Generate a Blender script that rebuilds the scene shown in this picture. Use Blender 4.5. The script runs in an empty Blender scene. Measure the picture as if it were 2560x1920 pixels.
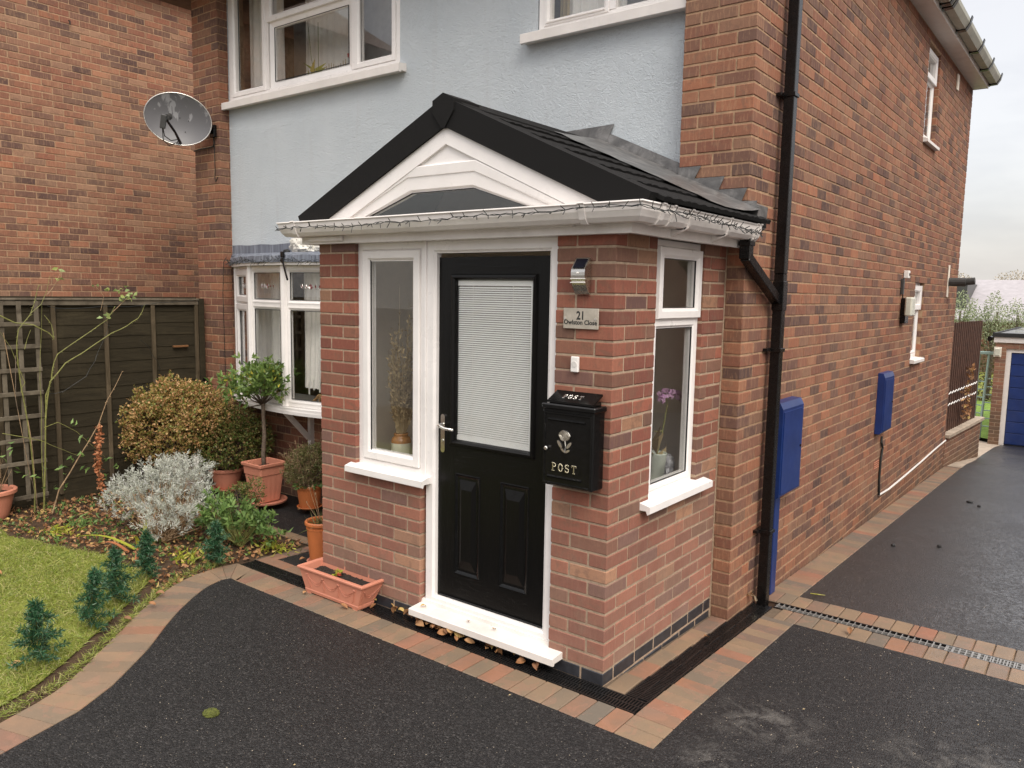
import bpy, bmesh, math, random
import numpy as np
from mathutils import Vector, Matrix

S = bpy.context.scene
COL = S.collection
RND = random.Random(11)
NP = np.random.RandomState(5)
PI = math.pi

# ------------------------------------------------------------------ camera
cam_d = bpy.data.cameras.new('camera')
cam_d.sensor_width = 36.0
cam_d.lens = 36.0 * 1972.35 / 2560.0
cam_d.clip_start = 0.05
cam_d.clip_end = 800
cam = bpy.data.objects.new('camera', cam_d)
COL.objects.link(cam)
CP = Vector((1.89336, -3.25569, 1.94698))
yaw, pit, rol = 0.653956, -0.115678, 0.0169935
fwd = Vector((-math.sin(yaw) * math.cos(pit), math.cos(yaw) * math.cos(pit), math.sin(pit)))
rgt = Vector((math.cos(yaw), math.sin(yaw), 0))
upv = rgt.cross(fwd)
r2 = rgt * math.cos(rol) + upv * math.sin(rol)
u2 = upv * math.cos(rol) - rgt * math.sin(rol)
cam.matrix_world = Matrix(((r2.x, u2.x, -fwd.x, CP.x), (r2.y, u2.y, -fwd.y, CP.y),
                           (r2.z, u2.z, -fwd.z, CP.z), (0, 0, 0, 1)))
S.camera = cam

# ------------------------------------------------------------------ world, sun, exposure
W = bpy.data.worlds.new('World')
S.world = W
W.use_nodes = True
nt = W.node_tree
nt.nodes.clear()
wo = nt.nodes.new('ShaderNodeOutputWorld')
SUN_EL, SUN_AZ = math.radians(48), math.radians(118)      # azimuth clockwise from +Y
sky = nt.nodes.new('ShaderNodeTexSky')
sky.sky_type = 'NISHITA'
sky.sun_disc = False
sky.sun_elevation = SUN_EL
sky.sun_rotation = SUN_AZ
sky.air_density = 1.0
sky.dust_density = 4.0
sky.ozone_density = 1.0
bg1 = nt.nodes.new('ShaderNodeBackground')
bg1.inputs[1].default_value = 0.05
nt.links.new(sky.outputs[0], bg1.inputs[0])
# the overcast layer: pale cloud with soft grey undersides
tc = nt.nodes.new('ShaderNodeTexCoord')
mp = nt.nodes.new('ShaderNodeMapping')
mp.inputs['Scale'].default_value = (1.0, 1.0, 3.2)
nt.links.new(tc.outputs['Generated'], mp.inputs[0])
nz = nt.nodes.new('ShaderNodeTexNoise')
nz.inputs['Scale'].default_value = 3.2
nz.inputs['Detail'].default_value = 5
nz.inputs['Roughness'].default_value = 0.55
nt.links.new(mp.outputs[0], nz.inputs[0])
cr = nt.nodes.new('ShaderNodeValToRGB')
cr.color_ramp.elements[0].position = 0.35
cr.color_ramp.elements[0].color = (0.74, 0.70, 0.68, 1)
cr.color_ramp.elements[1].position = 0.62
cr.color_ramp.elements[1].color = (0.93, 0.88, 0.83, 1)
nt.links.new(nz.outputs[0], cr.inputs[0])
bg2 = nt.nodes.new('ShaderNodeBackground')
bg2.inputs[1].default_value = 0.80
sx = nt.nodes.new('ShaderNodeSeparateXYZ')
nt.links.new(tc.outputs['Generated'], sx.inputs[0])
mr = nt.nodes.new('ShaderNodeMapRange')          # an overcast sky is brightest overhead
mr.inputs[1].default_value = 0.30; mr.inputs[2].default_value = 1.0
mr.inputs[3].default_value = 0.62; mr.inputs[4].default_value = 2.1
nt.links.new(sx.outputs[2], mr.inputs[0])
vm = nt.nodes.new('ShaderNodeVectorMath'); vm.operation = 'SCALE'
nt.links.new(cr.outputs[0], vm.inputs[0]); nt.links.new(mr.outputs[0], vm.inputs['Scale'])
nt.links.new(vm.outputs[0], bg2.inputs[0])
ad = nt.nodes.new('ShaderNodeAddShader')
nt.links.new(bg1.outputs[0], ad.inputs[0])
nt.links.new(bg2.outputs[0], ad.inputs[1])
nt.links.new(ad.outputs[0], wo.inputs[0])

sun_d = bpy.data.lights.new('sun', 'SUN')
sun_d.energy = 1.25
sun_d.angle = math.radians(35)
sun_d.color = (1.0, 0.95, 0.88)
sun = bpy.data.objects.new('sun', sun_d)
COL.objects.link(sun)
sd = Vector((math.sin(SUN_AZ) * math.cos(SUN_EL), math.cos(SUN_AZ) * math.cos(SUN_EL), math.sin(SUN_EL)))
sun.rotation_euler = sd.to_track_quat('Z', 'Y').to_euler()
sun.location = (6, -6, 12)

S.view_settings.view_transform = 'Standard'
S.view_settings.look = 'None'
S.view_settings.exposure = 0.72
S.view_settings.gamma = 1.0
S.view_settings.use_curve_mapping = False

# ------------------------------------------------------------------ object helpers
def tag(o, label=None, cat=None, group=None, kind=None):
    if label: o['label'] = label
    if cat: o['category'] = cat
    if group: o['group'] = group
    if kind: o['kind'] = kind
    return o

def thing(name, label, cat, loc=(0, 0, 0), group=None, rz=0):
    o = bpy.data.objects.new(name, None)
    o.empty_display_size = 0.1
    COL.objects.link(o)
    o.location = loc
    o.rotation_euler = (0, 0, rz)
    return tag(o, label, cat, group)

def base_of(o):
    """world offset of an unrotated parent chain"""
    v = Vector((0, 0, 0))
    while o is not None:
        v += o.location
        o = o.parent
    return v

def link(name, me, parent=None, loc=(0, 0, 0), rot=(0, 0, 0), world=True):
    o = bpy.data.objects.new(name, me)
    COL.objects.link(o)
    if parent is not None:
        o.parent = parent
        o.location = Vector(loc) - base_of(parent) if world else Vector(loc)
    else:
        o.location = loc
    o.rotation_euler = rot
    return o

def rotz(v, a):
    c, s = math.cos(a), math.sin(a)
    return Vector((v[0] * c - v[1] * s, v[0] * s + v[1] * c, v[2]))

class MB:
    def __init__(self):
        self.v = []; self.f = []
    def add(self, vs, fs):
        n = len(self.v)
        self.v += [tuple(p) for p in vs]
        self.f += [tuple(i + n for i in f) for f in fs]
        return self
    def box(self, x0, x1, y0, y1, z0, z1, ch=0):
        if x1 < x0: x0, x1 = x1, x0
        if y1 < y0: y0, y1 = y1, y0
        if z1 < z0: z0, z1 = z1, z0
        c = ((x0 + x1) / 2, (y0 + y1) / 2, (z0 + z1) / 2)
        vs, fs = chbox(x1 - x0, y1 - y0, z1 - z0, ch)
        return self.add([(p[0] + c[0], p[1] + c[1], p[2] + c[2]) for p in vs], fs)
    def obox(self, c, d, M, ch=0):
        vs, fs = chbox(d[0], d[1], d[2], ch)
        c = Vector(c)
        return self.add([c + M @ Vector(p) for p in vs], fs)
    def beam(self, a, b, w, h, up=(0, 0, 1), ch=0):
        a, b = Vector(a), Vector(b)
        t = (b - a); L = t.length; t.normalize()
        u = Vector(up)
        s = t.cross(u)
        if s.length < 1e-5: s = t.cross(Vector((1, 0, 0)))
        s.normalize(); u = s.cross(t)
        M = Matrix((t, s, u)).transposed()
        return self.obox((a + b) / 2, (L, w, h), M, ch)
    def tube(self, pts, r, n=6, closed=False, caps=True):
        pts = [Vector(p) for p in pts]
        m = len(pts)
        rs = r if isinstance(r, (list, tuple)) else [r] * m
        vs = []; prev = None
        for i in range(m):
            if closed: t = pts[(i + 1) % m] - pts[i - 1]
            else: t = pts[min(i + 1, m - 1)] - pts[max(i - 1, 0)]
            if t.length < 1e-9: t = Vector((0, 0, 1))
            t.normalize()
            if prev is None:
                a = Vector((0, 0, 1)) if abs(t.z) < .9 else Vector((1, 0, 0))
                s = t.cross(a).normalized()
            else:
                s = (prev - t * prev.dot(t))
                if s.length < 1e-6: s = t.orthogonal()
                s.normalize()
            prev = s
            q = t.cross(s)
            for k in range(n):
                an = 2 * PI * k / n
                vs.append(pts[i] + (s * math.cos(an) + q * math.sin(an)) * rs[i])
        fs = []
        for i in range(m if closed else m - 1):
            j = (i + 1) % m
            for k in range(n):
                fs.append((i * n + k, i * n + (k + 1) % n, j * n + (k + 1) % n, j * n + k))
        if caps and not closed:
            fs.append(tuple(range(n - 1, -1, -1)))
            fs.append(tuple((m - 1) * n + k for k in range(n)))
        return self.add(vs, fs)
    def lathe(self, prof, c=(0, 0, 0), n=32, a0=0, M=None):
        vs = []
        for (r, z) in prof:
            for k in range(n):
                an = a0 + 2 * PI * k / n
                p = Vector((r * math.cos(an), r * math.sin(an), z))
                if M is not None: p = M @ p
                vs.append((p[0] + c[0], p[1] + c[1], p[2] + c[2]))
        fs = []
        for i in range(len(prof) - 1):
            for k in range(n):
                fs.append((i * n + k, i * n + (k + 1) % n, (i + 1) * n + (k + 1) % n, (i + 1) * n + k))
        return self.add(vs, fs)
    def prism(self, poly, P, n0, n1):
        """poly 2D, mapped by P(u, n, z); extruded between n0 and n1"""
        m = len(poly)
        vs = [P(u, n0, z) for u, z in poly] + [P(u, n1, z) for u, z in poly]
        fs = [tuple(range(m)), tuple(range(2 * m - 1, m - 1, -1))]
        for i in range(m):
            j = (i + 1) % m
            fs.append((i, i + m, j + m, j))
        return self.add(vs, fs)
    def ring(self, poly, prof, P, closed=True):
        """a frame: polygon (ccw) inset by profile (inset, n) points, mitred"""
        m = len(poly)
        vs = []
        for (ins, n) in prof:
            for (u, z) in inset(poly, ins):
                vs.append(P(u, n, z))
        k = len(prof)
        fs = []
        for a in range(k if closed else k - 1):
            b = (a + 1) % k
            for i in range(m):
                j = (i + 1) % m
                fs.append((a * m + i, a * m + j, b * m + j, b * m + i))
        return self.add(vs, fs)
    def mesh(self, name, mat=None, smooth=False, fix=True):
        me = bpy.data.meshes.new(name)
        me.from_pydata([tuple(p) for p in self.v], [], self.f)
        if fix:
            bm = bmesh.new(); bm.from_mesh(me)
            bmesh.ops.recalc_face_normals(bm, faces=bm.faces)
            bm.to_mesh(me); bm.free()
        if smooth: me.shade_smooth()
        if mat is not None:
            me.materials.append(mat)
        return me
    def build(self, name, mat=None, parent=None, smooth=False, kind=None, label=None, fix=True):
        o = link(name, self.mesh(name, mat, smooth, fix), parent)
        if kind: o['kind'] = kind
        if label: o['label'] = label
        return o

def inset(poly, d):
    m = len(poly)
    if abs(d) < 1e-9: return list(poly)
    out = []
    area = sum(poly[i][0] * poly[(i + 1) % m][1] - poly[(i + 1) % m][0] * poly[i][1] for i in range(m))
    sg = 1 if area > 0 else -1
    for i in range(m):
        p0, p1, p2 = poly[i - 1], poly[i], poly[(i + 1) % m]
        e1 = Vector((p1[0] - p0[0], p1[1] - p0[1])).normalized()
        e2 = Vector((p2[0] - p1[0], p2[1] - p1[1])).normalized()
        n1 = Vector((-e1.y, e1.x)) * sg
        n2 = Vector((-e2.y, e2.x)) * sg
        b = (n1 + n2)
        k = d / max(0.2, (1 + n1.dot(n2)))
        out.append((p1[0] + b.x * k, p1[1] + b.y * k))
    return out

_cb = {}
def chbox(w, d, h, ch=0):
    key = (round(w, 4), round(d, 4), round(h, 4), ch)
    if key in _cb: return _cb[key]
    x, y, z = w / 2, d / 2, h / 2
    if ch <= 0:
        vs = [(-x, -y, -z), (x, -y, -z), (x, y, -z), (-x, y, -z), (-x, -y, z), (x, -y, z), (x, y, z), (-x, y, z)]
        fs = [(0, 3, 2, 1), (4, 5, 6, 7), (0, 1, 5, 4), (1, 2, 6, 5), (2, 3, 7, 6), (3, 0, 4, 7)]
    else:
        c = min(ch, x * .45, y * .45, z * .45)
        vs = []; idx = {}
        for sx in (-1, 1):
            for sy in (-1, 1):
                for sz in (-1, 1):
                    for a in range(3):
                        p = [sx * x, sy * y, sz * z]
                        for b in range(3):
                            if b != a: p[b] -= (sx, sy, sz)[b] * c
                        idx[(sx, sy, sz, a)] = len(vs)
                        vs.append(tuple(p))
        fs = []
        for a in range(3):
            o1, o2 = [i for i in range(3) if i != a]
            for s in (-1, 1):
                q = []
                for (i, j) in ((-1, -1), (1, -1), (1, 1), (-1, 1)):
                    k = [0, 0, 0]; k[a] = s; k[o1] = i; k[o2] = j
                    q.append(idx[(k[0], k[1], k[2], a)])
                fs.append(orient(vs, q))
        for a in range(3):   # edges along axis a
            o1, o2 = [i for i in range(3) if i != a]
            for i in (-1, 1):
                for j in (-1, 1):
                    k0 = [0, 0, 0]; k0[o1] = i; k0[o2] = j; k1 = list(k0)
                    k0[a] = -1; k1[a] = 1
                    q = [idx[(*k0, o1)], idx[(*k1, o1)], idx[(*k1, o2)], idx[(*k0, o2)]]
                    fs.append(orient(vs, q))
        for sx in (-1, 1):
            for sy in (-1, 1):
                for sz in (-1, 1):
                    fs.append(orient(vs, [idx[(sx, sy, sz, a)] for a in range(3)]))
    _cb[key] = (vs, fs)
    return vs, fs

def orient(vs, q):
    a, b, c = (Vector(vs[q[i]]) for i in range(3))
    n = (b - a).cross(c - a)
    ctr = sum((Vector(vs[i]) for i in q), Vector()) / len(q)
    return tuple(q) if n.dot(ctr) > 0 else tuple(reversed(q))

# ------------------------------------------------------------------ materials
def srgb(r, g, b):
    f = lambda c: (c / 255 / 12.92) if c / 255 <= .04045 else ((c / 255 + .055) / 1.055) ** 2.4
    return (f(r), f(g), f(b))

class Mat:
    """small wrapper for building node materials"""
    def __init__(self, name):
        self.m = bpy.data.materials.new(name)
        self.m.use_nodes = True
        self.nt = self.m.node_tree
        self.b = self.nt.nodes['Principled BSDF']
    def n(self, t, **kw):
        nd = self.nt.nodes.new('ShaderNode' + t)
        for k, v in kw.items():
            if hasattr(nd, k): setattr(nd, k, v)
            else:
                nd.inputs[k.replace('_', ' ')].default_value = v
        return nd
    def l(self, a, b):
        self.nt.links.new(a, b)
    def pos(self, obj=False):
        if obj:
            return self.n('TexCoord').outputs['Object']
        return self.n('NewGeometry').outputs['Position']
    def noise(self, scale, detail=3, rough=.5, vec=None, stretch=None, dist=0):
        v = vec if vec is not None else self.pos()
        if stretch is not None:
            mpn = self.n('Mapping'); mpn.inputs['Scale'].default_value = stretch
            self.l(v, mpn.inputs[0]); v = mpn.outputs[0]
        nd = self.n('TexNoise')
        nd.inputs['Scale'].default_value = scale
        nd.inputs['Detail'].default_value = detail
        nd.inputs['Roughness'].default_value = rough
        nd.inputs['Distortion'].default_value = dist
        self.l(v, nd.inputs['Vector'])
        return nd.outputs[0]
    def ramp(self, fac, stops, interp='LINEAR'):
        r = self.n('ValToRGB')
        cr = r.color_ramp
        cr.interpolation = interp
        while len(cr.elements) > 1: cr.elements.remove(cr.elements[-1])
        cr.elements[0].position = stops[0][0]
        cr.elements[0].color = (*stops[0][1], 1)
        for p, c in stops[1:]:
            e = cr.elements.new(p); e.color = (*c, 1)
        self.l(fac, r.inputs[0])
        return r.outputs[0]
    def mix(self, fac, a, b, mode='MIX'):
        x = self.n('Mix'); x.data_type = 'RGBA'; x.blend_type = mode
        for s, v in ((x.inputs[0], fac), (x.inputs[6], a), (x.inputs[7], b)):
            if isinstance(v, (int, float)): s.default_value = v
            elif isinstance(v, tuple): s.default_value = (*v, 1)
            else: self.l(v, s)
        return x.outputs[2]
    def math(self, op, a, b=0.0):
        x = self.n('Math'); x.operation = op
        for s, v in ((x.inputs[0], a), (x.inputs[1], b)):
            if isinstance(v, (int, float)): s.default_value = v
            else: self.l(v, s)
        return x.outputs[0]
    def rnd(self):
        """random per object plus random per mesh island"""
        a = self.n('ObjectInfo').outputs['Random']
        b = self.n('NewGeometry').outputs['Random Per Island']
        return self.math('FRACT', self.math('ADD', self.math('MULTIPLY', a, 3.17), self.math('MULTIPLY', b, 7.31)))
    def bump(self, h, strength=.5, dist=.002, prev=None):
        x = self.n('Bump')
        x.inputs['Strength'].default_value = strength
        x.inputs['Distance'].default_value = dist
        self.l(h, x.inputs['Height'])
        if prev is not None: self.l(prev, x.inputs['Normal'])
        self.l(x.outputs[0], self.b.inputs['Normal'])
        return x.outputs[0]
    def col(self, c):
        if isinstance(c, tuple): self.b.inputs['Base Color'].default_value = (*c, 1)
        else: self.l(c, self.b.inputs['Base Color'])
        return self
    def set(self, rough=None, metal=None, spec=None, coat=None, coatr=None):
        for k, v in (('Roughness', rough), ('Metallic', metal), ('Specular IOR Level', spec), ('Coat Weight', coat), ('Coat Roughness', coatr)):
            if v is None: continue
            if isinstance(v, (int, float)): self.b.inputs[k].default_value = v
            else: self.l(v, self.b.inputs[k])
        return self

def plain(name, c, rough=.5, metal=0, var=.12, vs=14, bs=None, bst=.3, bd=.001, spec=.5, grime=0):
    m = Mat(name)
    n = m.noise(vs, 4, .6)
    lo = tuple(x * (1 - var) for x in c); hi = tuple(min(1, x * (1 + var)) for x in c)
    cc = m.ramp(n, [(.3, lo), (.7, hi)])
    if grime:
        g = m.noise(3.5, 6, .7)
        g2 = m.ramp(g, [(.5, (0, 0, 0)), (.75, (1, 1, 1))])
        cc = m.mix(m.math('MULTIPLY', g2, grime), cc, (.16, .14, .10))
    m.col(cc).set(rough=m.math('ADD', m.math('MULTIPLY', m.noise(vs * 2.3, 3), .16), rough - .08), metal=metal, spec=spec)
    if bs: m.bump(m.noise(bs, 3), bst, bd)
    return m.m

def brick_mat(name, stops, streak=.5, pale=.0, rough=.85, wear=.35, bump=.6):
    m = Mat(name)
    r = m.rnd()
    base = m.ramp(r, stops, 'CONSTANT')
    r2_ = m.math('FRACT', m.math('MULTIPLY', r, 13.7))
    base = m.mix(1.0, base, m.ramp(r2_, [(0, (.78, .78, .80)), (1, (1.22, 1.18, 1.14))]), 'MULTIPLY')
    ng = m.noise(55, 4, .65)
    base = m.mix(m.math('MULTIPLY', ng, .75), base, m.mix(.6, base, (.05, .026, .022)))
    pt = m.noise(11, 4, .6, dist=1.0)
    base = m.mix(m.ramp(pt, [(.52, (0, 0, 0)), (.62, (.50, .50, .50))]), base, (.16, .085, .055))
    st = m.noise(40, 3, .6, stretch=(1.6, 1.6, .25))
    base = m.mix(m.math('MULTIPLY', m.math('GREATER_THAN', st, .56), streak * .30), base, (.46, .27, .15))
    big = m.noise(1.3, 5, .65)
    bigr = m.ramp(big, [(.42, (0, 0, 0)), (.68, (1, 1, 1))])
    base = m.mix(m.math('MULTIPLY', bigr, wear * .55), base, (.40, .25, .15))
    base = m.mix(.12, base, (.19, .14, .115))
    sp = m.noise(160, 2, .5)
    base = m.mix(m.math('MULTIPLY', m.math('GREATER_THAN', sp, .66), .35), base, (.09, .05, .045))
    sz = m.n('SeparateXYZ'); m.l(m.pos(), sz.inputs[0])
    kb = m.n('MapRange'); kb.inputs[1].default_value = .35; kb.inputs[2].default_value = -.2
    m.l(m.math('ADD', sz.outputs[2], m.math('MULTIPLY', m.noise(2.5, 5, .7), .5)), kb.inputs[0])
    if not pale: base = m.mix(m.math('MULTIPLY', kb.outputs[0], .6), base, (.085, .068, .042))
    if pale:
        sep = m.n('SeparateXYZ'); m.l(m.pos(), sep.inputs[0])
        k = m.n('MapRange'); k.inputs[1].default_value = 1.2; k.inputs[2].default_value = .1
        m.l(sep.outputs[2], k.inputs[0])
        pn = m.noise(7, 5, .7)
        base = m.mix(m.math('MULTIPLY', m.math('MULTIPLY', k.outputs[0], pn), pale), base, (.50, .33, .25))
    m.col(base).set(rough=rough, spec=.3)
    b1 = m.bump(m.noise(230, 3, .6), bump * .6, .0012)
    m.bump(m.noise(60, 3, .6, stretch=(1, 1, .35)), bump, .003, b1)
    return m.m

M = {}
M['brick_new'] = brick_mat('porch_brick', [(0, (.27, .082, .052)), (.16, (.315, .102, .063)), (.34, (.235, .074, .049)),
                                            (.5, (.33, .118, .072)), (.66, (.26, .108, .068)), (.78, (.20, .10, .068)),
                                            (.88, (.17, .085, .072)), (.94, (.40, .21, .12)), (1, (.33, .105, .07))],
                           streak=.25, pale=.42, wear=.20)
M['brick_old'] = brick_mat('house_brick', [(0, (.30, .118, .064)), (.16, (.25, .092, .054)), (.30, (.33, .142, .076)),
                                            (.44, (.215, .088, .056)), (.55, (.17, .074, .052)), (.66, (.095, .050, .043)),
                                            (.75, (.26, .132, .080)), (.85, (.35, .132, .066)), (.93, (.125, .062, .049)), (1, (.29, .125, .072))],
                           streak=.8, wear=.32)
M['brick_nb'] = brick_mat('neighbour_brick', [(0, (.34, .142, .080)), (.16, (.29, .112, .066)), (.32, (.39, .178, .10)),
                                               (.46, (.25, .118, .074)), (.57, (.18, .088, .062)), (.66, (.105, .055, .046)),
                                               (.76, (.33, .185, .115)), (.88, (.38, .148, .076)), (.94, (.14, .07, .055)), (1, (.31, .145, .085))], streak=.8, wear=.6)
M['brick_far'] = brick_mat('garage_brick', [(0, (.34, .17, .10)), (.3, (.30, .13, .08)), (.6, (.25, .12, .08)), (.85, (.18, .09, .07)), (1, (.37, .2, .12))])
M['mortar'] = plain('mortar', (.37, .275, .195), .95, var=.22, vs=30, bs=180, bst=.7, bd=.002, spec=.2)
M['mortar_old'] = plain('old_mortar', (.36, .235, .145), .95, var=.25, vs=20, bs=180, bst=.7, bd=.002, spec=.2)
M['blue_brick'] = plain('engineering_brick', (.030, .031, .036), .42, var=.35, vs=18, bs=120, bst=.5, bd=.001)
M['upvc'] = plain('white_upvc', (.83, .80, .77), .30, var=.04, vs=5, grime=.07)
M['upvc_dirty'] = plain('weathered_upvc', (.76, .72, .67), .42, var=.05, vs=6, grime=.25)
M['gutter'] = plain('porch_gutter_plastic', (.78, .74, .70), .34, var=.05, vs=9, grime=.22)
M['black_plastic'] = plain('black_plastic', (.006, .0055, .0055), .26, var=.3, vs=30, bs=60, bst=.25, bd=.001, spec=.3)
M['black_drain'] = plain('drain_plastic', (.012, .0115, .0115), .26, var=.3, vs=25)
M['rubber'] = plain('black_gasket', (.015, .015, .015), .6)
M['iron'] = plain('black_cast_metal', (.005, .005, .005), .22, var=.3, vs=40, bs=70, bst=.45, bd=.0012, spec=.3)
M['chrome'] = plain('chrome', (.78, .76, .72), .14, metal=1, var=.05)
M['galv'] = plain('galvanised_grating', (.30, .295, .28), .35, metal=.35, var=.15)
M['steel'] = plain('brushed_steel', (.62, .60, .56), .27, metal=1, var=.06, bs=140, bst=.08)
M['silver'] = plain('bright_silver', (.85, .83, .78), .2, metal=1, var=.05)
M['blue_paint'] = plain('blue_paint', (.010, .030, .135), .36, var=.16, vs=6, grime=.10)
M['white_paint'] = plain('white_paint', (.74, .70, .66), .5, var=.06, grime=.2)
M['wood_dark'] = plain('dark_stained_wood', (.075, .035, .022), .7, var=.4, vs=20, bs=60)
M['terra'] = plain('terracotta_plastic', (.50, .205, .125), .55, var=.12, vs=8, bs=150, bst=.2, grime=.14)
M['terra_orange'] = plain('orange_plastic', (.52, .16, .05), .42, var=.08, vs=10, grime=.10)
M['terra_pink'] = plain('pink_terracotta', (.56, .225, .145), .5, var=.1, vs=7, bs=120, bst=.2, grime=.08)
M['pot_grey'] = plain('stone_grey_pot', (.28, .22, .18), .7, var=.25, vs=8, grime=.3)
M['compost'] = plain('compost', (.022, .014, .010), .95, var=.6, vs=60, bs=110, bst=1, bd=.01)
M['cream'] = plain('cream_plaster', (.78, .71, .60), .8, var=.04)
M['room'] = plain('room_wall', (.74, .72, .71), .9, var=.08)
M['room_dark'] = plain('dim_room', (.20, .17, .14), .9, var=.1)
M['curtain'] = plain('net_curtain', (.86, .83, .78), .9, var=.06)
M['blind'] = plain('blind_slat', (.90, .90, .87), .5, var=.03)
M['stem'] = plain('green_stem', (.19, .19, .055), .6, var=.35, vs=30)
M['bark'] = plain('bark', (.14, .105, .075), .85, var=.4, vs=50, bs=80, bst=.6, bd=.003)
M['twig'] = plain('dry_twig', (.30, .20, .11), .8, var=.35, vs=30)
M['white'] = plain('white_plastic', (.80, .78, .74), .4, var=.03)
M['cord'] = plain('dark_cable', (.012, .014, .012), .5)
M['concrete'] = plain('concrete', (.36, .29, .22), .85, var=.25, vs=6, bs=70, bst=.5, bd=.003, grime=.3)
M['moss'] = plain('moss', (.075, .085, .012), .95, var=.5, vs=60, bs=160, bst=1, bd=.006)
M['far_roof'] = plain('grey_roof', (.33, .31, .32), .7, var=.12, vs=4, bs=9)
M['mint'] = plain('mint_paint', (.36, .52, .46), .5, var=.1)
M['dark_grey'] = plain('dark_grey_metal', (.05, .05, .048), .45, var=.2)
M['brown_glaze'] = plain('brown_glaze', (.34, .16, .05), .25, var=.15)
M['cream_glaze'] = plain('cream_glaze', (.62, .60, .46), .3, var=.06)
M['candle'] = plain('candle_white', (.75, .74, .68), .5, var=.04)
M['pine'] = plain('pine_wood', (.36, .22, .10), .6, var=.2, vs=20)
M['plastic_bag'] = plain('crumpled_bag', (.62, .60, .54), .5, var=.15, vs=10)
M['grey_bag'] = plain('grey_crumpled_plastic', (.33, .33, .35), .4, var=.3, vs=14)

# glass: clear with a fresnel reflection
def glass_mat(name, tint=(.985, .99, .985), boost=1.0):
    m = Mat(name)
    nt_ = m.nt
    nt_.nodes.remove(m.b)
    out = [n for n in nt_.nodes if n.type == 'OUTPUT_MATERIAL'][0]
    tr = m.n('BsdfTransparent'); tr.inputs[0].default_value = (*tint, 1)
    gl = m.n('BsdfGlossy'); gl.inputs['Roughness'].default_value = .015
    ge = m.n('NewGeometry')
    dt = m.n('VectorMath'); dt.operation = 'DOT_PRODUCT'
    m.l(ge.outputs['Normal'], dt.inputs[0]); m.l(ge.outputs['Incoming'], dt.inputs[1])
    c1 = m.math('SUBTRACT', 1.0, m.math('ABSOLUTE', dt.outputs['Value']))
    fr = m.math('ADD', m.math('MULTIPLY', m.math('POWER', c1, 5.0), .96), .04)
    mx = m.n('MixShader')
    k = m.math('MULTIPLY', fr, boost)
    m.l(k, mx.inputs[0]); m.l(tr.outputs[0], mx.inputs[1]); m.l(gl.outputs[0], mx.inputs[2])
    m.l(mx.outputs[0], out.inputs[0])
    return m.m
M['glass'] = glass_mat('window_glass', boost=1.7)

# black grained door skin
m = Mat('black_door_skin')
g = m.noise(26, 5, .6, stretch=(1.0, 1.0, .10), dist=.6)
m.col((.0045, .0043, .004)).set(rough=.30, spec=.22)
m.bump(m.math('FRACT', m.math('MULTIPLY', g, 7.0)), .35, .0009)
M['door_black'] = m.m
m = Mat('black_door_rail')
g = m.noise(26, 5, .6, stretch=(.10, 1.0, 1.0), dist=.6)
m.col((.0045, .0043, .004)).set(rough=.30, spec=.22)
m.bump(m.math('FRACT', m.math('MULTIPLY', g, 7.0)), .35, .0009)
M['door_rail'] = m.m

# pale blue render
m = Mat('pale_blue_render')
n1 = m.noise(2.2, 5, .6)
c = m.ramp(n1, [(.3, (.52, .570, .600)), (.7, (.57, .615, .64))])
st = m.noise(5, 5, .7, stretch=(1.6, 1.6, .12))
c = m.mix(m.math('MULTIPLY', m.ramp(st, [(.56, (0, 0, 0)), (.75, (1, 1, 1))]), .16), c, (.40, .36, .34))
m.col(c).set(rough=.85, spec=.25)
m.bump(m.noise(62, 3, .55, dist=1.4), 1.0, .011)
M['render'] = m.m

# granular black roof
m = Mat('black_roof_granules')
n1 = m.noise(420, 2, .7)
m.col(m.ramp(n1, [(.35, (.004, .004, .004)), (.62, (.012, .0115, .011)), (.8, (.045, .042, .040))])).set(rough=.8, spec=.2)
m.bump(n1, .8, .0015)
M['roof_black'] = m.m

# lead
m = Mat('lead')
n1 = m.noise(7, 6, .7, dist=1.2)
n2 = m.noise(14, 4, .6, stretch=(1.6, 1.6, .3))
c = m.ramp(n1, [(.28, (.10, .10, .102)), (.5, (.17, .168, .165)), (.72, (.34, .33, .32))])
c = m.mix(m.math('MULTIPLY', n2, .3), c, (.08, .075, .065))
m.col(c).set(rough=.42, metal=.45)
m.bump(m.noise(18, 4, .6), .5, .006)
M['lead'] = m.m
m = Mat('blue_grey_lead')
n2 = m.noise(16, 4, .6, stretch=(2.2, 2.2, .15))
c = m.ramp(n2, [(.3, (.10, .115, .145)), (.55, (.19, .21, .25)), (.75, (.34, .37, .42))])
m.col(c).set(rough=.6, metal=.2)
m.bump(m.noise(20, 4, .6), .5, .005)
M['lead_blue'] = m.m

# satellite dish face
m = Mat('dish_paint')
n1 = m.noise(9, 5, .55, vec=m.pos(True), stretch=(1.5, .7, 1), dist=.7)
sepd = m.n('SeparateXYZ'); m.l(m.pos(True), sepd.inputs[0])
g1 = m.math('ADD', n1, m.math('MULTIPLY', sepd.outputs[1], .55))
c = m.mix(m.ramp(g1, [(.60, (0, 0, 0)), (.64, (1, 1, 1))]), (.115, .113, .118), (.25, .25, .255))
m.col(c).set(rough=.42)
M['dish'] = m.m

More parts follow.
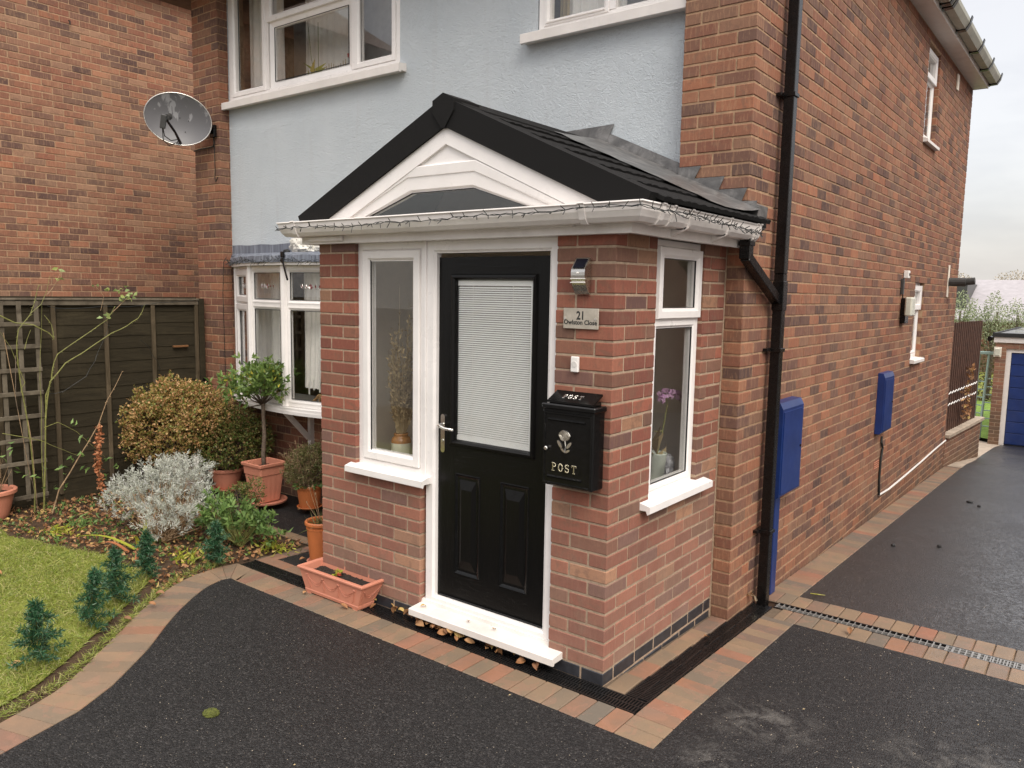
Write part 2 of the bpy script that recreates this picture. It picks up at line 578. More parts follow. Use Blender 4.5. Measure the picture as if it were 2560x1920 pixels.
# tarmac
def tarmac(name, wet, bd, sp_, coat):
    m = Mat(name)
    v = m.n('TexVoronoi'); v.inputs['Scale'].default_value = 125
    m.l(m.pos(), v.inputs['Vector'])
    v2 = m.n('TexVoronoi'); v2.inputs['Scale'].default_value = 210
    m.l(m.pos(), v2.inputs['Vector'])
    sh = m.n('SeparateColor'); m.l(v.outputs['Color'], sh.inputs[0])
    r = sh.outputs[0]
    c = m.ramp(r, [(0, (.004, .004, .004)), (.5, (.012, .0113, .0113)), (.86, (.028, .0265, .026)), (1, (.060, .056, .053))])
    big = m.noise(1.6, 6, .7)
    c = m.mix(m.math('MULTIPLY', big, .5), c, (.009, .0085, .0085))
    # dusty pale scuffs trodden in by the corner of the porch
    for (sx_, sy_, sr_) in ((.74, .22, .30), (.68, -.24, .16), (1.6, .3, .5)):
        vd = m.n('VectorMath'); vd.operation = 'DISTANCE'; m.l(m.pos(), vd.inputs[0]); vd.inputs[1].default_value = (sx_, sy_, 0)
        mrd = m.n('MapRange'); mrd.inputs[1].default_value = sr_; mrd.inputs[2].default_value = 0; m.l(vd.outputs['Value'], mrd.inputs[0])
        nn_ = m.ramp(m.noise(9, 6, .7, dist=.6), [(.46, (0, 0, 0)), (.66, (1, 1, 1))])
        c = m.mix(m.math('MULTIPLY', m.math('MULTIPLY', mrd.outputs[0], nn_), .75), c, (.16, .15, .135))
    # pale scuffs
    sc = m.noise(2.4, 7, .75)
    c = m.mix(m.ramp(sc, [(.66, (0, 0, 0)), (.80, (.35, .35, .35))]), c, (.17, .155, .135))
    sp = m.math('GREATER_THAN', m.noise(95, 1, .3), .765)
    c = m.mix(sp, c, (.34, .29, .22))
    wn = m.noise(1.1, 4, .6)
    m.col(c).set(rough=m.ramp(wn, [(.35, (wet, wet, wet)), (.65, (wet + .12, wet + .12, wet + .12))]), spec=sp_)
    h = m.math('ADD', m.math('MULTIPLY', v.outputs['Distance'], -.7), m.math('MULTIPLY', sh.outputs[1], .55))
    b1 = m.bump(h, 1.0, bd)
    sxp = m.n('SeparateXYZ'); m.l(m.pos(), sxp.inputs[0])
    wx = m.n('MapRange'); wx.inputs[1].default_value = .3; wx.inputs[2].default_value = 1.9
    m.l(sxp.outputs[0], wx.inputs[0])
    v3 = m.n('TexVoronoi'); v3.inputs['Scale'].default_value = 62; m.l(m.pos(), v3.inputs['Vector'])
    sh3 = m.n('SeparateColor'); m.l(v3.outputs['Color'], sh3.inputs[0])
    gr3 = m.ramp(sh3.outputs[0], [(.35, (.08,) * 3), (.75, (1, 1, 1))])
    wk = m.math('MULTIPLY', m.math('MULTIPLY', wx.outputs[0], gr3), m.ramp(m.noise(1.7, 5, .6), [(.35, (.35,) * 3), (.6, (1, 1, 1))]))
    m.l(m.math('MULTIPLY', wk, coat), m.b.inputs['Coat Weight'])
    m.b.inputs['Coat Roughness'].default_value = .24
    m.b.inputs['Coat IOR'].default_value = 1.5 if coat < .5 else 2.3
    bc_ = m.n('Bump'); bc_.inputs['Strength'].default_value = .55; bc_.inputs['Distance'].default_value = .0022
    m.l(h, bc_.inputs['Height']); m.l(bc_.outputs[0], m.b.inputs['Coat Normal'])
    return m.m
M['tarmac'] = tarmac('fresh_tarmac', .48, .0060, .4, .45)
M['tarmac_wet'] = tarmac('damp_tarmac', .28, .0040, .8, 1.0)

# block paving
def block_mat(name, wet=.6, hue=0):
    m = Mat(name)
    r = m.rnd()
    base = m.ramp(r, [(0, (.20, .14, .085)), (.18, (.27, .175, .10)), (.34, (.165, .130, .090)), (.46, (.29, .135, .072)),
                      (.56, (.135, .115, .088)), (.66, (.34, .125, .065)), (.78, (.24, .165, .10)), (.90, (.30, .19, .11)), (1, (.19, .135, .09))])
    obj = m.pos(True)
    st = m.noise(9, 4, .6, vec=m.pos(), stretch=(1, 1, 1), dist=.8)
    rr = m.ramp(m.noise(5, 3, .6), [(.4, (0, 0, 0)), (.65, (1, 1, 1))])
    base = m.mix(m.math('MULTIPLY', rr, .45), base, (.135, .112, .082))
    base = m.mix(m.math('MULTIPLY', m.math('GREATER_THAN', st, .56), .22), base, (.36, .17, .11))
    sp = m.noise(260, 2)
    base = m.mix(m.math('MULTIPLY', sp, .35), base, (.13, .10, .08))
    sp2 = m.math('GREATER_THAN', m.noise(38, 5, .75), .66)
    base = m.mix(m.math('MULTIPLY', sp2, .3), base, (.42, .34, .24))
    m.col(base).set(rough=m.ramp(m.noise(2.2, 4), [(.3, (wet,) * 3), (.7, (wet + .25,) * 3)]), spec=.45)
    b = m.bump(m.noise(320, 3), .5, .0015)
    m.bump(m.noise(35, 4, .6), .5, .003, b)
    return m.m
M['block'] = block_mat('paving_block', .55)
M['block_wet'] = block_mat('damp_paving_block', .22)
M['road'] = plain('worn_road', (.10, .095, .09), .8, var=.25, vs=3, bs=90, bst=.5, bd=.003)
M['joint'] = plain('jointing_sand', (.12, .085, .055), .95, var=.3, vs=40, bs=200)

# soil and lawn base
m = Mat('garden_soil')
n1 = m.noise(14, 6, .7); n2 = m.noise(90, 3)
m.col(m.mix(m.math('MULTIPLY', n2, .6), m.ramp(n1, [(.3, (.045, .028, .017)), (.7, (.13, .082, .048))]), (.03, .02, .013))).set(rough=.95, spec=.2)
m.bump(n1, .9, .02, m.bump(n2, .8, .006))
M['soil'] = m.m
m = Mat('mossy_turf')
n1 = m.noise(5, 6, .7); n2 = m.noise(120, 3)
m.col(m.mix(m.math('MULTIPLY', n2, .5), m.ramp(n1, [(.3, (.14, .15, .035)), (.55, (.24, .27, .05)), (.75, (.20, .18, .07))]), (.05, .05, .015))).set(rough=.95, spec=.2)
m.bump(n2, .9, .01)
M['turf'] = m.m

def leaf_mat(name, stops, rough=.45, trans=.25, objrand=False):
    m = Mat(name)
    r = m.rnd()
    c = m.ramp(r, stops)
    big = m.noise(6, 3)
    c = m.mix(m.math('MULTIPLY', big, .25), c, m.mix(.5, c, (.02, .02, .01)))
    m.col(c).set(rough=rough, spec=.35)
    out = [n for n in m.nt.nodes if n.type == 'OUTPUT_MATERIAL'][0]
    tl = m.n('BsdfTranslucent'); m.l(c, tl.inputs[0])
    mx = m.n('MixShader'); mx.inputs[0].default_value = trans
    m.l(m.b.outputs[0], mx.inputs[1]); m.l(tl.outputs[0], mx.inputs[2]); m.l(mx.outputs[0], out.inputs[0])
    return m.m
M['grass'] = leaf_mat('grass_blades', [(0, (.24, .30, .045)), (.25, (.34, .38, .07)), (.45, (.20, .27, .045)), (.62, (.42, .42, .12)), (.78, (.52, .45, .22)), (.88, (.17, .24, .05)), (1, (.30, .36, .06))])
M['leaf_shrub'] = leaf_mat('copper_green_leaves', [(0, (0.232, 0.217, 0.051)), (.2, (0.377, 0.290, 0.087)), (.38, (0.551, 0.319, 0.145)), (.52, (0.696, 0.435, 0.217)), (.64, (0.435, 0.217, 0.087)), (.78, (0.217, 0.246, 0.058)), (.9, (0.131, 0.174, 0.043)), (1, (0.522, 0.377, 0.131))])
M['leaf_shrub2'] = leaf_mat('bronze_green_leaves', [(0, (0.096, 0.144, 0.032)), (.3, (0.136, 0.192, 0.045)), (.55, (0.208, 0.208, 0.056)), (.75, (0.352, 0.208, 0.096)), (.88, (0.096, 0.128, 0.032)), (1, (0.448, 0.272, 0.128))])
M['leaf_bay'] = leaf_mat('bay_leaves', [(0, (0.098, 0.165, 0.045)), (.35, (0.150, 0.240, 0.060)), (.65, (0.210, 0.300, 0.075)), (.93, (0.112, 0.180, 0.053)), (.975, (0.525, 0.450, 0.060)), (1, (0.450, 0.405, 0.075))], .3)
M['leaf_grey'] = leaf_mat('silver_grey_leaves', [(0, (0.472, 0.498, 0.420)), (.4, (0.617, 0.630, 0.551)), (.7, (0.393, 0.420, 0.342)), (.9, (0.630, 0.630, 0.630)), (1, (0.289, 0.276, 0.197))], .7, .15)
M['leaf_dark'] = leaf_mat('dark_green_leaves', [(0, (0.099, 0.178, 0.050)), (.4, (0.168, 0.276, 0.078)), (.75, (0.237, 0.355, 0.099)), (1, (0.118, 0.197, 0.059))])
M['leaf_herb'] = leaf_mat('olive_leaves', [(0, (0.126, 0.154, 0.042)), (.4, (0.196, 0.210, 0.070)), (.7, (0.280, 0.196, 0.112)), (1, (0.140, 0.168, 0.049))])
M['leaf_yellow'] = leaf_mat('yellow_green_leaves', [(0, (.30, .36, .03)), (.4, (.42, .42, .05)), (.7, (.24, .30, .04)), (1, (.48, .38, .08))])
M['leaf_rose'] = leaf_mat('pale_green_leaves', [(0, (.26, .36, .14)), (.5, (.34, .42, .16)), (1, (.44, .50, .15))])
M['fir'] = leaf_mat('artificial_fir_needles', [(0, (.016, .062, .026)), (.4, (.026, .095, .040)), (.7, (.05, .14, .062)), (.85, (.15, .26, .16)), (1, (.010, .042, .02))], .35, .1)
M['leaf_dead'] = leaf_mat('fallen_leaves', [(0, (0.276, 0.127, 0.052)), (.3, (0.391, 0.196, 0.086)), (.55, (0.196, 0.092, 0.046)), (.75, (0.483, 0.276, 0.127)), (.9, (0.575, 0.414, 0.138)), (1, (0.138, 0.069, 0.040))], .7, .1)
M['leaf_dry'] = leaf_mat('dried_seed_pods', [(0, (0.483, 0.184, 0.081)), (.5, (0.391, 0.138, 0.057)), (1, (0.575, 0.276, 0.138))], .8, .2)
M['straw'] = leaf_mat('dried_straw', [(0, (0.414, 0.310, 0.161)), (.5, (0.529, 0.414, 0.230)), (1, (0.276, 0.196, 0.103))], .8, .2)
M['orchid'] = leaf_mat('orchid_petals', [(0, (0.575, 0.345, 0.529)), (.5, (0.713, 0.483, 0.655)), (1, (0.483, 0.253, 0.460))], .5, .3)
M['rose_red'] = leaf_mat('red_petals', [(0, (0.805, 0.115, 0.092)), (1, (0.900, 0.230, 0.184))], .5, .3)
M['far_leaf'] = leaf_mat('silvery_tree_leaves', [(0, (0.278, 0.341, 0.177)), (.5, (0.455, 0.493, 0.316)), (1, (0.189, 0.240, 0.113))])
M['far_bare'] = plain('hazy_bare_twigs', (.42, .37, .30), .9, var=.15)

# fence boards
def board_mat(name, lo, hi, ax=(.12, .12, 1)):
    m = Mat(name)
    n1 = m.noise(34, 5, .6, stretch=ax, dist=.5)
    c = m.ramp(n1, [(.25, lo), (.75, hi)])
    kn = m.noise(2.0, 5, .7)
    c = m.mix(m.ramp(kn, [(.55, (0, 0, 0)), (.75, (.5, .5, .5))]), c, tuple(x * 1.9 for x in hi))
    r = m.rnd()
    c = m.mix(m.math('MULTIPLY', r, .35), c, lo)
    m.col(c).set(rough=.85, spec=.2)
    m.bump(n1, .7, .004)
    return m.m
M['board'] = board_mat('weathered_fence_board', (.022, .0175, .010), (.046, .037, .021))
M['board_v'] = board_mat('weathered_fence_batten', (.05, .038, .022), (.12, .092, .058), (1, 1, .12))
M['board_grey'] = board_mat('greyed_timber', (.06, .048, .034), (.20, .17, .125), (.3, .3, .3))
# ------------------------------------------------------------------ ground levels
XC = 0.118           # house side wall plane
DY = 1.297           # house pier front plane
BY = 1.41            # rendered wall plane
XL = -5.71           # house left side
def rect0(x0, x1, y0, y1): return [(x0, y0), (x1, y0), (x1, y1), (x0, y1)]
def gz(y):
    if y < 0: return 0.0
    if y < 9.5: return -.04 * y
    if y < 15: return -.38 - (y - 9.5) * .53 / 5.5
    if y < 40: return -.91 - (y - 15) * .02
    return -1.41

def sheet(name, poly, dz, mat, ys=(), kind='structure', bottom=None):
    """flat polygon following the ground profile, cut at y values"""
    bm = bmesh.new()
    vs = [bm.verts.new((x, y, 0)) for x, y in poly]
    bm.faces.new(vs)
    for yc in list(ys) + [0, 9.5, 15, 40]:
        g = bm.verts[:] + bm.edges[:] + bm.faces[:]
        bmesh.ops.bisect_plane(bm, geom=g, plane_co=(0, yc, 0), plane_no=(0, 1, 0))
    for v in bm.verts: v.co.z = gz(v.co.y) + dz
    bmesh.ops.recalc_face_normals(bm, faces=bm.faces)
    for f in bm.faces:
        if f.normal.z < 0: f.normal_flip()
    me = bpy.data.meshes.new(name); bm.to_mesh(me); bm.free()
    me.materials.append(mat)
    o = link(name, me)
    if kind: o['kind'] = kind
    return o

OUT = [(-1.909, -1.999), (-1.947, -1.906), (-1.99, -1.773), (-2.09, -1.615), (-2.28, -1.394), (-2.46, -1.188), (-2.64, -.984), (-2.79, -.783), (-2.89, -.62), (-2.95, -.457), (-2.965, -.269), (-2.93, -.131)]
INN = [(-1.647, -2.093), (-1.675, -1.999), (-1.748, -1.736), (-1.862, -1.53), (-1.985, -1.371), (-2.124, -1.20), (-2.34, -.98), (-2.48, -.82), (-2.60, -.66), (-2.69, -.52), (-2.735, -.38), (-2.715, -.325)]
OUT = [(-1.60, -3.6), (-1.70, -2.9)] + OUT
INN = [(-1.38, -3.6), (-1.46, -2.9)] + INN

sheet('ground', [(-120, -60), (120, -60), (120, 160), (-120, 160)], -.13, M['road'], ys=(20, 60))
sheet('garden_bed', [(-7.9, -6), (-1.2, -6), (-1.55, -3.2), (-1.80, -2.05), (-2.2, -1.35), (-2.55, -.95), (-2.8, -.65), (-2.87, -.2), (-2.87, .55), (-4.4, .55), (-4.6, 1.41), (-7.9, 1.41)], -.012, M['soil'])
sheet('front_tarmac', INN + [(.45, -.325), (.45, 1.535), (6, 1.535), (6, -3.6)], 0.0, M['tarmac'])
sheet('driveway', [(.31, 2.04), (6, 2.04), (6, 14.98), (.22, 14.98), (.20, 13.9), (.26, 12), (.33, 10.2), (.32, 9.0)], 0.0, M['tarmac_wet'], ys=(5, 12))
sheet('front_path', [(-2.80, .112), (-2.15, .112), (-2.15, 1.41), (-5.2, 1.41), (-4.7, .61), (-2.80, .61)], 0.0, M['tarmac'])
sheet('garden_path', [(-2.2, 11.2), (.10, 11.2), (.10, 8.8), (.36, 8.8), (.34, 14.9), (-.6, 15.6), (-.6, 17.6), (-1.3, 17.6)], -.006, M['concrete'])
sheet('back_field', [(-100, 24.6), (100, 24.6), (100, 150), (-100, 150)], -.05, M['turf'], ys=(60,))
for q_ in (rect0(-2.93, .46, -.34, -.1305), rect0(.2505, .46, -.1305, 1.53), rect0(-.02, .1205, 0.0, 1.31), rect0(.2505, 6, 1.53, 1.734), rect0(.10, 6, 1.849, 2.09), rect0(.10, .33, 2.09, 9.1),
           rect0(-2.79, -2.2, .0, .13), rect0(-2.93, -2.79, .0, .62), rect0(-4.7, -2.93, .50, .62), OUT + INN[::-1]):
    sheet('joint_bed', q_, -.0045, M['joint'])

# lawn
LAWN = [(-8, -.95), (-5.4, -.86), (-4.835, -.90), (-4.347, -.80), (-3.80, -.63), (-3.44, -.64), (-3.2, -.60), (-3.06, -.72), (-2.72, -1.08), (-2.5, -1.34), (-2.34, -1.52), (-2.16, -1.76), (-2.05, -2.0), (-1.85, -2.9), (-1.72, -3.6), (-8, -3.6)]
sheet('lawn', LAWN, -.004, M['turf'])

# ------------------------------------------------------------------ paving blocks
block_edging = bpy.data.objects.new('block_edging', None)
COL.objects.link(block_edging); block_edging['kind'] = 'structure'
_bm = {}
def piece(name, parent, c, d, mat, rz=0, ch=.004, tilt=0, nm=None):
    key = (name, tuple(round(x, 3) for x in d), mat.name, ch)
    if key not in _bm:
        vs, fs = chbox(d[0], d[1], d[2], ch)
        me = bpy.data.meshes.new(name)
        me.from_pydata(vs, [], fs); me.materials.append(mat)
        _bm[key] = me
    o = link(name, _bm[key], parent, c, (RND.uniform(-1, 1) * tilt, RND.uniform(-1, 1) * tilt, rz + RND.uniform(-1, 1) * tilt))
    return o

blocks = []
def blk(x0, x1, y0, y1, wet=False, rz=0):
    g = .0045
    blocks.append(((x0 + x1) / 2, (y0 + y1) / 2, x1 - x0 - g, y1 - y0 - g, rz, wet))
x = .253
while x > -2.62:
    blk(x - .1, x, -.331, -.131); x -= .1
for k in range(2): blk(.253, .453, -.331 + .1 * k, -.231 + .1 * k)
y = -.131
while y < 1.52:
    blk(.253, .453, y, min(y + .1, 1.53)); y += .1
y = .01
while y < 1.28:
    blk(.012, .117, y, min(y + .2, 1.295)); y += .2
x = .453
k = 0
blk(.315, .384, 1.535, 1.73); blk(.384, .453, 1.535, 1.73)
while x < 3.2:
    blk(x, x + .102, 1.535, 1.73, wet=x > 1.05); x += .102
x = .315
while x < 3.2:
    w = .035 if abs(x - 1.03) < .05 and k == 0 else .102
    if w < .05: k = 1
    blk(x, x + w, 1.852, 2.05, wet=x > 1.2); x += w
blk(.135, .225, 1.86, 2.06); blk(.225, .315, 1.86, 2.06)
y = 2.06
while y < 8.9:
    blk(.12, .318 - .0 * y, y, y + .1, wet=False); y += .1
# curved border
def arcpts(P):
    L = [0]
    for a, b in zip(P, P[1:]): L.append(L[-1] + math.dist(a, b))
    return L
LO, LI = arcpts(OUT), arcpts(INN)
def at(P, L, t):
    s = t * L[-1]
    for i in range(len(P) - 1):
        if s <= L[i + 1] + 1e-9:
            k_ = (s - L[i]) / (L[i + 1] - L[i]); return Vector((P[i][0] + (P[i + 1][0] - P[i][0]) * k_, P[i][1] + (P[i + 1][1] - P[i][1]) * k_))
    return Vector(P[-1])
# joints run square across the border: pair both edges through a smoothed centre line
N = int(LO[-1] / .104)
INS = [at(INN, LI, i / 400) for i in range(401)]
def nearest(p, lo):
    best = min(range(lo, 401), key=lambda i: (INS[i] - p).length)
    return best
pairs = []; lo = 0
for i in range(N + 1):
    p = at(OUT, LO, i / N)
    k_ = nearest(p, lo); lo = k_
    pairs.append([p, k_])
ks = [q[1] for q in pairs]; ks[-1] = 400
for _ in range(6): ks = [ks[0]] + [(ks[i - 1] + 2 * ks[i] + ks[i + 1]) / 4 for i in range(1, N)] + [ks[-1]]
curved = []
for i in range(N):
    curved.append((pairs[i][0], at(INN, LI, ks[i] / 400), at(INN, LI, ks[i + 1] / 400), pairs[i + 1][0]))
# fan at the bend
fan_c = [(-2.715, -.325), (-2.65, -.331)]
curved.append((Vector((-2.93, -.131)), Vector((-2.715, -.325)), Vector((-2.63, -.331)), Vector((-2.75, -.131))))
curved.append((Vector((-2.745, -.131)), Vector((-2.655, -.331)), Vector((-2.548, -.331)), Vector((-2.648, -.131))))
def quadblock(q, z1=.004, h=.06):
    c = sum(q, Vector((0, 0))) / 4
    q = [c + (p - c) * (1 - .0022 / max(.03, (p - c).length)) for p in q]
    e = .003
    m = MB()
    top = [c + (p - c) * (1 - e / (p - c).length) for p in q]
    vs = [(p.x, p.y, z1 - h) for p in q] + [(p.x, p.y, z1 - e) for p in q] + [(p.x, p.y, z1) for p in top]
    fs = [(8, 9, 10, 11), (3, 2, 1, 0)]
    for i in range(4):
        j = (i + 1) % 4
        fs += [(i, j, j + 4, i + 4), (i + 4, j + 4, j + 8, i + 8)]
    m.add(vs, fs)
    return m.build('paving_block', M['block'], block_edging)
for q in curved: quadblock(list(q))
# strips beyond the drain
x = -2.79
while x < -2.22:
    blk(x, x + .2, .008, .108); x += .2
y = .0
blk(-2.90, -2.795, .0, .2); blk(-2.90, -2.795, .2, .4); blk(-2.90, -2.795, .4, .505)
x = -2.79
while x > -4.6:
    blk(x - .2, x, .51, .61); x -= .2
blocks.sort(key=lambda b: (Vector((b[0], b[1], 0)) - CP).length)
NB = 250
for b in blocks[:NB]:
    piece('paving_block', block_edging, (b[0], b[1], gz(b[1]) + .004 - .03 + RND.uniform(-.0008, .0008)), (b[2], b[3], .06), M['block_wet'] if b[5] else M['block'], ch=.004, tilt=.004)
if len(blocks) > NB:
    mb = MB()
    for b in blocks[NB:]:
        mb.box(b[0] - b[2] / 2, b[0] + b[2] / 2, b[1] - b[3] / 2, b[1] + b[3] / 2, gz(b[1]) - .05, gz(b[1]) + .004, .004)
    mb.build('far_paving_blocks', M['block'], block_edging, kind='stuff')

# ------------------------------------------------------------------ drainage channels
def drain(name, label, x0, x1, y0, y1, axis, metal=False, ends=None):
    """bars run across the channel; axis is the running direction"""
    t = thing(name, label, 'drain', ((x0 + x1) / 2, (y0 + y1) / 2, gz((y0 + y1) / 2)))
    mb = MB()
    e = .010
    L0, L1 = (x0, x1) if axis == 'x' else (y0, y1)
    W0, W1 = (y0, y1) if axis == 'x' else (x0, x1)
    def bx(a0, a1, w0, w1, za, zb, mbx):
        if axis == 'x':
            zz = gz((w0 + w1) / 2)
            mbx.box(a0, a1, w0, w1, zz + za, zz + zb)
        else:
            zz0 = gz((a0 + a1) / 2)
            mbx.box(w0, w1, a0, a1, zz0 + za, zz0 + zb)
    # rails in short lengths so they follow the fall
    seg = .25
    a = L0
    while a < L1 - 1e-6:
        b = min(a + seg, L1)
        bx(a, b, W0 + .002, W0 + e, -.11, .003, mb); bx(a, b, W1 - e, W1 - .002, -.11, .003, mb)
        bx(a, b, W0 + e, W1 - e, -.11, -.10, mb)
        a = b
    mb.build('channel', M['black_drain'], t)
    mb = MB()
    mid = (W0 + W1) / 2
    a = L0 + .005
    step = .0165 if not metal else .034
    i = 0
    while a < L1 - .008:
        bx(a, a + (.007 if not metal else (.0048 if a < 1.15 else .0075)), W0 + e, mid - .003, -.018, .0015, mb)
        o_ = step / 2 if not metal else 0
        bx(a + o_, a + o_ + (.007 if not metal else (.0048 if a < 1.15 else .0075)), mid + .003, W1 - e, -.018, .0015, mb)
        a += step
    a = L0
    while a < L1 - 1e-6:
        b = min(a + seg, L1)
        bx(a, b, mid - .003, mid + .003, -.018, .0025, mb)
        if metal:
            
            if a > 1.15:
                bx(a, b, W0 + .012, W0 + .018, -.018, .002, mb); bx(a, b, W1 - .018, W1 - .012, -.018, .002, mb)
                for q_ in range(8): bx(a + q_ * .031, a + q_ * .031 + .006, W0 + .012, W1 - .012, -.018, .0018, mb)
        a = b
    mb.build('grating', M['galv'] if metal else M['black_drain'], t)
    return t
drain('drainage_channel', 'black slotted drainage channel running along the front of the porch under the door sill', -2.905, .249, -.129, -.001, 'x')
drain('drainage_channel', 'black slotted drainage channel running back beside the right flank of the porch', .121, .250, .006, 1.725, 'y')
drain('drainage_channel', 'drainage channel with shiny metal grating crossing the driveway behind the downpipe', .252, 3.4, 1.735, 1.848, 'x', metal=True)

# ------------------------------------------------------------------ brickwork
class Bricks:
    def __init__(self, parent, mat, course=.075, bh=.065, limit=290):
        self.p = parent; self.mat = mat; self.c = course; self.bh = bh; self.list = []; self.limit = limit
    def add(self, x0, x1, y0, y1, z0, z1, face, mat=None):
        """face = outward normal of the seen face"""
        if x1 - x0 < .012 or y1 - y0 < .012 or z1 - z0 < .015: return
        self.list.append((x0, x1, y0, y1, z0, z1, face, mat or self.mat))
    def run(self, axis, plane, sgn, u0, u1, z0, rows, pitch=.225, depth=.1025, holes=(), first=lambda r: 0.0, lastcut=lambda r: 0.0, r0=0, gap=.01):
        """stretcher wall. axis 'x' (wall faces y) or 'y' (wall faces x); sgn = outward sign"""
        for r in range(rows):
            za = z0 + (r0 + r) * self.c; zb = za + self.bh
            s = first(r + r0)
            ue = u1 - lastcut(r + r0)
            # s: ('h', ...) half first or full; represented by length of first brick, or negative start offset
            u = u0
            off, firstlen = s if isinstance(s, tuple) else (s, pitch - gap)
            u = u0 + off
            ln = firstlen
            while u < ue - .015:
                b0, b1 = u, min(u + ln, ue)
                if ue - b1 < .022: b1 = ue
                segs = [(b0, b1)]
                for (h0, h1, hz0, hz1) in holes:
                    if hz0 < zb - .02 and hz1 > za + .02:
                        ns = []
                        for (a, b) in segs:
                            if b <= h0 or a >= h1: ns.append((a, b)); continue
                            if a < h0: ns.append((a, h0))
                            if b > h1: ns.append((h1, b))
                        segs = ns
                for (a, b) in segs:
                    if b - a < .02: continue
                    if axis == 'x':
                        ya, yb = (plane, plane + depth) if sgn < 0 else (plane - depth, plane)
                        self.add(a, b, ya, yb, za, zb, (0, sgn, 0))
                    else:
                        xa, xb = (plane - depth, plane) if sgn > 0 else (plane, plane + depth)
                        self.add(xa, xb, a, b, za, zb, (sgn, 0, 0))
                u += ln + gap
                ln = pitch - gap
    def make(self, name='brick', jit=.0016):
        def score(b):
            c = Vector(((b[0] + b[1]) / 2, (b[2] + b[3]) / 2, (b[4] + b[5]) / 2))
            d = c - CP
            if d.dot(fwd) < .2: return 0
            n = Vector(b[6])
            fc = max(0.0, -n.dot(d.normalized()))
            px = abs(d.dot(r2) / d.dot(fwd)) ; py = abs(d.dot(u2) / d.dot(fwd))
            if px > .68 or py > .52: return 0
            w = max(b[1] - b[0], b[3] - b[2])
            return fc * w / d.length_squared
        L = sorted(self.list, key=score, reverse=True)
        n = min(self.limit, len(L))
        while n > 0 and score(L[n - 1]) <= 0: n -= 1
        for b in L[:n]:
            x0, x1, y0, y1, z0, z1, face, mat = b
            o = piece(name, self.p, ((x0 + x1) / 2 + RND.uniform(-1, 1) * jit * abs(face[0]), (y0 + y1) / 2 + RND.uniform(-1, 1) * jit * abs(face[1]), (z0 + z1) / 2 + RND.uniform(-.0008, .0008)),
                  (x1 - x0 + RND.choice((0, -.002, .001)), y1 - y0, z1 - z0 - RND.choice((0, 0, .0015))), mat, ch=.0035, tilt=.004)
        rest = {}
        for b in L[n:]: rest.setdefault(b[7].name, []).append(b)
        for k, lst in rest.items():
            mb = MB()
            for b in lst:
                j = RND.uniform(-1, 1) * jit
                f = b[6]
                mb.box(b[0] + j * abs(f[0]), b[1] + j * abs(f[0]), b[2] + j * abs(f[1]), b[3] + j * abs(f[1]), b[4], b[5] - RND.choice((0, .001)), .003)
            mb.build(name + 'work', bpy.data.materials[k], self.p, kind='stuff', fix=False)

def core(parent, name, mat, axis, plane, sgn, u0, u1, z0, z1, depth, holes=(), rec=.004):
    """mortar body, recessed behind the brick faces, with openings"""
    holes = [(h[0] - .003, h[1] + .003, h[2] - .003, h[3] + .003) if rec > 0 else h for h in holes]
    us = sorted({u0, u1} | {h[0] for h in holes} | {h[1] for h in holes}); us = [u for u in us if u0 <= u <= u1]
    zs = sorted({z0, z1} | {h[2] for h in holes} | {h[3] for h in holes}); zs = [z for z in zs if z0 <= z <= z1]
    mb = MB()
    for a, b in zip(us, us[1:]):
        for c_, d in zip(zs, zs[1:]):
            um, zm = (a + b) / 2, (c_ + d) / 2
            if any(h[0] < um < h[1] and h[2] < zm < h[3] for h in holes): continue
            n0, n1 = (plane - sgn * rec, plane - sgn * depth)
            if axis == 'x': mb.box(a, b, n0, n1, c_, d)
            else: mb.box(n0, n1, a, b, c_, d)
    return mb.build(name, mat, parent)

# P mappers: (u, n outward, z) -> world
def PX(plane):      # wall facing -y, u = x
    return lambda u, n, z: Vector((u, plane - n, z))
def PY(plane):      # wall facing +x, u = y
    return lambda u, n, z: Vector((plane + n, u, z))
def rect(a, b, c, d): return [(a, c), (b, c), (b, d), (a, d)]

def pframe(parent, name, P, poly, w, n0, n1, mat=None, ch=.009, label=None, back=-.02):
    prof = [(0, n0), (0, n1 - .003), (.003, n1), (w - ch - .004, n1), (w - .004, n1 - ch), (w, n1 - ch), (w, n0)]
    mb = MB(); mb.ring(poly, prof, P)
    return mb.build(name, mat or M['upvc'], parent, label=label)

def pane(parent, P, poly, n, name='pane', mat=None):
    mb = MB(); mb.prism(poly, P, n, n - .004)
    o = mb.build(name, mat or M['glass'], parent)
    return o
def gasket(parent, P, poly, n):
    mb = MB(); mb.ring(poly, [(0, n - .004), (0, n + .004), (.004, n + .004), (.004, n - .004)], P)
    mb.build('gasket', M['rubber'], parent)

# ================================================================== PORCH
PX0, PX1 = -2.155, 0.0
porch = thing('porch', 'red brick entrance porch with black tiled gable roof and white trim around the front door', 'porch', (-1.08, .6, 0))
fd = Bricks(porch, M['brick_new'], limit=292)
S_, H_ = .215, .1025
zb0 = .075
ev = lambda r: r % 2 == 0
# front right pier: even rows half at jamb then corner stretcher; odd rows stretcher then header
for r in range(29):
    za = zb0 + r * .075
    if ev(r):
        fd.add(-.335, -.225, 0, H_, za, za + .065, (0, -1, 0)); fd.add(-.215, 0, 0, H_, za, za + .065, (0, -1, 0))
    else:
        fd.add(-.335, -.1125, 0, H_, za, za + .065, (0, -1, 0))
        fd.add(-H_, 0, 0, .208, za, za + .065, (0, -1, 0))
# right face
RH = [(.417, .995, .862, 2.3)]
fd.run('y', 0.0, 1, 0.0, 1.290, zb0, 29, pitch=.218, depth=H_, holes=RH, first=lambda r: (.1125, .208) if ev(r) else (.218, .208))
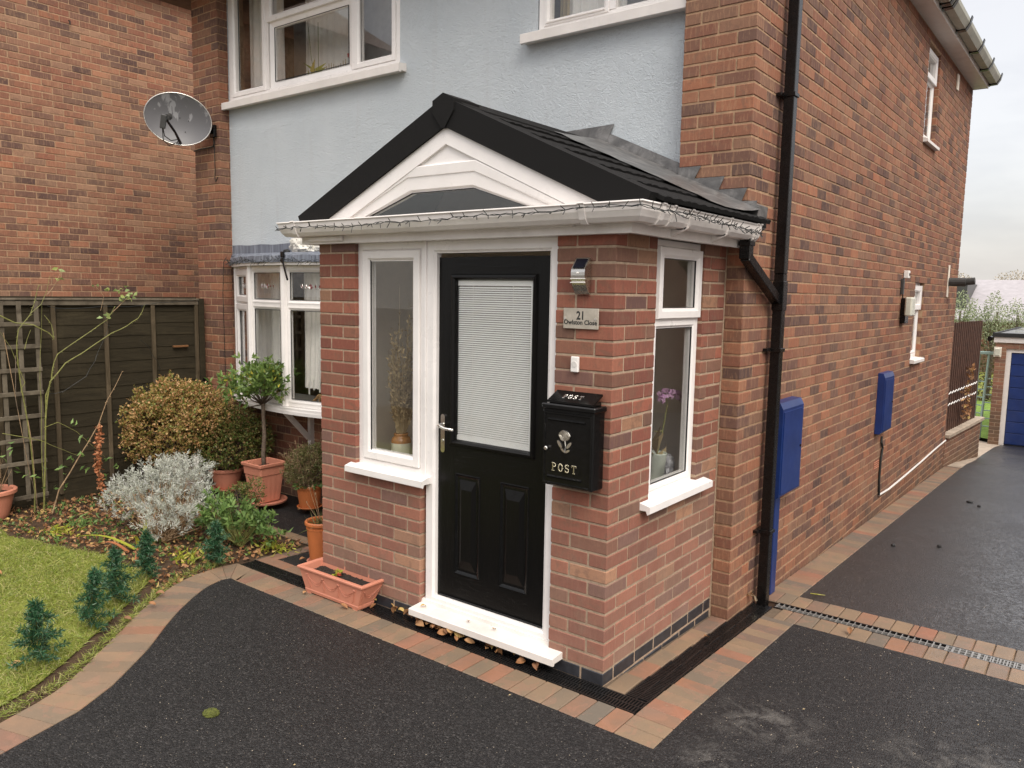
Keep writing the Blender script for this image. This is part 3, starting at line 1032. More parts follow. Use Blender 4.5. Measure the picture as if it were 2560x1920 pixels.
# front left
for r in range(29):
    za = zb0 + r * .075
    if r <= 9:
        if ev(r): xs = [(-2.155, -2.0525), (-2.0425, -1.8275), (-1.8175, -1.6025), (-1.5925, -1.3775), (-1.3675, -1.265)]
        else: xs = [(-2.155, -1.94), (-1.93, -1.715), (-1.705, -1.49), (-1.48, -1.265)]
    else:
        xs = [(-2.155, -2.0525), (-2.0425, -1.82)] if ev(r) else [(-2.155, -1.94), (-1.93, -1.82)]
    for a, b in xs: fd.add(a, b, 0, H_, za, za + .065, (0, -1, 0))
# left face (unseen side)
fd.run('y', PX0, -1, 0.0, 1.290, zb0, 29, pitch=.218, depth=H_, first=lambda r: (.1125, .208))
# blue engineering bricks
for k, (z0_, xs0) in enumerate(((0.0, PX0), (-.075, PX0))):
    x = PX0 + (0 if k == 0 else -.11)
    while x < -.01:
        a, b = max(x, PX0), min(x + .215, 0)
        if k == 0: fd.add(a, b, .001, H_, z0_, z0_ + .065, (0, -1, 0), M['blue_brick'])
        x += .225
    y = .1125 if k == 0 else .0
    while y < 1.28:
        fd.add(-H_, -.001, y, min(y + .208, 1.29), z0_, z0_ + .065, (1, 0, 0), M['blue_brick'])
        y += .218
fd.make()
core(porch, 'mortar_bed', M['mortar'], 'x', 0, -1, PX0 + .0065, -1.269, -.1, .865, .098)
core(porch, 'mortar_bed', M['mortar'], 'x', 0, -1, PX0 + .007, -1.825, .864, 2.26, .0985)
core(porch, 'mortar_bed', M['mortar'], 'x', 0, -1, -.331, -.0065, -.1, 2.26, .098)
core(porch, 'mortar_bed', M['mortar'], 'y', 0, 1, .0045, 1.288, -.12, 2.26, .098, holes=[(.419, .993, .862, 2.27)])
core(porch, 'mortar_bed', M['mortar'], 'y', PX0, -1, .0045, 1.288, -.12, 2.26, .098)
# mortar fillet where porch meets house
mb = MB(); mb.box(-.03, .004, 1.288, 1.2955, -.06, 2.25); mb.build('mortar_fillet', M['mortar'], porch)
# interior
mb = MB()
mb.box(PX0 + .11, -.11, DY - .012, DY - .004, .1, 2.24)
mb.box(PX0 + .105, PX0 + .112, .1, DY - .012, .1, 2.24)
mb.box(PX0 + .11, -.11, .04, DY, 2.245, 2.26)
mb.build('inner_wall', M['cream'], porch)
mb = MB(); mb.box(-.112, -.105, .11, .41, .1, 2.24); mb.box(-.112, -.105, 1.0, DY - .01, .1, 2.24); mb.box(-.112, -.105, .41, 1.0, .1, .83)
mb.box(-.33, -.11, .105, .112, .1, 2.24); mb.box(PX0 + .11, -1.83, .105, .112, .1, 2.24); mb.box(-1.83, -1.26, .105, .112, .1, .84)
mb.build('inner_lining', M['cream'], porch)
mb = MB(); mb.box(PX0 + .1, -.1, .1, DY, .07, .095); mb.build('inner_floor', M['pine'], porch)
mb = MB(); mb.box(-1.83, -1.25, .075, .24, .862, .885, .004); mb.box(-.24, -.08, .41, 1.0, .862, .885, .004); mb.build('window_board', M['upvc'], porch)

# front window and door frame
P0 = PX(.03)
win = MB().mesh('side_window')
def group_part(name, parent, loc):
    """a part that carries sub-parts: its own small mesh is the outer frame"""
    pass
fw_ = pframe(porch, 'side_window', P0, rect(-1.825, -1.252, .863, 2.226), .050, -.05, 0.0)
pframe(fw_, 'sash', P0, rect(-1.776, -1.300, .912, 2.178), .060, -.045, .010, ch=.014)
pane(fw_, P0, rect(-1.73, -1.325, .945, 2.15), -.012)
gasket(fw_, P0, rect(-1.716, -1.336, .957, 2.143), -.004)
# sill under it
def sillprof(parent, P, u0, u1, ztop, proj, name='window_sill', mat=None):
    m_ = MB()
    sec = [(-.06, ztop), (.0, ztop - .002), (proj, ztop - .016), (proj, ztop - .052), (proj - .014, ztop - .060), (proj - .022, ztop - .040), (-.06, ztop - .040)]
    k = len(sec)
    vs = [P(u0, n, z) for n, z in sec] + [P(u1, n, z) for n, z in sec]
    fs = [tuple(range(k)), tuple(range(2 * k - 1, k - 1, -1))] + [(i, i + k, (i + 1) % k + k, (i + 1) % k) for i in range(k)]
    m_.add(vs, fs)
    return m_.build(name, mat or M['upvc'], parent)
sillprof(porch, PX(0.0), -1.868, -1.205, .874, .052)
# door frame
df = pframe(porch, 'door_frame', P0, rect(-1.248, -.335, .10, 2.226), .068, -.05, 0.0, ch=.012)
mb = MB(); mb.box(-1.262, -1.246, .022, .03, .87, 2.226); mb.build('coupling_strip', M['upvc'], df)
# head mouldings under fascia
mb = MB()
for (z0_, z1_, y_) in ((2.226, 2.24, .018), (2.24, 2.247, .008), (2.247, 2.262, .014)):
    mb.box(-1.825, -.335, y_, .06, z0_, z1_)
mb.build('head_moulding', M['upvc'], porch)
# door slab
PD = PX(.062)
dz0, dz1, dx0, dx1 = .135, 2.136, -1.178, -.402
door = MB()
gx0, gx1, gz0, gz1 = -1.055, -.522, 1.105, 2.012
door.box(dx0, gx0 + .002, .062, .105, dz0, dz1); door.box(gx1 - .002, dx1, .062, .105, dz0, dz1)
door = door.build('front_door', M['door_black'], porch)
for za_, zb_ in ((gz1, dz1), (.925, gz0), (dz0, .33)):
    mb = MB(); mb.box(gx0 + .002, gx1 - .002, .0622, .105, za_, zb_); mb.build('door_rail', M['door_rail'], door)
mb = MB(); mb.box(gx0 + .002, gx1 - .002, .0624, .105, .33, .925); mb.build('door_panel', M['door_black'], door)
for (a, b) in ((-1.045, -.861), (-.716, -.522)):
    mb = MB()
    poly = rect(a, b, .325, .918)
    mb.ring(poly, [(0, 0), (.004, .007), (.012, .004), (.020, .0), (.024, .0)], PD, closed=False)
    mb.build('panel_moulding', M['iron'], door)
    mb = MB()
    q = [(a + .03, .36), (b - .03, .36), (b - .03, .885), (a + .03, .885)]
    qi = [(a + .055, .415), (b - .055, .415), (b - .055, .83), (a + .055, .83)]
    vs = [PD(u, 0, z) for u, z in q] + [PD(u, .013, z) for u, z in qi]
    mb.add(vs, [(4, 5, 6, 7)] + [(i, (i + 1) % 4, (i + 1) % 4 + 4, i + 4) for i in range(4)])
    mb.build('raised_field', M['door_black'], door)
# glazing cassette
mb = MB(); mb.ring(rect(gx0 - .032, gx1 + .032, gz0 - .032, gz1 + .032), [(0, 0), (.006, .013), (.020, .016), (.030, .006), (.036, -.01), (.036, -.02)], PD, closed=False)
mb.build('glazing_bead', M['door_black'], door)
pane(door, PD, rect(gx0 + .002, gx1 - .002, gz0 + .002, gz1 - .002), -.008)
mb = MB()
nsl = 70
for i in range(nsl):
    z = gz0 + .03 + (gz1 - .035 - gz0 - .03) * i / nsl
    mb.add([PD(gx0 + .006, -.016, z), PD(gx1 - .026, -.016, z), PD(gx1 - .026, -.025, z + .0078), PD(gx0 + .006, -.025, z + .0078)], [(0, 1, 2, 3)])
mb.build('blind_slats', M['blind'], door, kind='stuff')
mb = MB(); mb.box(gx0 + .003, gx1 - .003, .078, .092, gz1 - .032, gz1 - .003); mb.box(gx0 + .003, gx1 - .003, .078, .092, gz0 + .003, gz0 + .028)
mb.box(gx1 - .024, gx1 - .003, .078, .092, gz0 + .028, gz1 - .032)
mb.build('blind_rail', M['blind'], door)
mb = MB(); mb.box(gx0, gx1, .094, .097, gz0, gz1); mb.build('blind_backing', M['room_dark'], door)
mb = MB()
for u in (gx0 + .115, gx1 - .14): mb.tube([PD(u, -.0145, gz0 + .02), PD(u, -.0145, gz1 - .03)], .0012, 4)
mb.build('blind_cord', M['white'], door)
# kick rail / weather bar
mb = MB(); mb.box(dx0 + .008, dx1 - .008, .050, .062, .150, .178, .003); mb.build('weather_bar', M['black_plastic'], door)
# handle
hd = MB()
for s, r_ in ((0, 0),):
    pts = [(-1.160 + .017 * math.sin(t), z_) for t, z_ in ()]
hx = -1.139
prof = []
for k in range(9):
    a = PI * k / 8; prof.append((hx + .0155 * math.cos(a), 1.232 + .0155 * math.sin(a)))
for k in range(9):
    a = PI + PI * k / 8; prof.append((hx + .0155 * math.cos(a), 1.040 + .0155 * math.sin(a)))
hd.prism(prof, PD, 0, .009)
hd = hd.build('door_handle', M['chrome'], door)
mb = MB(); mb.tube([PD(hx, .008, 1.188), PD(hx, .045, 1.188), PD(hx + .012, .055, 1.188), PD(hx + .055, .056, 1.176), PD(hx + .115, .050, 1.172)], [.009, .009, .009, .0085, .008], 10)
mb.build('lever', M['chrome'], hd, smooth=True)
mb = MB(); mb.tube([PD(hx, .006, 1.095), PD(hx, .014, 1.095)], .008, 12); mb.build('lock_barrel', M['steel'], hd)
# threshold
mb = MB()
sec = [(.06, .132), (.02, .128), (.015, .108), (-.085, .100), (-.09, .097), (-.09, .062), (-.076, .058), (-.070, .070), (.06, .070)]
k = len(sec)
vs = [(-1.268, y_, z_) for y_, z_ in sec] + [(-.245, y_, z_) for y_, z_ in sec]
mb.add(vs, [tuple(range(k)), tuple(range(2 * k - 1, k - 1, -1))] + [(i, i + k, (i + 1) % k + k, (i + 1) % k) for i in range(k)])
mb.build('door_sill', M['upvc_dirty'], porch)
mb = MB(); mb.box(-1.25, -.335, .03, .1, -.02, .072); mb.build('sill_support', M['blue_brick'], porch)

# right window
P1 = PY(-.03)
rw = pframe(porch, 'flank_window', P1, rect(.437 - .02, .995, .863, 2.235), .045, -.05, 0.0)
mb = MB(); mb.box(-.078, -.029, .46, .952, 1.800, 1.835); mb.build('transom', M['upvc'], rw)
pframe(rw, 'top_sash', P1, rect(.470, .985, 1.822, 2.195), .055, -.045, .022, ch=.014)
pframe(rw, 'sash', P1, rect(.455, .962, .900, 1.806), .036, -.045, .004, ch=.010)
pane(rw, P1, rect(.52, .94, 1.86, 2.14), -.010)
gasket(rw, P1, rect(.524, .931, 1.876, 2.141), 0.002)
pane(rw, P1, rect(.485, .935, .925, 1.78), -.014)
gasket(rw, P1, rect(.490, .927, .935, 1.771), -.006)
sillprof(porch, PY(0.0), .318, 1.108, .876, .060)

# fascia, soffit, gutter
FX0, FX1, FY = -2.26, .105, -.05
mb = MB()
mb.box(FX0, FX1, FY, FY + .012, 2.225, 2.352)
mb.box(FX1 - .012, FX1, FY + .0125, DY - .002, 2.225, 2.352)
mb.box(FX0, FX0 + .012, FY + .0125, DY - .002, 2.225, 2.352)
mb.build('fascia', M['gutter'], porch)
mb = MB()
mb.box(FX0 + .004, -1.825, FY + .014, .10, 2.236, 2.244); mb.box(-.335, FX1 - .014, FY + .014, .02, 2.236, 2.244); mb.box(-.004, FX1 - .014, .021, DY - .003, 2.236, 2.244)
mb.box(-1.825, -.335, FY + .014, .0135, 2.262, 2.27)
mb.build('soffit_board', M['gutter'], porch)
mb = MB()
mb.box(-.52, -.20, FY - .018, FY - .001, 2.262, 2.292, .003); mb.box(-2.18, -1.86, FY - .018, FY - .001, 2.238, 2.268, .003)
mb.build('fascia_joint', M['gutter'], porch)
gprof = [(.001, 2.345), (.001, 2.285), (.028, 2.268), (.070, 2.270), (.088, 2.290), (.100, 2.318), (.104, 2.345), (.112, 2.352), (.110, 2.358), (.098, 2.356), (.094, 2.320), (.080, 2.290), (.066, 2.277), (.030, 2.276), (.010, 2.290), (.010, 2.345)]
def gutter_sweep(mb, path, prof):
    """path of xy points; prof n is offset to the right-hand (outer) side"""
    k = len(prof); m = len(path); vs = []
    for i in range(m):
        p = Vector(path[i])
        d0 = (Vector(path[i]) - Vector(path[i - 1])).normalized() if i > 0 else None
        d1 = (Vector(path[i + 1]) - Vector(path[i])).normalized() if i < m - 1 else None
        if d0 is None: d0 = d1
        if d1 is None: d1 = d0
        n0 = Vector((d0.y, -d0.x)); n1 = Vector((d1.y, -d1.x))
        b = n0 + n1; kf = 1 / max(.2, 1 + n0.dot(n1))
        for n, z in prof: vs.append((p.x + b.x * kf * n, p.y + b.y * kf * n, z))
    fs = []
    for i in range(m - 1):
        for a in range(k):
            c_ = (a + 1) % k
            fs.append((i * k + a, i * k + c_, (i + 1) * k + c_, (i + 1) * k + a))
    fs.append(tuple(range(k))); fs.append(tuple((m - 1) * k + a for a in range(k - 1, -1, -1)))
    mb.add(vs, fs)
mb = MB(); gutter_sweep(mb, [(FX0, DY - .01), (FX0, FY), (FX1, FY), (FX1, DY - .02)], gprof)
gut = mb.build('gutter', M['gutter'], porch)
# union clips and brackets
def clip_prof(o): return [(n + (o if n > .02 else 0), z - (o if z < 2.30 else -o * .6)) for n, z in gprof[:9]] + [(n, z) for n, z in gprof[9:]]
for (a, b) in (((-.12, FY), (-.085, FY)), ((FX1, .03), (FX1, .065)), ((-2.23, FY), (-2.195, FY)), ((FX1, .14), (FX1, .165)), ((FX1, 1.245), (FX1, 1.275))):
    mb = MB(); gutter_sweep(mb, [a, b], clip_prof(.006)); mb.build('gutter_clip', M['gutter'], gut)
for y in (.34, .82, 1.20):
    mb = MB(); gutter_sweep(mb, [(FX1, y), (FX1, y + .022)], clip_prof(.005))
    mb.add([(FX1 + .001, y, 2.232), (FX1 + .001, y + .022, 2.232), (FX1 + .098, y + .022, 2.272), (FX1 + .098, y, 2.272), (FX1 + .001, y, 2.285), (FX1 + .001, y + .022, 2.285)],
           [(0, 1, 2, 3), (0, 3, 4), (1, 5, 2), (4, 3, 2, 5)])
    mb.build('gutter_bracket', M['gutter'], gut)

# roof
SL = .455; RX, RZ = -1.04, 2.966
def roofz(x): return RZ - abs(x - RX) * SL
mb = MB()
xl, xr = RX - 1.243, RX + 1.243
# black verge, two pieces
for s in (-1, 1):
    xe = RX + s * 1.243
    poly = [(RX, RZ + .004), (xe, RZ - 1.243 * SL), (xe - s * .02, RZ - 1.243 * SL - .036), (xe - s * .25, RZ - 1.243 * SL - .036 - .004), (RX, RZ - .150)]
    if s == 1: poly = poly[::-1]
    vmb = MB(); vmb.prism(poly, PX(0), .062, -.10)
    vmb.build('verge', M['roof_black'], porch)
    poly = [(RX, RZ - .1505), (RX + s * (1.243 - .235), RZ - .1505 - (1.243 - .235) * SL), (RX + s * (1.243 - .235 - .19), 2.354), (RX, RZ - .238)]
    if s == 1: poly = poly[::-1]
    vmb = MB(); vmb.prism(poly, PX(0), .046, -.02)
    vmb.build('bargeboard', M['upvc'], porch)
cap = [(RX - .075, RZ - .012), (RX, RZ + .022), (RX + .075, RZ - .012), (RX + .075, RZ - .075), (RX + .012, RZ - .158), (RX - .012, RZ - .158), (RX - .075, RZ - .075)]
vmb = MB(); vmb.prism(cap[::-1], PX(0), .072, -.14); vmb.build('ridge_end_cap', M['roof_black'], porch)
# gable wall and its window
GW = [(-1.09 - 1.146, 2.225), (-1.09 + 1.146, 2.225), (-1.09 + .256, 2.630), (-1.09 - .256, 2.630)]
gpoly = GW
mb = MB()
mb.prism([(RX - 1.0, 2.352), (-1.09 - .845, 2.352), (-1.09 - .256, 2.632), (-1.09 + .256, 2.632), (-1.09 + .845, 2.352), (RX + 1.0, 2.352), (RX, 2.80)], PX(0), .030, .0)
mb.build('gable_panel', M['upvc'], porch)
gf = MB(); gf.ring(GW, [(0, -.02), (0, .040), (.006, .044), (.055, .040), (.058, .034), (.062, .034), (.125, .030), (.135, .018), (.140, .018), (.140, -.02)], PX(0))
gf = gf.build('gable_window', M['upvc'], porch)
gp = inset(GW, .138); pane(gf, PX(0), gp, .012)
gg = MB(); gg.ring(inset(GW, .139), [(0, .010), (0, .020), (.004, .020), (.004, .010)], PX(0)); gg.build('gasket', M['rubber'], gf)
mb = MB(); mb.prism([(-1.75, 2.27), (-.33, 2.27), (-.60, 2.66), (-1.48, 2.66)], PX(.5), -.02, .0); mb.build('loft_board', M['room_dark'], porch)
# tiled slopes: eight courses of interlocking sheet tiles
def tile_mesh(w, L):
    mb = MB(); nx = 10
    top = []; bot = []
    vs = []
    for j, (u, th) in enumerate(((0, .016), (.05, .0155), (L, .004))):
        for i in range(nx + 1):
            y = -w / 2 + w * i / nx
            bumpz = .0045 * (1 if (i // 2) % 2 == 0 else 0)
            vs.append((u, y, th + bumpz * (1 if j < 2 else .4)))
    fs = []
    for j in range(2):
        for i in range(nx):
            a = j * (nx + 1) + i
            fs.append((a, a + 1, a + nx + 2, a + nx + 1))
    b = len(vs)
    for i in range(nx + 1):
        vs.append((0, -w / 2 + w * i / nx, -.004))
    for i in range(nx): fs.append((b + i, b + i + 1, i + 1, i))
    # sides
    for i in (0, nx):
        y = -w / 2 + w * i / nx
        c0 = len(vs); vs.append((L, y, -.004))
        fs.append((b + i, i, (nx + 1) + i, 2 * (nx + 1) + i, c0))
    mb.add(vs, fs)
    return mb.mesh('roof_tile', M['roof_black'])
ang = math.atan(SL)
slope_len = 1.27 / math.cos(ang)
ncs = 6; L_ = slope_len / ncs
tm = tile_mesh(.2685, L_ + .03)
for s in (1, -1):
    for c_ in range(ncs):
        for k in range(5):
            yc = .075 + .134 + k * .2705 - .07
            d = (c_ + 1) * L_
            xx = RX + s * d * math.cos(ang); zz = RZ - .020 - d * math.sin(ang)
            # local +x runs up the slope
            o = link('roof_tile', tm, porch, (xx, yc, zz))
            o.rotation_euler = Matrix(((-s * math.cos(ang), 0, s * math.sin(ang)), (0, -s, 0), (math.sin(ang), 0, math.cos(ang)))).to_euler()
mb = MB()
for s in (-1, 1):
    poly = [(RX, RZ - .024), (RX + s * 1.23, RZ - .024 - 1.23 * SL), (RX + s * 1.23, RZ - .06 - 1.23 * SL), (RX, RZ - .06)]
    mb.prism(poly, PX(0), -.02, -(BY - .001))
mb.build('roof_deck', M['roof_black'], porch)
# ridge caps
for k in range(3):
    mb = MB(); y0 = -.02 + k * .45
    mb.prism([(RX - .11, RZ - .045), (RX - .012, RZ + .012), (RX + .012, RZ + .012), (RX + .11, RZ - .045), (RX + .11, RZ - .060), (RX, RZ - .01), (RX - .11, RZ - .060)][::-1], PX(0), -y0, -(y0 + .45 + (.0)))
    mb.build('ridge_tile', M['roof_black'], porch)
# lead flashing
rp = lambda x, dz=0: (x, roofz(x) + dz)
mb = MB()
def sheetpoly(pts, nrm, t=.003):
    pts = [Vector(p) for p in pts]; nrm = Vector(nrm); k = len(pts)
    mb.add([p for p in pts] + [p + nrm * t for p in pts], [tuple(range(k)), tuple(range(2 * k - 1, k - 1, -1))] + [(i, (i + 1) % k, (i + 1) % k + k, i + k) for i in range(k)])
# upstand on the rendered wall, right slope
sheetpoly([(-.92, BY - .006, roofz(-.92) - .02), (-.333, BY - .006, roofz(-.333) - .02), (-.333, BY - .006, roofz(-.333) + .105), (-.92, BY - .006, roofz(-.92) + .105)], (0, -1, 0))
# apron lying on the tiles (rolled, slightly wavy)
na = 14
vs = []; fs = []
rows_ = 5
for j in range(rows_):
    t = j / (rows_ - 1)
    for i in range(na + 1):
        x = -.97 + (1.165) * i / na
        yy = (BY - .008) * (1 - t) + (.82 + .012 * math.sin(i * 1.7)) * t
        if x > XC - .46: yy = min(yy, DY - .006) if t < .01 else (DY - .006) * (1 - t) + (.82 - .10 * max(0, i / na - .6) + .010 * math.sin(i * 2.3)) * t
        zz = roofz(x) + .008 + .034 * (1 - t) ** 2 + .0022 * math.sin(i * 2.9 + j * 1.3)
        vs.append((x, yy, zz))
for j in range(rows_ - 1):
    for i in range(na):
        a = j * (na + 1) + i
        fs.append((a, a + 1, a + na + 2, a + na + 1))
mb.add(vs, fs)
mb.build('lead_apron', M['lead'], porch)
mb = MB()
# saddle on the ridge
sheetpoly([(-1.29, BY - .008, roofz(-1.29) + .03), (-1.29, BY - .008, 3.052), (-.86, BY - .008, 3.062), (-.94, BY - .008, roofz(-.94) - .01)], (0, -1, 0))
mb.build('ridge_saddle', M['lead'], porch)
# stepped flashing on the pier
steps = [(-.333, 2.640), (-.333, 2.722), (-.184, 2.722), (-.224, 2.650), (-.032, 2.650), (-.066, 2.574), (.110, 2.574), (.079, 2.500), (.172, 2.497), (.150, 2.360), (.10, 2.372)]
mb = MB(); vs = []
poly = [(x, z) for x, z in steps][::-1]
mb.prism(poly, PX(DY), .006, .010)
mb.build('stepped_flashing', M['lead'], porch)
mb = MB(); mb.prism([(.118, 2.34), (.172, 2.34), (.185, 2.47), (.118, 2.50)], PX(DY), .012, -.14); mb.build('flashing_return', M['lead'], porch)
# ================================================================== HOUSE
house = thing('house', 'two storey house with pale blue rendered front, brick piers and a long brick flank', 'house', (-2.8, 5, 0))
HT = 4.68
hb = Bricks(house, M['brick_old'], limit=296)
HZ0 = -.385
# which z do the house courses start: joints at zp = 3.545 - .075k
hz = 3.545 + .005 - .075 * 60      # a brick bottom
while hz > -.40: hz -= .075
hz += .075
rows_all = int((HT + .25 - hz) / .075)
# right pier front: two bricks wide
fl = lambda r: (0, .2205) if r % 2 == 0 else (0, .1055)
hb.run('x', DY, -1, -.333, XC, hz, rows_all, pitch=.2275, holes=[(-.34, -.006, -1, 2.50)], first=lambda r: (0, .2205 - .01) if r % 2 == 0 else (0, .103), lastcut=lambda r: 0 if r % 2 == 0 else 0)
# flank wall
SW = [(6.03, 6.56, 3.62, 4.54), (6.20, 6.62, 1.25, 2.11)]
SIDEH = [(5.99, 6.60, 3.605, 4.57), (6.16, 6.66, 1.285, 2.13)]
hb.run('y', XC, 1, DY, 8.86, hz, int((HT - hz) / .075) + 0, pitch=.215, depth=.1025, holes=SIDEH,
       first=lambda r: (.1125, .205) if r % 2 == 0 else (.0 + .215, .205))
# left pier
hb.run('x', DY, -1, XL, -5.266, hz + .02, rows_all, pitch=.225, first=lambda r: (0, .215) if r % 2 else (0, .1025))
hb.run('y', -5.266, 1, DY + .105, BY + .03, hz + .02, rows_all, pitch=.225, depth=.08)
# wall under and beside the bow window
hb.run('x', BY, -1, -5.26, -2.16, hz, int((.90 - hz) / .075), pitch=.225, first=lambda r: (0, .215) if r % 2 else (0, .1025))
hb.run('x', BY + .002, -1, -2.80, -2.16, hz + .075 * 16, 18, pitch=.225)
# front pieces of odd rows share the corner with the flank
for i, b in enumerate(hb.list):
    if b[6][1] == -1 and abs(b[1] - XC) < .02 and b[1] - b[0] < .15 and abs(b[2] - DY) < .001:
        hb.list[i] = (b[0], XC, b[2], DY + .205, b[4], b[5], b[6], b[7])
    elif b[6][1] == -1 and abs(b[1] - XC) < .02 and abs(b[2] - DY) < .001:
        hb.list[i] = (b[0], XC, b[2], b[3], b[4], b[5], b[6], b[7])
hb.make()
core(house, 'mortar_bed', M['mortar_old'], 'x', DY, -1, -.331, XC - .0065, -.5, HT + .3, .30, holes=[(-.34, -.1, -1, 2.0)])
core(house, 'mortar_bed', M['mortar_old'], 'y', XC, 1, DY + .0045, 8.86, -.75, HT, .12, holes=SIDEH)
core(house, 'mortar_bed', M['mortar_old'], 'x', DY, -1, XL + .005, -5.273, -.5, HT + .3, .30)
core(house, 'mortar_bed', M['mortar_old'], 'x', BY, -1, -5.27, -2.1, -.5, .84, .15)
core(house, 'mortar_bed', M['mortar_old'], 'x', BY + .0025, -1, -2.82, -2.1, .84, 2.19, .15)
core(house, 'left_wall', M['mortar_old'], 'y', XL, -1, DY + .3, 8.86, -.75, HT, .12)
core(house, 'rear_wall', M['mortar_old'], 'x', 8.86, 1, XL, XC - .005, -.75, HT, .1)

# rendered wall
W1 = (-5.263, -2.872, 3.735, 5.0); W2 = (-1.51, -.336, 3.735, 5.0)
core(house, 'rendered_wall', M['render'], 'x', BY, -1, -5.268, -.331, 2.19, HT + .3, .10, holes=[W1, W2], rec=0)

# upstairs windows
def sill_box(parent, u0, u1, z0, z1, y0, y1):
    mb = MB(); sec = [(y1, z1), (y0 + .004, z1 - .012), (y0, z1 - .016), (y0, z0 + .004), (y0 + .02, z0), (y0 + .03, z0 + .014), (y1, z0 + .014)]
    k = len(sec); vs = [(u0, y, z) for y, z in sec] + [(u1, y, z) for y, z in sec]
    mb.add(vs, [tuple(range(k)), tuple(range(2 * k - 1, k - 1, -1))] + [(i, i + k, (i + 1) % k + k, (i + 1) % k) for i in range(k)])
    mb.build('window_sill', M['white_paint'], parent)
PB = PX(BY + .02)
w1 = pframe(house, 'upstairs_window', PB, rect(-5.256, -2.875, 3.750, 4.98), .055, -.05, 0.018, label='wide upstairs window with plants on its sill')
mb = MB()
mb.box(-4.668, -4.612, BY + .0025, BY + .06, 3.80, 4.94); mb.box(-3.455, -3.395, BY + .0025, BY + .06, 3.80, 4.94)
mb.build('mullion', M['upvc'], w1)
pframe(w1, 'sash', PB, rect(-5.205, -4.665, 3.798, 4.93), .052, -.04, .024, ch=.012)
pframe(w1, 'sash', PB, rect(-3.415, -2.925, 3.798, 4.93), .052, -.04, .024, ch=.012)
pframe(w1, 'sash', PB, rect(-4.615, -3.452, 4.395, 4.93), .058, -.04, .030, ch=.012)
mb = MB(); mb.ring(rect(-4.60, -3.457, 3.80, 4.395), [(0, -.04), (0, .008), (.012, .004), (.05, -.005), (.06, -.014), (.062, -.03)], PB, closed=False); mb.build('glazing_bead', M['upvc'], w1)
for r_ in (rect(-5.12, -4.71, 3.85, 4.9), rect(-4.55, -3.51, 3.86, 4.35), rect(-3.37, -2.97, 3.85, 4.9), rect(-4.565, -3.50, 4.45, 4.9)):
    pane(w1, PB, r_, -.012); gasket(w1, PB, inset(r_, .004), -.006)
sill_box(w1, -5.262 - .06, -2.80, 3.672, 3.752, BY - .085, BY + .01)
w2 = pframe(house, 'upstairs_window', PB, rect(-1.50, -.345, 3.750, 4.98), .055, -.05, 0.018, label='upstairs window with cream curtain beside the right pier')
mb = MB(); mb.box(-.935, -.885, BY + .0025, BY + .06, 3.80, 4.94); mb.build('mullion', M['upvc'], w2)
pframe(w2, 'sash', PB, rect(-1.452, -.935, 3.785, 4.93), .040, -.04, .026, ch=.012)
pane(w2, PB, rect(-1.42, -.965, 3.81, 4.9), -.012)
pane(w2, PB, rect(-.888, -.39, 3.79, 4.94), -.012)
mb = MB(); mb.box(-1.43, -.96, BY - .018, BY - .006, 3.802, 3.812); mb.build('drip_bar', M['upvc'], w2)
sill_box(w2, -1.60, -.334, 3.672, 3.752, BY - .085, BY + .01)
# rooms behind upstairs windows
mb = MB(); mb.box(-5.2, -2.9, 2.15, 2.17, 3.6, 5.0); mb.box(-1.6, -.2, 2.15, 2.17, 3.6, 5.0); mb.build('room_back', M['room'], house)
mb = MB(); mb.box(-5.25, -2.8, BY + .10, BY + .32, 3.72, 3.78); mb.box(-1.55, -.33, BY + .10, BY + .32, 3.72, 3.78); mb.build('window_board', M['white_paint'], house)
def curtain(parent, x0, x1, y, z0, z1, folds, amp, mat, name='curtain', gather=None):
    nu, nv = folds * 6, 10
    vs = []; fs = []
    for j in range(nv + 1):
        t = j / nv
        for i in range(nu + 1):
            s = i / nu
            g = gather(t) if gather else 1
            x = x0 + (x1 - x0) * s * g
            vs.append((x, y + amp * math.sin(s * folds * 2 * PI) + amp * .4 * math.sin(s * 17 + t * 3), z1 + (z0 - z1) * t))
    for j in range(nv):
        for i in range(nu):
            a = j * (nu + 1) + i; fs.append((a, a + 1, a + nu + 2, a + nu + 1))
    mb = MB(); mb.add(vs, fs)
    return mb.build(name, mat, parent, smooth=True, fix=False)
curtain(w1, -4.60, -3.95, BY + .42, 3.75, 5.0, 7, .012, M['curtain'])
curtain(w1, -5.22, -4.66, BY + .22, 3.75, 5.0, 5, .012, M['curtain'])
mb = MB(); mb.tube([(-4.86, BY + .20, 3.9), (-4.86, BY + .20, 5.0)], .004, 5); mb.build('blind_cord', M['cord'], w1)
curtain(w1, -3.16, -2.86, BY + .20, 3.75, 5.0, 5, .02, M['curtain'])
curtain(w2, -1.40, -.93, BY + .22, 3.75, 5.0, 7, .018, M['curtain'])
curtain(w2, -1.46, -1.38, BY + .20, 3.75, 5.0, 2, .012, M['straw'])
curtain(w2, -.60, -.30, BY + .26, 3.75, 5.0, 4, .02, M['curtain'])

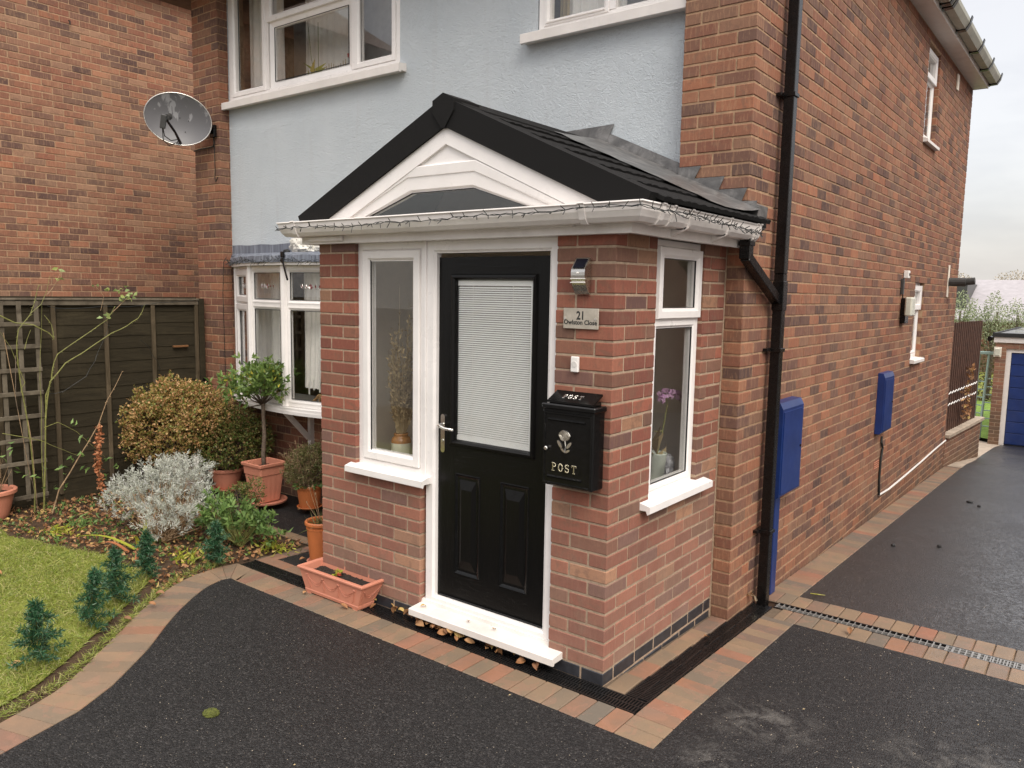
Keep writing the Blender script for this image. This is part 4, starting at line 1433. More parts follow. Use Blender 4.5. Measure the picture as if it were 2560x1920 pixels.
# flank windows
PF = PY(XC - .045)
for nm_, lab, (a, b, z0_, z1_), tr in (('landing_window', 'narrow upper flank window', (6.0, 6.59, 3.62, 4.565), 4.24), ('flank_window', 'narrow lower flank window behind the wall light', (6.165, 6.655, 1.30, 2.125), 1.83)):
    w = pframe(house, nm_, PF, rect(a, b, z0_, z1_), .045, -.05, 0.0, label=lab)
    pframe(w, 'top_sash', PF, rect(a + .03, b - .02, tr, z1_ - .03), .065, -.04, .028)
    mb = MB(); mb.ring(rect(a + .045, b - .045, z0_ + .045, tr), [(0, -.04), (0, .0), (.01, .002), (.03, -.008), (.034, -.03)], PF, closed=False); mb.build('glazing_bead', M['upvc'], w)
    pane(w, PF, rect(a + .09, b - .08, tr + .06, z1_ - .09), -.005); pane(w, PF, rect(a + .07, b - .07, z0_ + .07, tr - .02), -.012)
    mb = MB(); s0, s1 = a - .01, b + .33 if False else b + .06
    sec = [(-.05, z0_), (.035, z0_ - .012), (.045, z0_ - .02), (.045, z0_ - .05), (-.05, z0_ - .05)]
    k = len(sec); vs = [(XC + n, s0, z) for n, z in sec] + [(XC + n, s1, z) for n, z in sec]
    mb.add(vs, [tuple(range(k)), tuple(range(2 * k - 1, k - 1, -1))] + [(i, i + k, (i + 1) % k + k, (i + 1) % k) for i in range(k)])
    mb.build('window_sill', M['white_paint'], w)
    curtain(w, 0, 0, 0, 0, 0, 1, 0, M['curtain'], name='net') if False else None
    mb = MB(); mb.box(XC - .22, XC - .20, a - .1, b + .1, z0_ - .1, z1_ + .1); mb.build('frosted_screen', M['curtain'], w)

# bow window
NB_ = 4; bc = (-4.0, BY); Rb = 2.4
def bowpt(th, off=0): return Vector((bc[0] + (Rb + off) * math.sin(th), BY - ((Rb + off) * math.cos(th) - Rb * math.cos(math.radians(30)))))
bow = None
ths = [math.radians(-30 + 15 * i) for i in range(5)]
def seg_map(a, b):
    d = (b - a); L = d.length; d.normalize(); n = Vector((d.y, -d.x))
    return (lambda u, nn, z: Vector((a.x + d.x * u + n.x * nn, a.y + d.y * u + n.y * nn, z))), L
bz0, bz1, btr = .895, 2.150, 1.80
mb = MB()
for i in range(5):
    p = bowpt(ths[i]); 
    dirn = Vector((math.sin(ths[i]), -math.cos(ths[i])))
    mb.tube([(p.x + dirn.x * -.01, p.y + dirn.y * -.01, bz0), (p.x + dirn.x * -.01, p.y + dirn.y * -.01, bz1)], .040, 8)
bow = mb.build('bow_window', M['upvc'], house, label='white four-light bow window on the ground floor')
for i in range(4):
    P, L = seg_map(bowpt(ths[i]), bowpt(ths[i + 1]))
    opening = i in (0, 3)
    pframe(bow, 'casement_frame', P, rect(.012, L - .012, bz0, bz1), .045, -.05, 0.0)
    mb = MB(); vs_ = [P(.04, -.045, btr - .022), P(L - .04, -.045, btr - .022), P(L - .04, .0, btr - .022), P(.04, .0, btr - .022), P(.04, -.045, btr + .022), P(L - .04, -.045, btr + .022), P(L - .04, .0, btr + .022), P(.04, .0, btr + .022)]
    mb.add(vs_, [(0, 3, 2, 1), (4, 5, 6, 7), (0, 1, 5, 4), (1, 2, 6, 5), (2, 3, 7, 6), (3, 0, 4, 7)]); mb.build('transom', M['upvc'], bow)
    for (za, zb_) in ((bz0 + .035, btr - .012), (btr + .012, bz1 - .03)):
        r_ = rect(.040, L - .040, za, zb_)
        if opening: pframe(bow, 'sash', P, r_, .065, -.04, .022, ch=.012); ins = .068
        else:
            mb = MB(); mb.ring(r_, [(0, -.03), (0, .002), (.01, .003), (.030, -.008), (.034, -.03)], P, closed=False); mb.build('glazing_bead', M['upvc'], bow); ins = .036
        pane(bow, P, inset(r_, ins - .01), -.012); gasket(bow, P, inset(r_, ins - .002), -.006)
        if zb_ > 2.0:      # leaded rose motif in the top lights
            mo = MB(); cx = L / 2; cz = (za + zb_) / 2; sc = 1.0 if not opening else .8
            for sgn_ in (-1, 1):
                for k_, (ox, sz, tilt) in enumerate(((.055, .020, .6), (.105, .022, .5))):
                    q = []
                    for t in np.linspace(0, 2 * PI, 9)[:-1]:
                        u = math.cos(t) * sz * .55; w_ = math.sin(t) * sz
                        q.append((cx + sgn_ * (ox * sc) + (u + w_ * tilt * .8) * sgn_ * .9, cz + w_ + k_ * .004))
                    mo.tube([P(u, -.0115, z) for u, z in q], .0016, 4, closed=True)
                mo.tube([P(cx + sgn_ * .025, -.0115, cz - .012), P(cx + sgn_ * .07 * sc, -.0115, cz - .024), P(cx + sgn_ * .125 * sc, -.0115, cz - .006)], .0014, 4)
            for rr_ in (.026, .017, .009):
                mo.tube([P(cx + rr_ * math.cos(t) * (1 + .12 * math.sin(3 * t)), -.0115, cz + rr_ * math.sin(t)) for t in np.linspace(0, 2 * PI, 11)[:-1]], .0016, 4, closed=True)
            mo.build('lead_motif', M['steel'], bow)
            mo = MB()
            for sgn_ in (-1, 1):
                for (ox, sz) in ((.055, .015), (.105, .016)):
                    q = [(cx + sgn_ * ox * sc + math.cos(t) * sz * .5, cz + math.sin(t) * sz * .9) for t in np.linspace(0, 2 * PI, 9)[:-1]]
                    mo.prism(q, P, -.012, -.0108)
            mo.prism([(cx + .021 * math.cos(t), cz + .021 * math.sin(t)) for t in np.linspace(0, 2 * PI, 11)[:-1]], P, -.012, -.0108)
            mo.build('red_glass_motif', plain('dark_red_glass', (.14, .012, .02), .25) if 'drg' not in M else M['drg'], bow)
            M['drg'] = bpy.data.materials['dark_red_glass']
# bow sill, head and lead roof
def bow_slab(mb, off0, z0_, z1_, n=24, inner=BY + .02, span=31.2):
    th = [math.radians(-span + 2 * span * i / n) for i in range(n + 1)]
    top = [bowpt(t, off0) for t in th]
    k = len(top)
    vs = [(p.x, p.y, z0_) for p in top] + [(p.x, p.y, z1_) for p in top]
    vs += [(top[0].x, inner, z0_), (top[-1].x, inner, z0_), (top[0].x, inner, z1_), (top[-1].x, inner, z1_)]
    fs = [(i, i + 1, k + i + 1, k + i) for i in range(k - 1)]
    fs += [tuple(range(k)) + (2 * k + 1, 2 * k), tuple(range(k, 2 * k)) + (2 * k + 3, 2 * k + 2), (0, k, 2 * k + 2, 2 * k), (k - 1, 2 * k - 1, 2 * k + 3, 2 * k + 1), (2 * k, 2 * k + 1, 2 * k + 3, 2 * k + 2)]
    mb.add(vs, fs)
mb = MB(); bow_slab(mb, .055, .850, .893, span=31.5); bow_slab(mb, .062, .838, .868, span=31.6); mb.build('window_sill', M['upvc'], bow)
mb = MB(); bow_slab(mb, .05, 2.152, 2.180, span=31.6); mb.build('bow_head', M['upvc'], bow)
# lead roof: from head edge up to wall
nn_ = 30; th = [math.radians(-31.8 + 63.6 * i / nn_) for i in range(nn_ + 1)]
vs = []; fs = []
for i, t in enumerate(th):
    wv = .004 * math.sin(i * 2.1)
    p0 = bowpt(t, .062); p1 = bowpt(t, .058); p2 = bowpt(t, -.02)
    x3 = p2.x
    vs += [(p0.x, p0.y, 2.176 + wv), (p1.x, p1.y, 2.235 + wv), (p2.x, min(p2.y + .0, BY - .02), 2.262 + wv), (x3, BY - .006, 2.285), (x3, BY - .006, 2.365 + .004 * math.sin(i * 1.3))]
for i in range(nn_):
    for j in range(4):
        a = i * 5 + j; fs.append((a, a + 5, a + 6, a + 1))
mb = MB(); mb.add(vs, fs); mb.build('lead_roof', M['lead_blue'], bow, fix=False)
# inside of the bay
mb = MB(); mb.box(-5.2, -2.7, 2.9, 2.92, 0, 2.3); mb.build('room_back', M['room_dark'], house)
mb = MB(); mb.box(-5.2, -2.75, BY - .30 + .3, BY + .35, .86, .885); mb.build('window_board', M['white_paint'], house)
curtain(bow, -5.10, -4.72, BY + .12, .9, 2.15, 5, .018, M['curtain'])
curtain(bow, -4.56, -4.22, BY - .06, .9, 2.15, 5, .016, M['curtain'])
curtain(bow, -3.98, -3.66, BY - .12, 1.05, 2.15, 4, .016, M['curtain'], gather=lambda t: 1 - .35 * t)
# gallows bracket below the bow
br = MB()
br.beam((-4.03, BY - .02, .84), (-4.03, BY - .02, .45), .045, .04)
br.beam((-4.03, BY - .30, .83), (-4.03, BY - .045, .56), .04, .04)
br.beam((-4.03, BY - .31, .825), (-4.03, BY, .825), .04, .025)
br.build('gallows_bracket', M['white_paint'], house)

# eaves of the flank: soffit, fascia, gutter
EX = .275
mb = MB(); mb.box(XC - .10, EX, .9, 8.87, HT, HT + .010); mb.box(XC - .1, EX, 8.872, 8.884, HT - .004, HT + .15); mb.build('soffit', M['upvc_dirty'], house)
mb = MB(); mb.box(EX - .001, EX + .012, .9, 8.885, HT - .006, HT + .15); mb.build('fascia', M['upvc_dirty'], house)
gp2 = [(.012, HT + .135), (.012, HT + .055), (.03, HT + .045), (.10, HT + .045), (.135, HT + .10), (.142, HT + .135), (.134, HT + .137), (.128, HT + .105), (.096, HT + .052), (.032, HT + .052), (.018, HT + .06), (.018, HT + .135)]
mb = MB(); gutter_sweep(mb, [(EX, .9), (EX, 8.98)], gp2); g2 = mb.build('gutter', plain('algae_stained_gutter', (.40, .40, .33), .5, var=.25, vs=7, grime=.7), house)
gp3 = [(.012, HT + .14), (.012, HT + .02), (.028, HT + .030), (.105, HT + .034), (.143, HT + .098), (.158, HT + .165), (.150, HT + .165), (.135, HT + .110), (.098, HT + .060), (.03, HT + .060), (.018, HT + .14)]
y = 8.86
for y in (8.86, 8.05, 7.2, 6.3, 5.5, 5.38, 4.6, 3.8, 3.0):
    mb = MB(); gutter_sweep(mb, [(EX, y), (EX, y + .07)], gp3); mb.build('gutter_bracket', M['black_plastic'], g2)
# roof
mb = MB()
mb.prism([(XL - .35, HT + .13), (XC + .22, HT + .13), (-2.8, HT + 1.9)], PX(0.0), -.85, -9.0)
mb.build('roof', plain('brown_roof_tiles', (.12, .075, .055), .8, var=.3), house)
mb = MB(); mb.box(XL - .3, XC - .1, .9, BY + .5, HT + .31, HT + .36); mb.build('front_soffit', M['upvc_dirty'], house)
# small air brick in the flank
mb = MB()
for k in range(4): mb.box(XC + .001, XC + .006, 4.83, 5.03, .30 + k * .02, .308 + k * .02)
mb.build('air_brick', M['terra'], house)

# ================================================================== NEIGHBOUR
NX = -8.05
nb = thing('neighbour_house', 'brick side wall of the neighbouring house rising behind the fence at the left', 'house', (-10, 1.5, 0))
nbk = Bricks(nb, M['brick_nb'], limit=296)
nbk.run('y', NX, 1, -1.3, 4.6, 1.2, 59, pitch=.225, depth=.06, first=lambda r: (0, .215) if r % 2 else (0, .1025))
nbk.make()
core(nb, 'mortar_bed', M['mortar_old'], 'y', NX, 1, -3.2, 5.2, -.6, 5.64, .2)
mb = MB(); mb.box(NX - 5, NX - .2, -3.2, 5.2, -.6, 5.64); mb.build('body', M['brick_far'], nb)
mb = MB(); mb.box(NX - 5.2, NX + .22, -3.4, 5.4, 5.64, 5.76); mb.build('eaves', M['black_plastic'], nb)
mb = MB(); mb.prism([(NX - 5.3, 5.76), (NX + .3, 5.76), (NX - 2.5, 7.4)], PX(0), 3.5, -5.5); mb.build('roof', bpy.data.materials['brown_roof_tiles'], nb)
mb = MB(); mb.tube([(NX + .02, 1.15, 4.98), (NX + .05, 1.15, 4.97), (NX + .05, 1.15, 4.93)], .008, 5); mb.build('wall_hook', M['cord'], nb)

rn = thing('right_neighbour_house', 'brick house across the driveway on the right that shows only in reflections', 'house', (8, 7, 0))
mb = MB(); mb.box(6.6, 12, 1.5, 24, -1.4, 4.8); mb.build('wall', M['brick_far'], rn)
mb = MB(); mb.prism([(6.3, 4.8), (12.3, 4.8), (9.3, 6.6)], PX(0), -1.3, -24.2); mb.build('roof', bpy.data.materials['brown_roof_tiles'], rn)
mb = MB(); mb.box(6.54, 6.61, 4.5, 5.7, 3.0, 4.1); w_ = mb.build('window', M['white'], rn)
mb = MB(); mb.box(6.52, 6.545, 4.6, 5.6, 3.1, 4.0); mb.build('pane', M['dark_grey'], w_)
# ================================================================== house opposite (seen in reflections)
op = thing('opposite_house', 'brick house across the road that shows in the window reflections', 'house', (0, -17, 0))
mb = MB(); mb.box(-9, 7, -22, -17, -.2, 4.9); mb.build('wall', M['brick_far'], op)
mb = MB(); mb.prism([(-22.3, 4.9), (-16.7, 4.9), (-19.5, 7.0)], PY(0), -9.2, 7.2); mb.build('roof', bpy.data.materials['brown_roof_tiles'], op)
for (a, b, c_, d) in ((-7.5, -5, .8, 2.2), (-7.5, -5, 3.1, 4.4), (-3.2, -1.2, 3.1, 4.4), (.5, 3, .8, 2.2), (.5, 3, 3.1, 4.4), (4, 6, 3.1, 4.4)):
    mb = MB(); Pm = lambda u, n, z: Vector((u, -17 + n, z))
    mb.ring(rect(a, b, c_, d), [(0, 0), (0, .04), (.08, .04), (.08, 0)], Pm); mb.prism(rect((a + b) / 2 - .04, (a + b) / 2 + .04, c_ + .08, d - .08), Pm, 0, .04)
    f_ = mb.build('window', M['white'], op)
    mb = MB(); mb.prism(rect(a + .08, b - .08, c_ + .08, d - .08), Pm, .001, .012); mb.build('pane', M['dark_grey'], f_)
# ================================================================== THINGS ON THE WALLS
def P0x(y): return PX(y)
# --- post box
pb = thing('post_box', 'black metal post box with silver rose and POST lettering fixed beside the front door', 'post box', (-.175, -.06, 1.2))
mb = MB(); mb.box(-.323, -.030, -.108, -.006, 1.005, 1.392, .006); body = mb.build('body', M['iron'], pb)
mb = MB(); mb.box(-.328, -.020, -.118, -.003, 1.385, 1.412, .006); mb.build('lid_plate', M['iron'], pb)
mb = MB(); mb.box(-.300, -.048, -.092, -.012, 1.411, 1.430, .003)
mb.add([(-.306, -.100, 1.425), (-.042, -.100, 1.425), (-.042, -.012, 1.468), (-.306, -.012, 1.468), (-.306, -.100, 1.416), (-.042, -.100, 1.416), (-.042, -.012, 1.458), (-.306, -.012, 1.458)],
       [(0, 1, 2, 3), (7, 6, 5, 4), (0, 4, 5, 1), (1, 5, 6, 2), (2, 6, 7, 3), (3, 7, 4, 0)])
flap = mb.build('letter_flap', M['iron'], pb)
PQ = PX(-.108)
mb = MB(); mb.ring(rect(-.318, -.038, 1.010, 1.374), [(0, 0), (.003, .006), (.010, .006), (.013, 0)], PQ, closed=False)
dr = mb.build('door_edge', M['iron'], pb)
for (za, zb_, a, b) in ((1.328, 1.342, -.292, -.075), (1.045, 1.058, -.292, -.090)):
    mb = MB(); mb.ring(rect(a, b, za, zb_), [(0, 0), (.004, .007), (.0062, .0075)], PQ, closed=False); mb.prism(rect(a + .006, b - .006, za + .006, zb_ - .006), PQ, 0, .0076); mb.build('moulding', M['iron'], dr)
mb = MB(); mb.tube([PQ(-.292, .002, 1.190), PQ(-.292, .016, 1.190), PQ(-.292, .019, 1.190)], [.0085, .0105, .006], 12); mb.build('lock', M['silver'], pb)
def text(s, size, P, u, z, mat, parent, name='lettering', ext=.002, bev=.0008, sx=1.0, n=0.0, tilt=None, spacing=1.0, off=0.0):
    cu = bpy.data.curves.new(name, 'FONT'); cu.body = s; cu.size = size; cu.extrude = ext; cu.bevel_depth = bev; cu.align_x = 'CENTER'; cu.space_character = spacing; cu.offset = off
    cu.resolution_u = 3
    to = bpy.data.objects.new(name, cu); COL.objects.link(to)
    dg = bpy.context.evaluated_depsgraph_get(); dg.update()
    me = bpy.data.meshes.new_from_object(to.evaluated_get(dg))
    bpy.data.objects.remove(to); bpy.data.curves.remove(cu)
    for v in me.vertices:
        p = v.co.copy(); v.co = P(u + p.x * sx, n + p.z, z + p.y)
    me.materials.clear(); me.materials.append(mat)
    bm = bmesh.new(); bm.from_mesh(me); bmesh.ops.recalc_face_normals(bm, faces=bm.faces); bm.to_mesh(me); bm.free()
    return link(name, me, parent)
brass = plain('pale_brass', (.72, .66, .50), .25, metal=1, var=.05)
# POST in slab serif letters, built as strokes
def slab_letters(P, x, z, h, mat, parent, n0=0, th=.004, w=.0062, name='lettering'):
    mb = MB(); adv = h * 1.02
    def bar(a, b, ww=w):
        a = P(a[0], n0 + th / 2, a[1]); b = P(b[0], n0 + th / 2, b[1])
        nrm = (P(0, 1, 0) - P(0, 0, 0))
        mb.beam(a, b, ww, th, up=nrm, ch=.0008)
    def arc(cx, cz, rx, rz, a0, a1, n=10):
        pts = [(cx + rx * math.cos(math.radians(a0 + (a1 - a0) * i / n)), cz + rz * math.sin(math.radians(a0 + (a1 - a0) * i / n))) for i in range(n + 1)]
        for p, q in zip(pts, pts[1:]): bar(p, q, w * .9)
    g = h * .72; s = h * .16
    # P
    bar((x + s, z), (x + s, z + h)); bar((x, z), (x + 2 * s + .004, z), w * .6); bar((x, z + h), (x + s * 2, z + h), w * .6)
    arc(x + s, z + h * .74, g * .62, h * .25, -90, 90)
    # O
    x2 = x + adv; arc(x2 + g * .45, z + h * .5, g * .42, h * .48, 0, 360, 18)
    # S
    x3 = x + 2 * adv
    arc(x3 + g * .42, z + h * .73, g * .33, h * .24, 40, 270, 12); arc(x3 + g * .42, z + h * .26, g * .36, h * .25, 90, -150, 12)
    bar((x3 + g * .72, z + h * .72), (x3 + g * .72, z + h), w * .55); bar((x3 + g * .05, z), (x3 + g * .05, z + h * .28), w * .55)
    # T
    x4 = x + 3 * adv
    bar((x4 + g * .45, z), (x4 + g * .45, z + h)); bar((x4, z + h * .96), (x4 + g * .92, z + h * .96)); bar((x4 + g * .2, z), (x4 + g * .72, z), w * .6)
    bar((x4, z + h * .72), (x4, z + h), w * .55); bar((x4 + g * .92, z + h * .72), (x4 + g * .92, z + h), w * .55)
    return mb.build(name, mat, parent)
slab_letters(PQ, -.262, 1.082, .038, brass, pb, n0=.001)
tn = Vector((0, -.043, .088)).normalized()
def PFl(u, n, z):
    # on the sloping flap: z measured along the slope
    d = Vector((0, .088, .043)).normalized()
    return Vector((u, -.100, 1.425)) + d * z + tn * n
slab_letters(PFl, -.236, .030, .030, M['silver'], flap, n0=0, w=.005)
# rose emblem
mb = MB()
rc = (-.190, 1.262)
for rr_, wv in ((.026, .10), (.019, .14), (.012, .16), (.006, .1)):
    mb.tube([PQ(rc[0] + rr_ * (1 + wv * math.sin(4 * t + rr_ * 90)) * math.cos(t) * 1.12, .006, rc[1] + rr_ * .92 * (1 + wv * math.cos(3 * t)) * math.sin(t)) for t in np.linspace(0, 2 * PI, 15)[:-1]], .0032, 5, closed=True)
mb.lathe([(0, .006), (.012, .006), (.026, .003), (.030, 0)], (0, 0, 0), 14, M=Matrix(((1, 0, 0), (0, 0, -1), (0, 1, 0)))) if False else None
mb.prism([(rc[0] + .028 * math.cos(t) * (1.1 + .1 * math.sin(5 * t)), rc[1] + .026 * math.sin(t)) for t in np.linspace(0, 2 * PI, 17)[:-1]], PQ, .0, .004)
mb.tube([PQ(rc[0] + .002, .003, rc[1] - .026), PQ(rc[0] + .006, .003, rc[1] - .05), PQ(rc[0] + .002, .003, rc[1] - .085)], .0028, 5)
for (cx, cz, an, ln) in ((-.028, -.045, 125, .045), (.026, -.045, 50, .042), (-.010, -.072, 140, .03), (.018, -.075, 30, .03)):
    a = math.radians(an); q = []
    for t in np.linspace(0, 2 * PI, 11)[:-1]:
        u = math.cos(t) * ln * .5; v = math.sin(t) * ln * .19
        q.append((rc[0] + cx + u * math.cos(a) - v * math.sin(a), rc[1] + cz + u * math.sin(a) + v * math.cos(a)))
    mb.prism(q, PQ, 0, .005)
mb.build('rose_emblem', M['silver'], pb)

# --- solar light
sl = thing('solar_light', 'curved stainless steel solar wall light above the house number plate', 'wall light', (-.17, -.03, 2.0))
PW = PX(-.002)
arc_ = []
for k in range(9):
    t = k / 8
    z = 2.062 - .118 * t
    n = .056 + .010 * math.sin(t * PI) - .040 * t ** 1.6
    arc_.append((n, z))
sec = [(.004, 2.115), (.012, 2.118), (.058, 2.062)] + arc_ + [(.004, 1.940)]
mb = MB(); k = len(sec)
vs = [PW(-.212, n, z) for n, z in sec] + [PW(-.134, n, z) for n, z in sec]
mb.add(vs, [tuple(range(k)), tuple(range(2 * k - 1, k - 1, -1))] + [(i, i + k, (i + 1) % k + k, (i + 1) % k) for i in range(k)])
b_ = mb.build('housing', M['steel'], sl)
mb = MB(); d_ = Vector((0, -.046, -.056)).normalized(); up_ = Vector((0, -.056, .046)).normalized()
a = Vector((-.173, -.002 - .017, 2.110)); b = Vector((-.173, -.002 - .055, 2.066))
mb.beam(a + up_ * .003, b + up_ * .003, .060, .004, up=up_, ch=.001); mb.build('solar_panel', plain('solar_cell', (.008, .009, .018), .12), sl)
mb = MB(); mb.tube([PW(-.173, .058, 2.044), PW(-.173, .068, 2.044)], [.006, .004], 10); mb.build('sensor', M['white'], sl)
mb = MB()
for zz in (2.018, 2.000): mb.box(-.2125, -.1335, -.002 - .0625, -.002 - .050, zz - .003, zz + .001)
mb.build('light_slot', M['white'], sl)

# --- number plate
hp = thing('house_number_plate', 'brushed metal plate reading 21 Owlston Close on the brick pier', 'sign', (-.18, -.01, 1.826))
mb = MB(); mb.box(-.280, -.080, -.014, -.006, 1.776, 1.876, .0015)
m_ = Mat('brushed_plate'); nn1 = m_.noise(18, 5, .7)
m_.col(m_.ramp(nn1, [(.35, (.42, .38, .31)), (.65, (.56, .51, .43))])).set(rough=.45, metal=.35)
mb.build('plate', m_.m, hp)
blk_ = plain('plate_print', (.015, .015, .015), .6)
text('21', .056, PX(-.0142), -.180, 1.822, blk_, hp, ext=.0003, bev=0, sx=.86, off=.0016)
text('Owlston Close', .0315, PX(-.0142), -.181, 1.797, blk_, hp, ext=.0003, bev=0, sx=.98, off=.0009)
mb = MB()
for u in (-.268, -.094): mb.tube([(u, -.014, 1.826), (u, -.018, 1.826)], .006, 10)
mb.build('screw_cap', M['silver'], hp)
# --- door bell
db = thing('doorbell', 'small white doorbell push under the number plate', 'doorbell', (-.206, -.01, 1.60))
mb = MB(); mb.box(-.228, -.184, -.020, -.004, 1.563, 1.640, .004); mb.build('case', M['white'], db)
mb = MB(); mb.tube([(-.206, -.0195, 1.603), (-.206, -.0225, 1.603)], [.0155, .0145], 18); mb.build('push_button', plain('button_white', (.66, .64, .60), .35), db)

# --- meter boxes
def meter(name, label, y0, y1, z0, z1, d):
    t = thing(name, label, 'meter box', (XC, (y0 + y1) / 2, z0))
    mb = MB(); sec = [(.002, z1 + .01), (d * .75, z1 + .006), (d, z1 - .035), (d, z0 + .02), (d * .7, z0), (.002, z0)]
    k = len(sec); vs = [(XC + n, y0, z) for n, z in sec] + [(XC + n, y1, z) for n, z in sec]
    mb.add(vs, [tuple(range(k)), tuple(range(2 * k - 1, k - 1, -1))] + [(i, i + k, (i + 1) % k + k, (i + 1) % k) for i in range(k)])
    mb.build('case', M['blue_paint'], t)
    Pm = PY(XC + d)
    mb = MB(); mb.prism(rect(y0 + .02, y1 - .02, z0 + .035, z1 - .055), Pm, .0, .006)
    dd = mb.build('door', M['blue_paint'], t)
    mb = MB(); mb.tube([Pm(y1 - .05, .005, (z0 + z1) / 2), Pm(y1 - .05, .012, (z0 + z1) / 2)], .009, 8); mb.build('latch', M['black_plastic'], dd)
    return t
mt = meter('meter_box', 'large blue meter box behind the black downpipe', 1.86, 2.28, .61, 1.25, .085)
mb = MB(); mb.box(XC + .002, XC + .045, 1.93, 2.02, -.07, .615, .003); mb.build('cable_cover', M['blue_paint'], mt)
meter('meter_box', 'tall narrow blue meter box farther along the flank wall', 4.76, 5.14, .66, 1.235, .065)

# --- downpipes
dp = thing('downpipe', 'tall square black downpipe running the full height of the brick flank', 'downpipe', (.18, 1.74, 0))
mb = MB(); mb.box(.148, .213, 1.70, 1.765, 2.09, HT + .04, .004); mb.box(.149, .212, 1.701, 1.764, -.10, 2.0895, .004)
mb.build('pipe', M['black_plastic'], dp)
mb = MB(); mb.box(.144, .217, 1.696, 1.769, 1.86, 2.045, .004); mb.build('socket', M['black_plastic'], dp)
for z in (3.16, 1.60, .42):
    mb = MB(); mb.box(.140, .221, 1.692, 1.773, z, z + .024, .002); mb.box(.119, .150, 1.655, 1.80, z + .002, z + .022, .002); c_ = mb.build('pipe_clip', M['black_plastic'], dp)
    mb = MB(); mb.tube([(.150, 1.664, z + .012), (.165, 1.664, z + .012)], .007, 8); mb.tube([(.150, 1.79, z + .012), (.165, 1.79, z + .012)], .007, 8); mb.build('clip_bolt', M['black_plastic'], c_)
op_ = thing('offset_pipe', 'short black square offset pipe from the porch gutter down to the tall downpipe', 'downpipe', (.15, 1.25, 2.1))
def sqpipe(mb, pts, w):
    for a, b in zip(pts, pts[1:]): mb.beam(a, b, w, w, up=(1, 0, 0), ch=.003)
mb = MB(); sqpipe(mb, [(.152, 1.215, 2.275), (.152, 1.215, 2.160)], .062); mb.build('outlet', M['black_plastic'], op_)
mb = MB(); sqpipe(mb, [(.155, 1.200, 2.175), (.172, 1.700, 1.925)], .056); mb.build('angled_pipe', M['black_plastic'], op_)
mb = MB(); mb.box(.115, .189, 1.178, 1.252, 2.235, 2.262, .003); mb.build('collar', M['black_plastic'], op_)

# --- security light, box, camera on the flank
sc_ = thing('security_light', 'wall light with sensor beside the lower flank window', 'wall light', (XC, 5.6, 1.8))
mb = MB(); mb.box(XC + .002, XC + .05, 5.50, 5.66, 1.70, 1.955, .004); mb.build('back_plate', M['black_plastic'], sc_)
mb = MB(); mb.box(XC + .05, XC + .115, 5.44, 5.62, 1.775, 1.965, .012); mb.build('lamp_glass', plain('lamp_lens', (.55, .55, .46), .3), sc_)
sb = thing('sensor_box', 'small white sensor box above the security light', 'sensor', (XC, 5.6, 2.2))
mb = MB(); mb.box(XC + .003, XC + .05, 5.52, 5.60, 2.155, 2.232, .005); mb.build('case', M['white'], sb)
mb = MB(); mb.tube([(XC + .049, 5.56, 2.193), (XC + .055, 5.56, 2.193)], .014, 10); mb.build('lens', M['rubber'], sb)
jb = thing('junction_box', 'grey electrical junction strip on the brick flank beside the sensor', 'junction box', (XC, 5.5, 2.05))
mb = MB(); mb.box(XC + .003, XC + .03, 5.43, 5.475, 1.99, 2.15, .003); mb.build('case', M['dark_grey'], jb)
mb = MB(); mb.tube([(XC + .008, 5.55, 2.16), (XC + .008, 5.50, 2.05), (XC + .008, 5.54, 1.95)], .006, 5); mb.build('cable', M['cord'], jb)
ab = thing('alarm_box', 'small cream vent plate under the eaves of the flank wall', 'vent', (XC, 7.65, 4.5))
mb = MB(); mb.box(XC + .002, XC + .02, 7.60, 7.70, 4.42, 4.60, .003); mb.build('plate', M['cream'], ab)
fl_ = thing('boiler_flue', 'grey boiler flue pipe sticking out near the far corner of the flank', 'flue', (XC, 8.1, 2.17))
mb = MB(); mb.tube([(XC + .01, 8.12, 2.17), (XC + .20, 8.12, 2.17), (XC + .205, 8.12, 2.175), (XC + .30, 8.12, 2.185)], [.055, .055, .045, .045], 14); mb.build('flue_pipe', M['dark_grey'], fl_)
mb = MB(); mb.box(XC + .001, XC + .012, 8.06, 8.14, 1.98, 2.38, .002); mb.build('mortar_patch', M['cream'], fl_)
cb = thing('wall_cable', 'black cable hanging below the narrow meter box', 'cable', (XC, 5.0, 0))
mb = MB(); mb.tube([(XC + .01, 5.05, .60), (XC + .012, 5.04, .54), (XC + .016, 5.09, .48), (XC + .012, 5.06, .36), (XC + .012, 5.06, .15), (XC + .012, 5.10, .0)], .011, 6); mb.build('cable', M['cord'], cb)
cc = thing('wall_cable', 'white plastic cable run clipped low along the flank wall toward the far corner', 'cable', (XC, 7, 0))
mb = MB(); mb.tube([(XC + .012, 5.10, .0), (XC + .012, 5.5, -.02), (XC + .012, 6.2, -.015), (XC + .012, 7.2, .0), (XC + .012, 8.0, .02), (XC + .012, 8.85, .03)], .010, 6); mb.build('cable', M['white'], cc)
tp = thing('garden_tap', 'small brass tap low on the wall behind the downpipe foot', 'tap', (XC, 1.66, 0))
mb = MB(); mb.tube([(XC, 1.62, .02), (XC + .05, 1.62, .02), (XC + .06, 1.62, -.01)], .010, 8); mb.tube([(XC + .03, 1.60, .04), (XC + .03, 1.64, .04)], .006, 6); mb.build('spout', brass, tp)

# --- satellite dish
DC = Vector((-5.44, .97, 3.545))
dish = thing('satellite_dish', 'grey oval satellite dish with peeling paint on the left brick pier', 'satellite dish', (-5.3, DY, 3.5))
aim = (CP - DC).normalized()
aim = (aim + Vector((-.10, 0, .12))).normalized()
dx_ = Vector((0, 0, 1)).cross(aim).normalized(); dy_ = aim.cross(dx_).normalized()
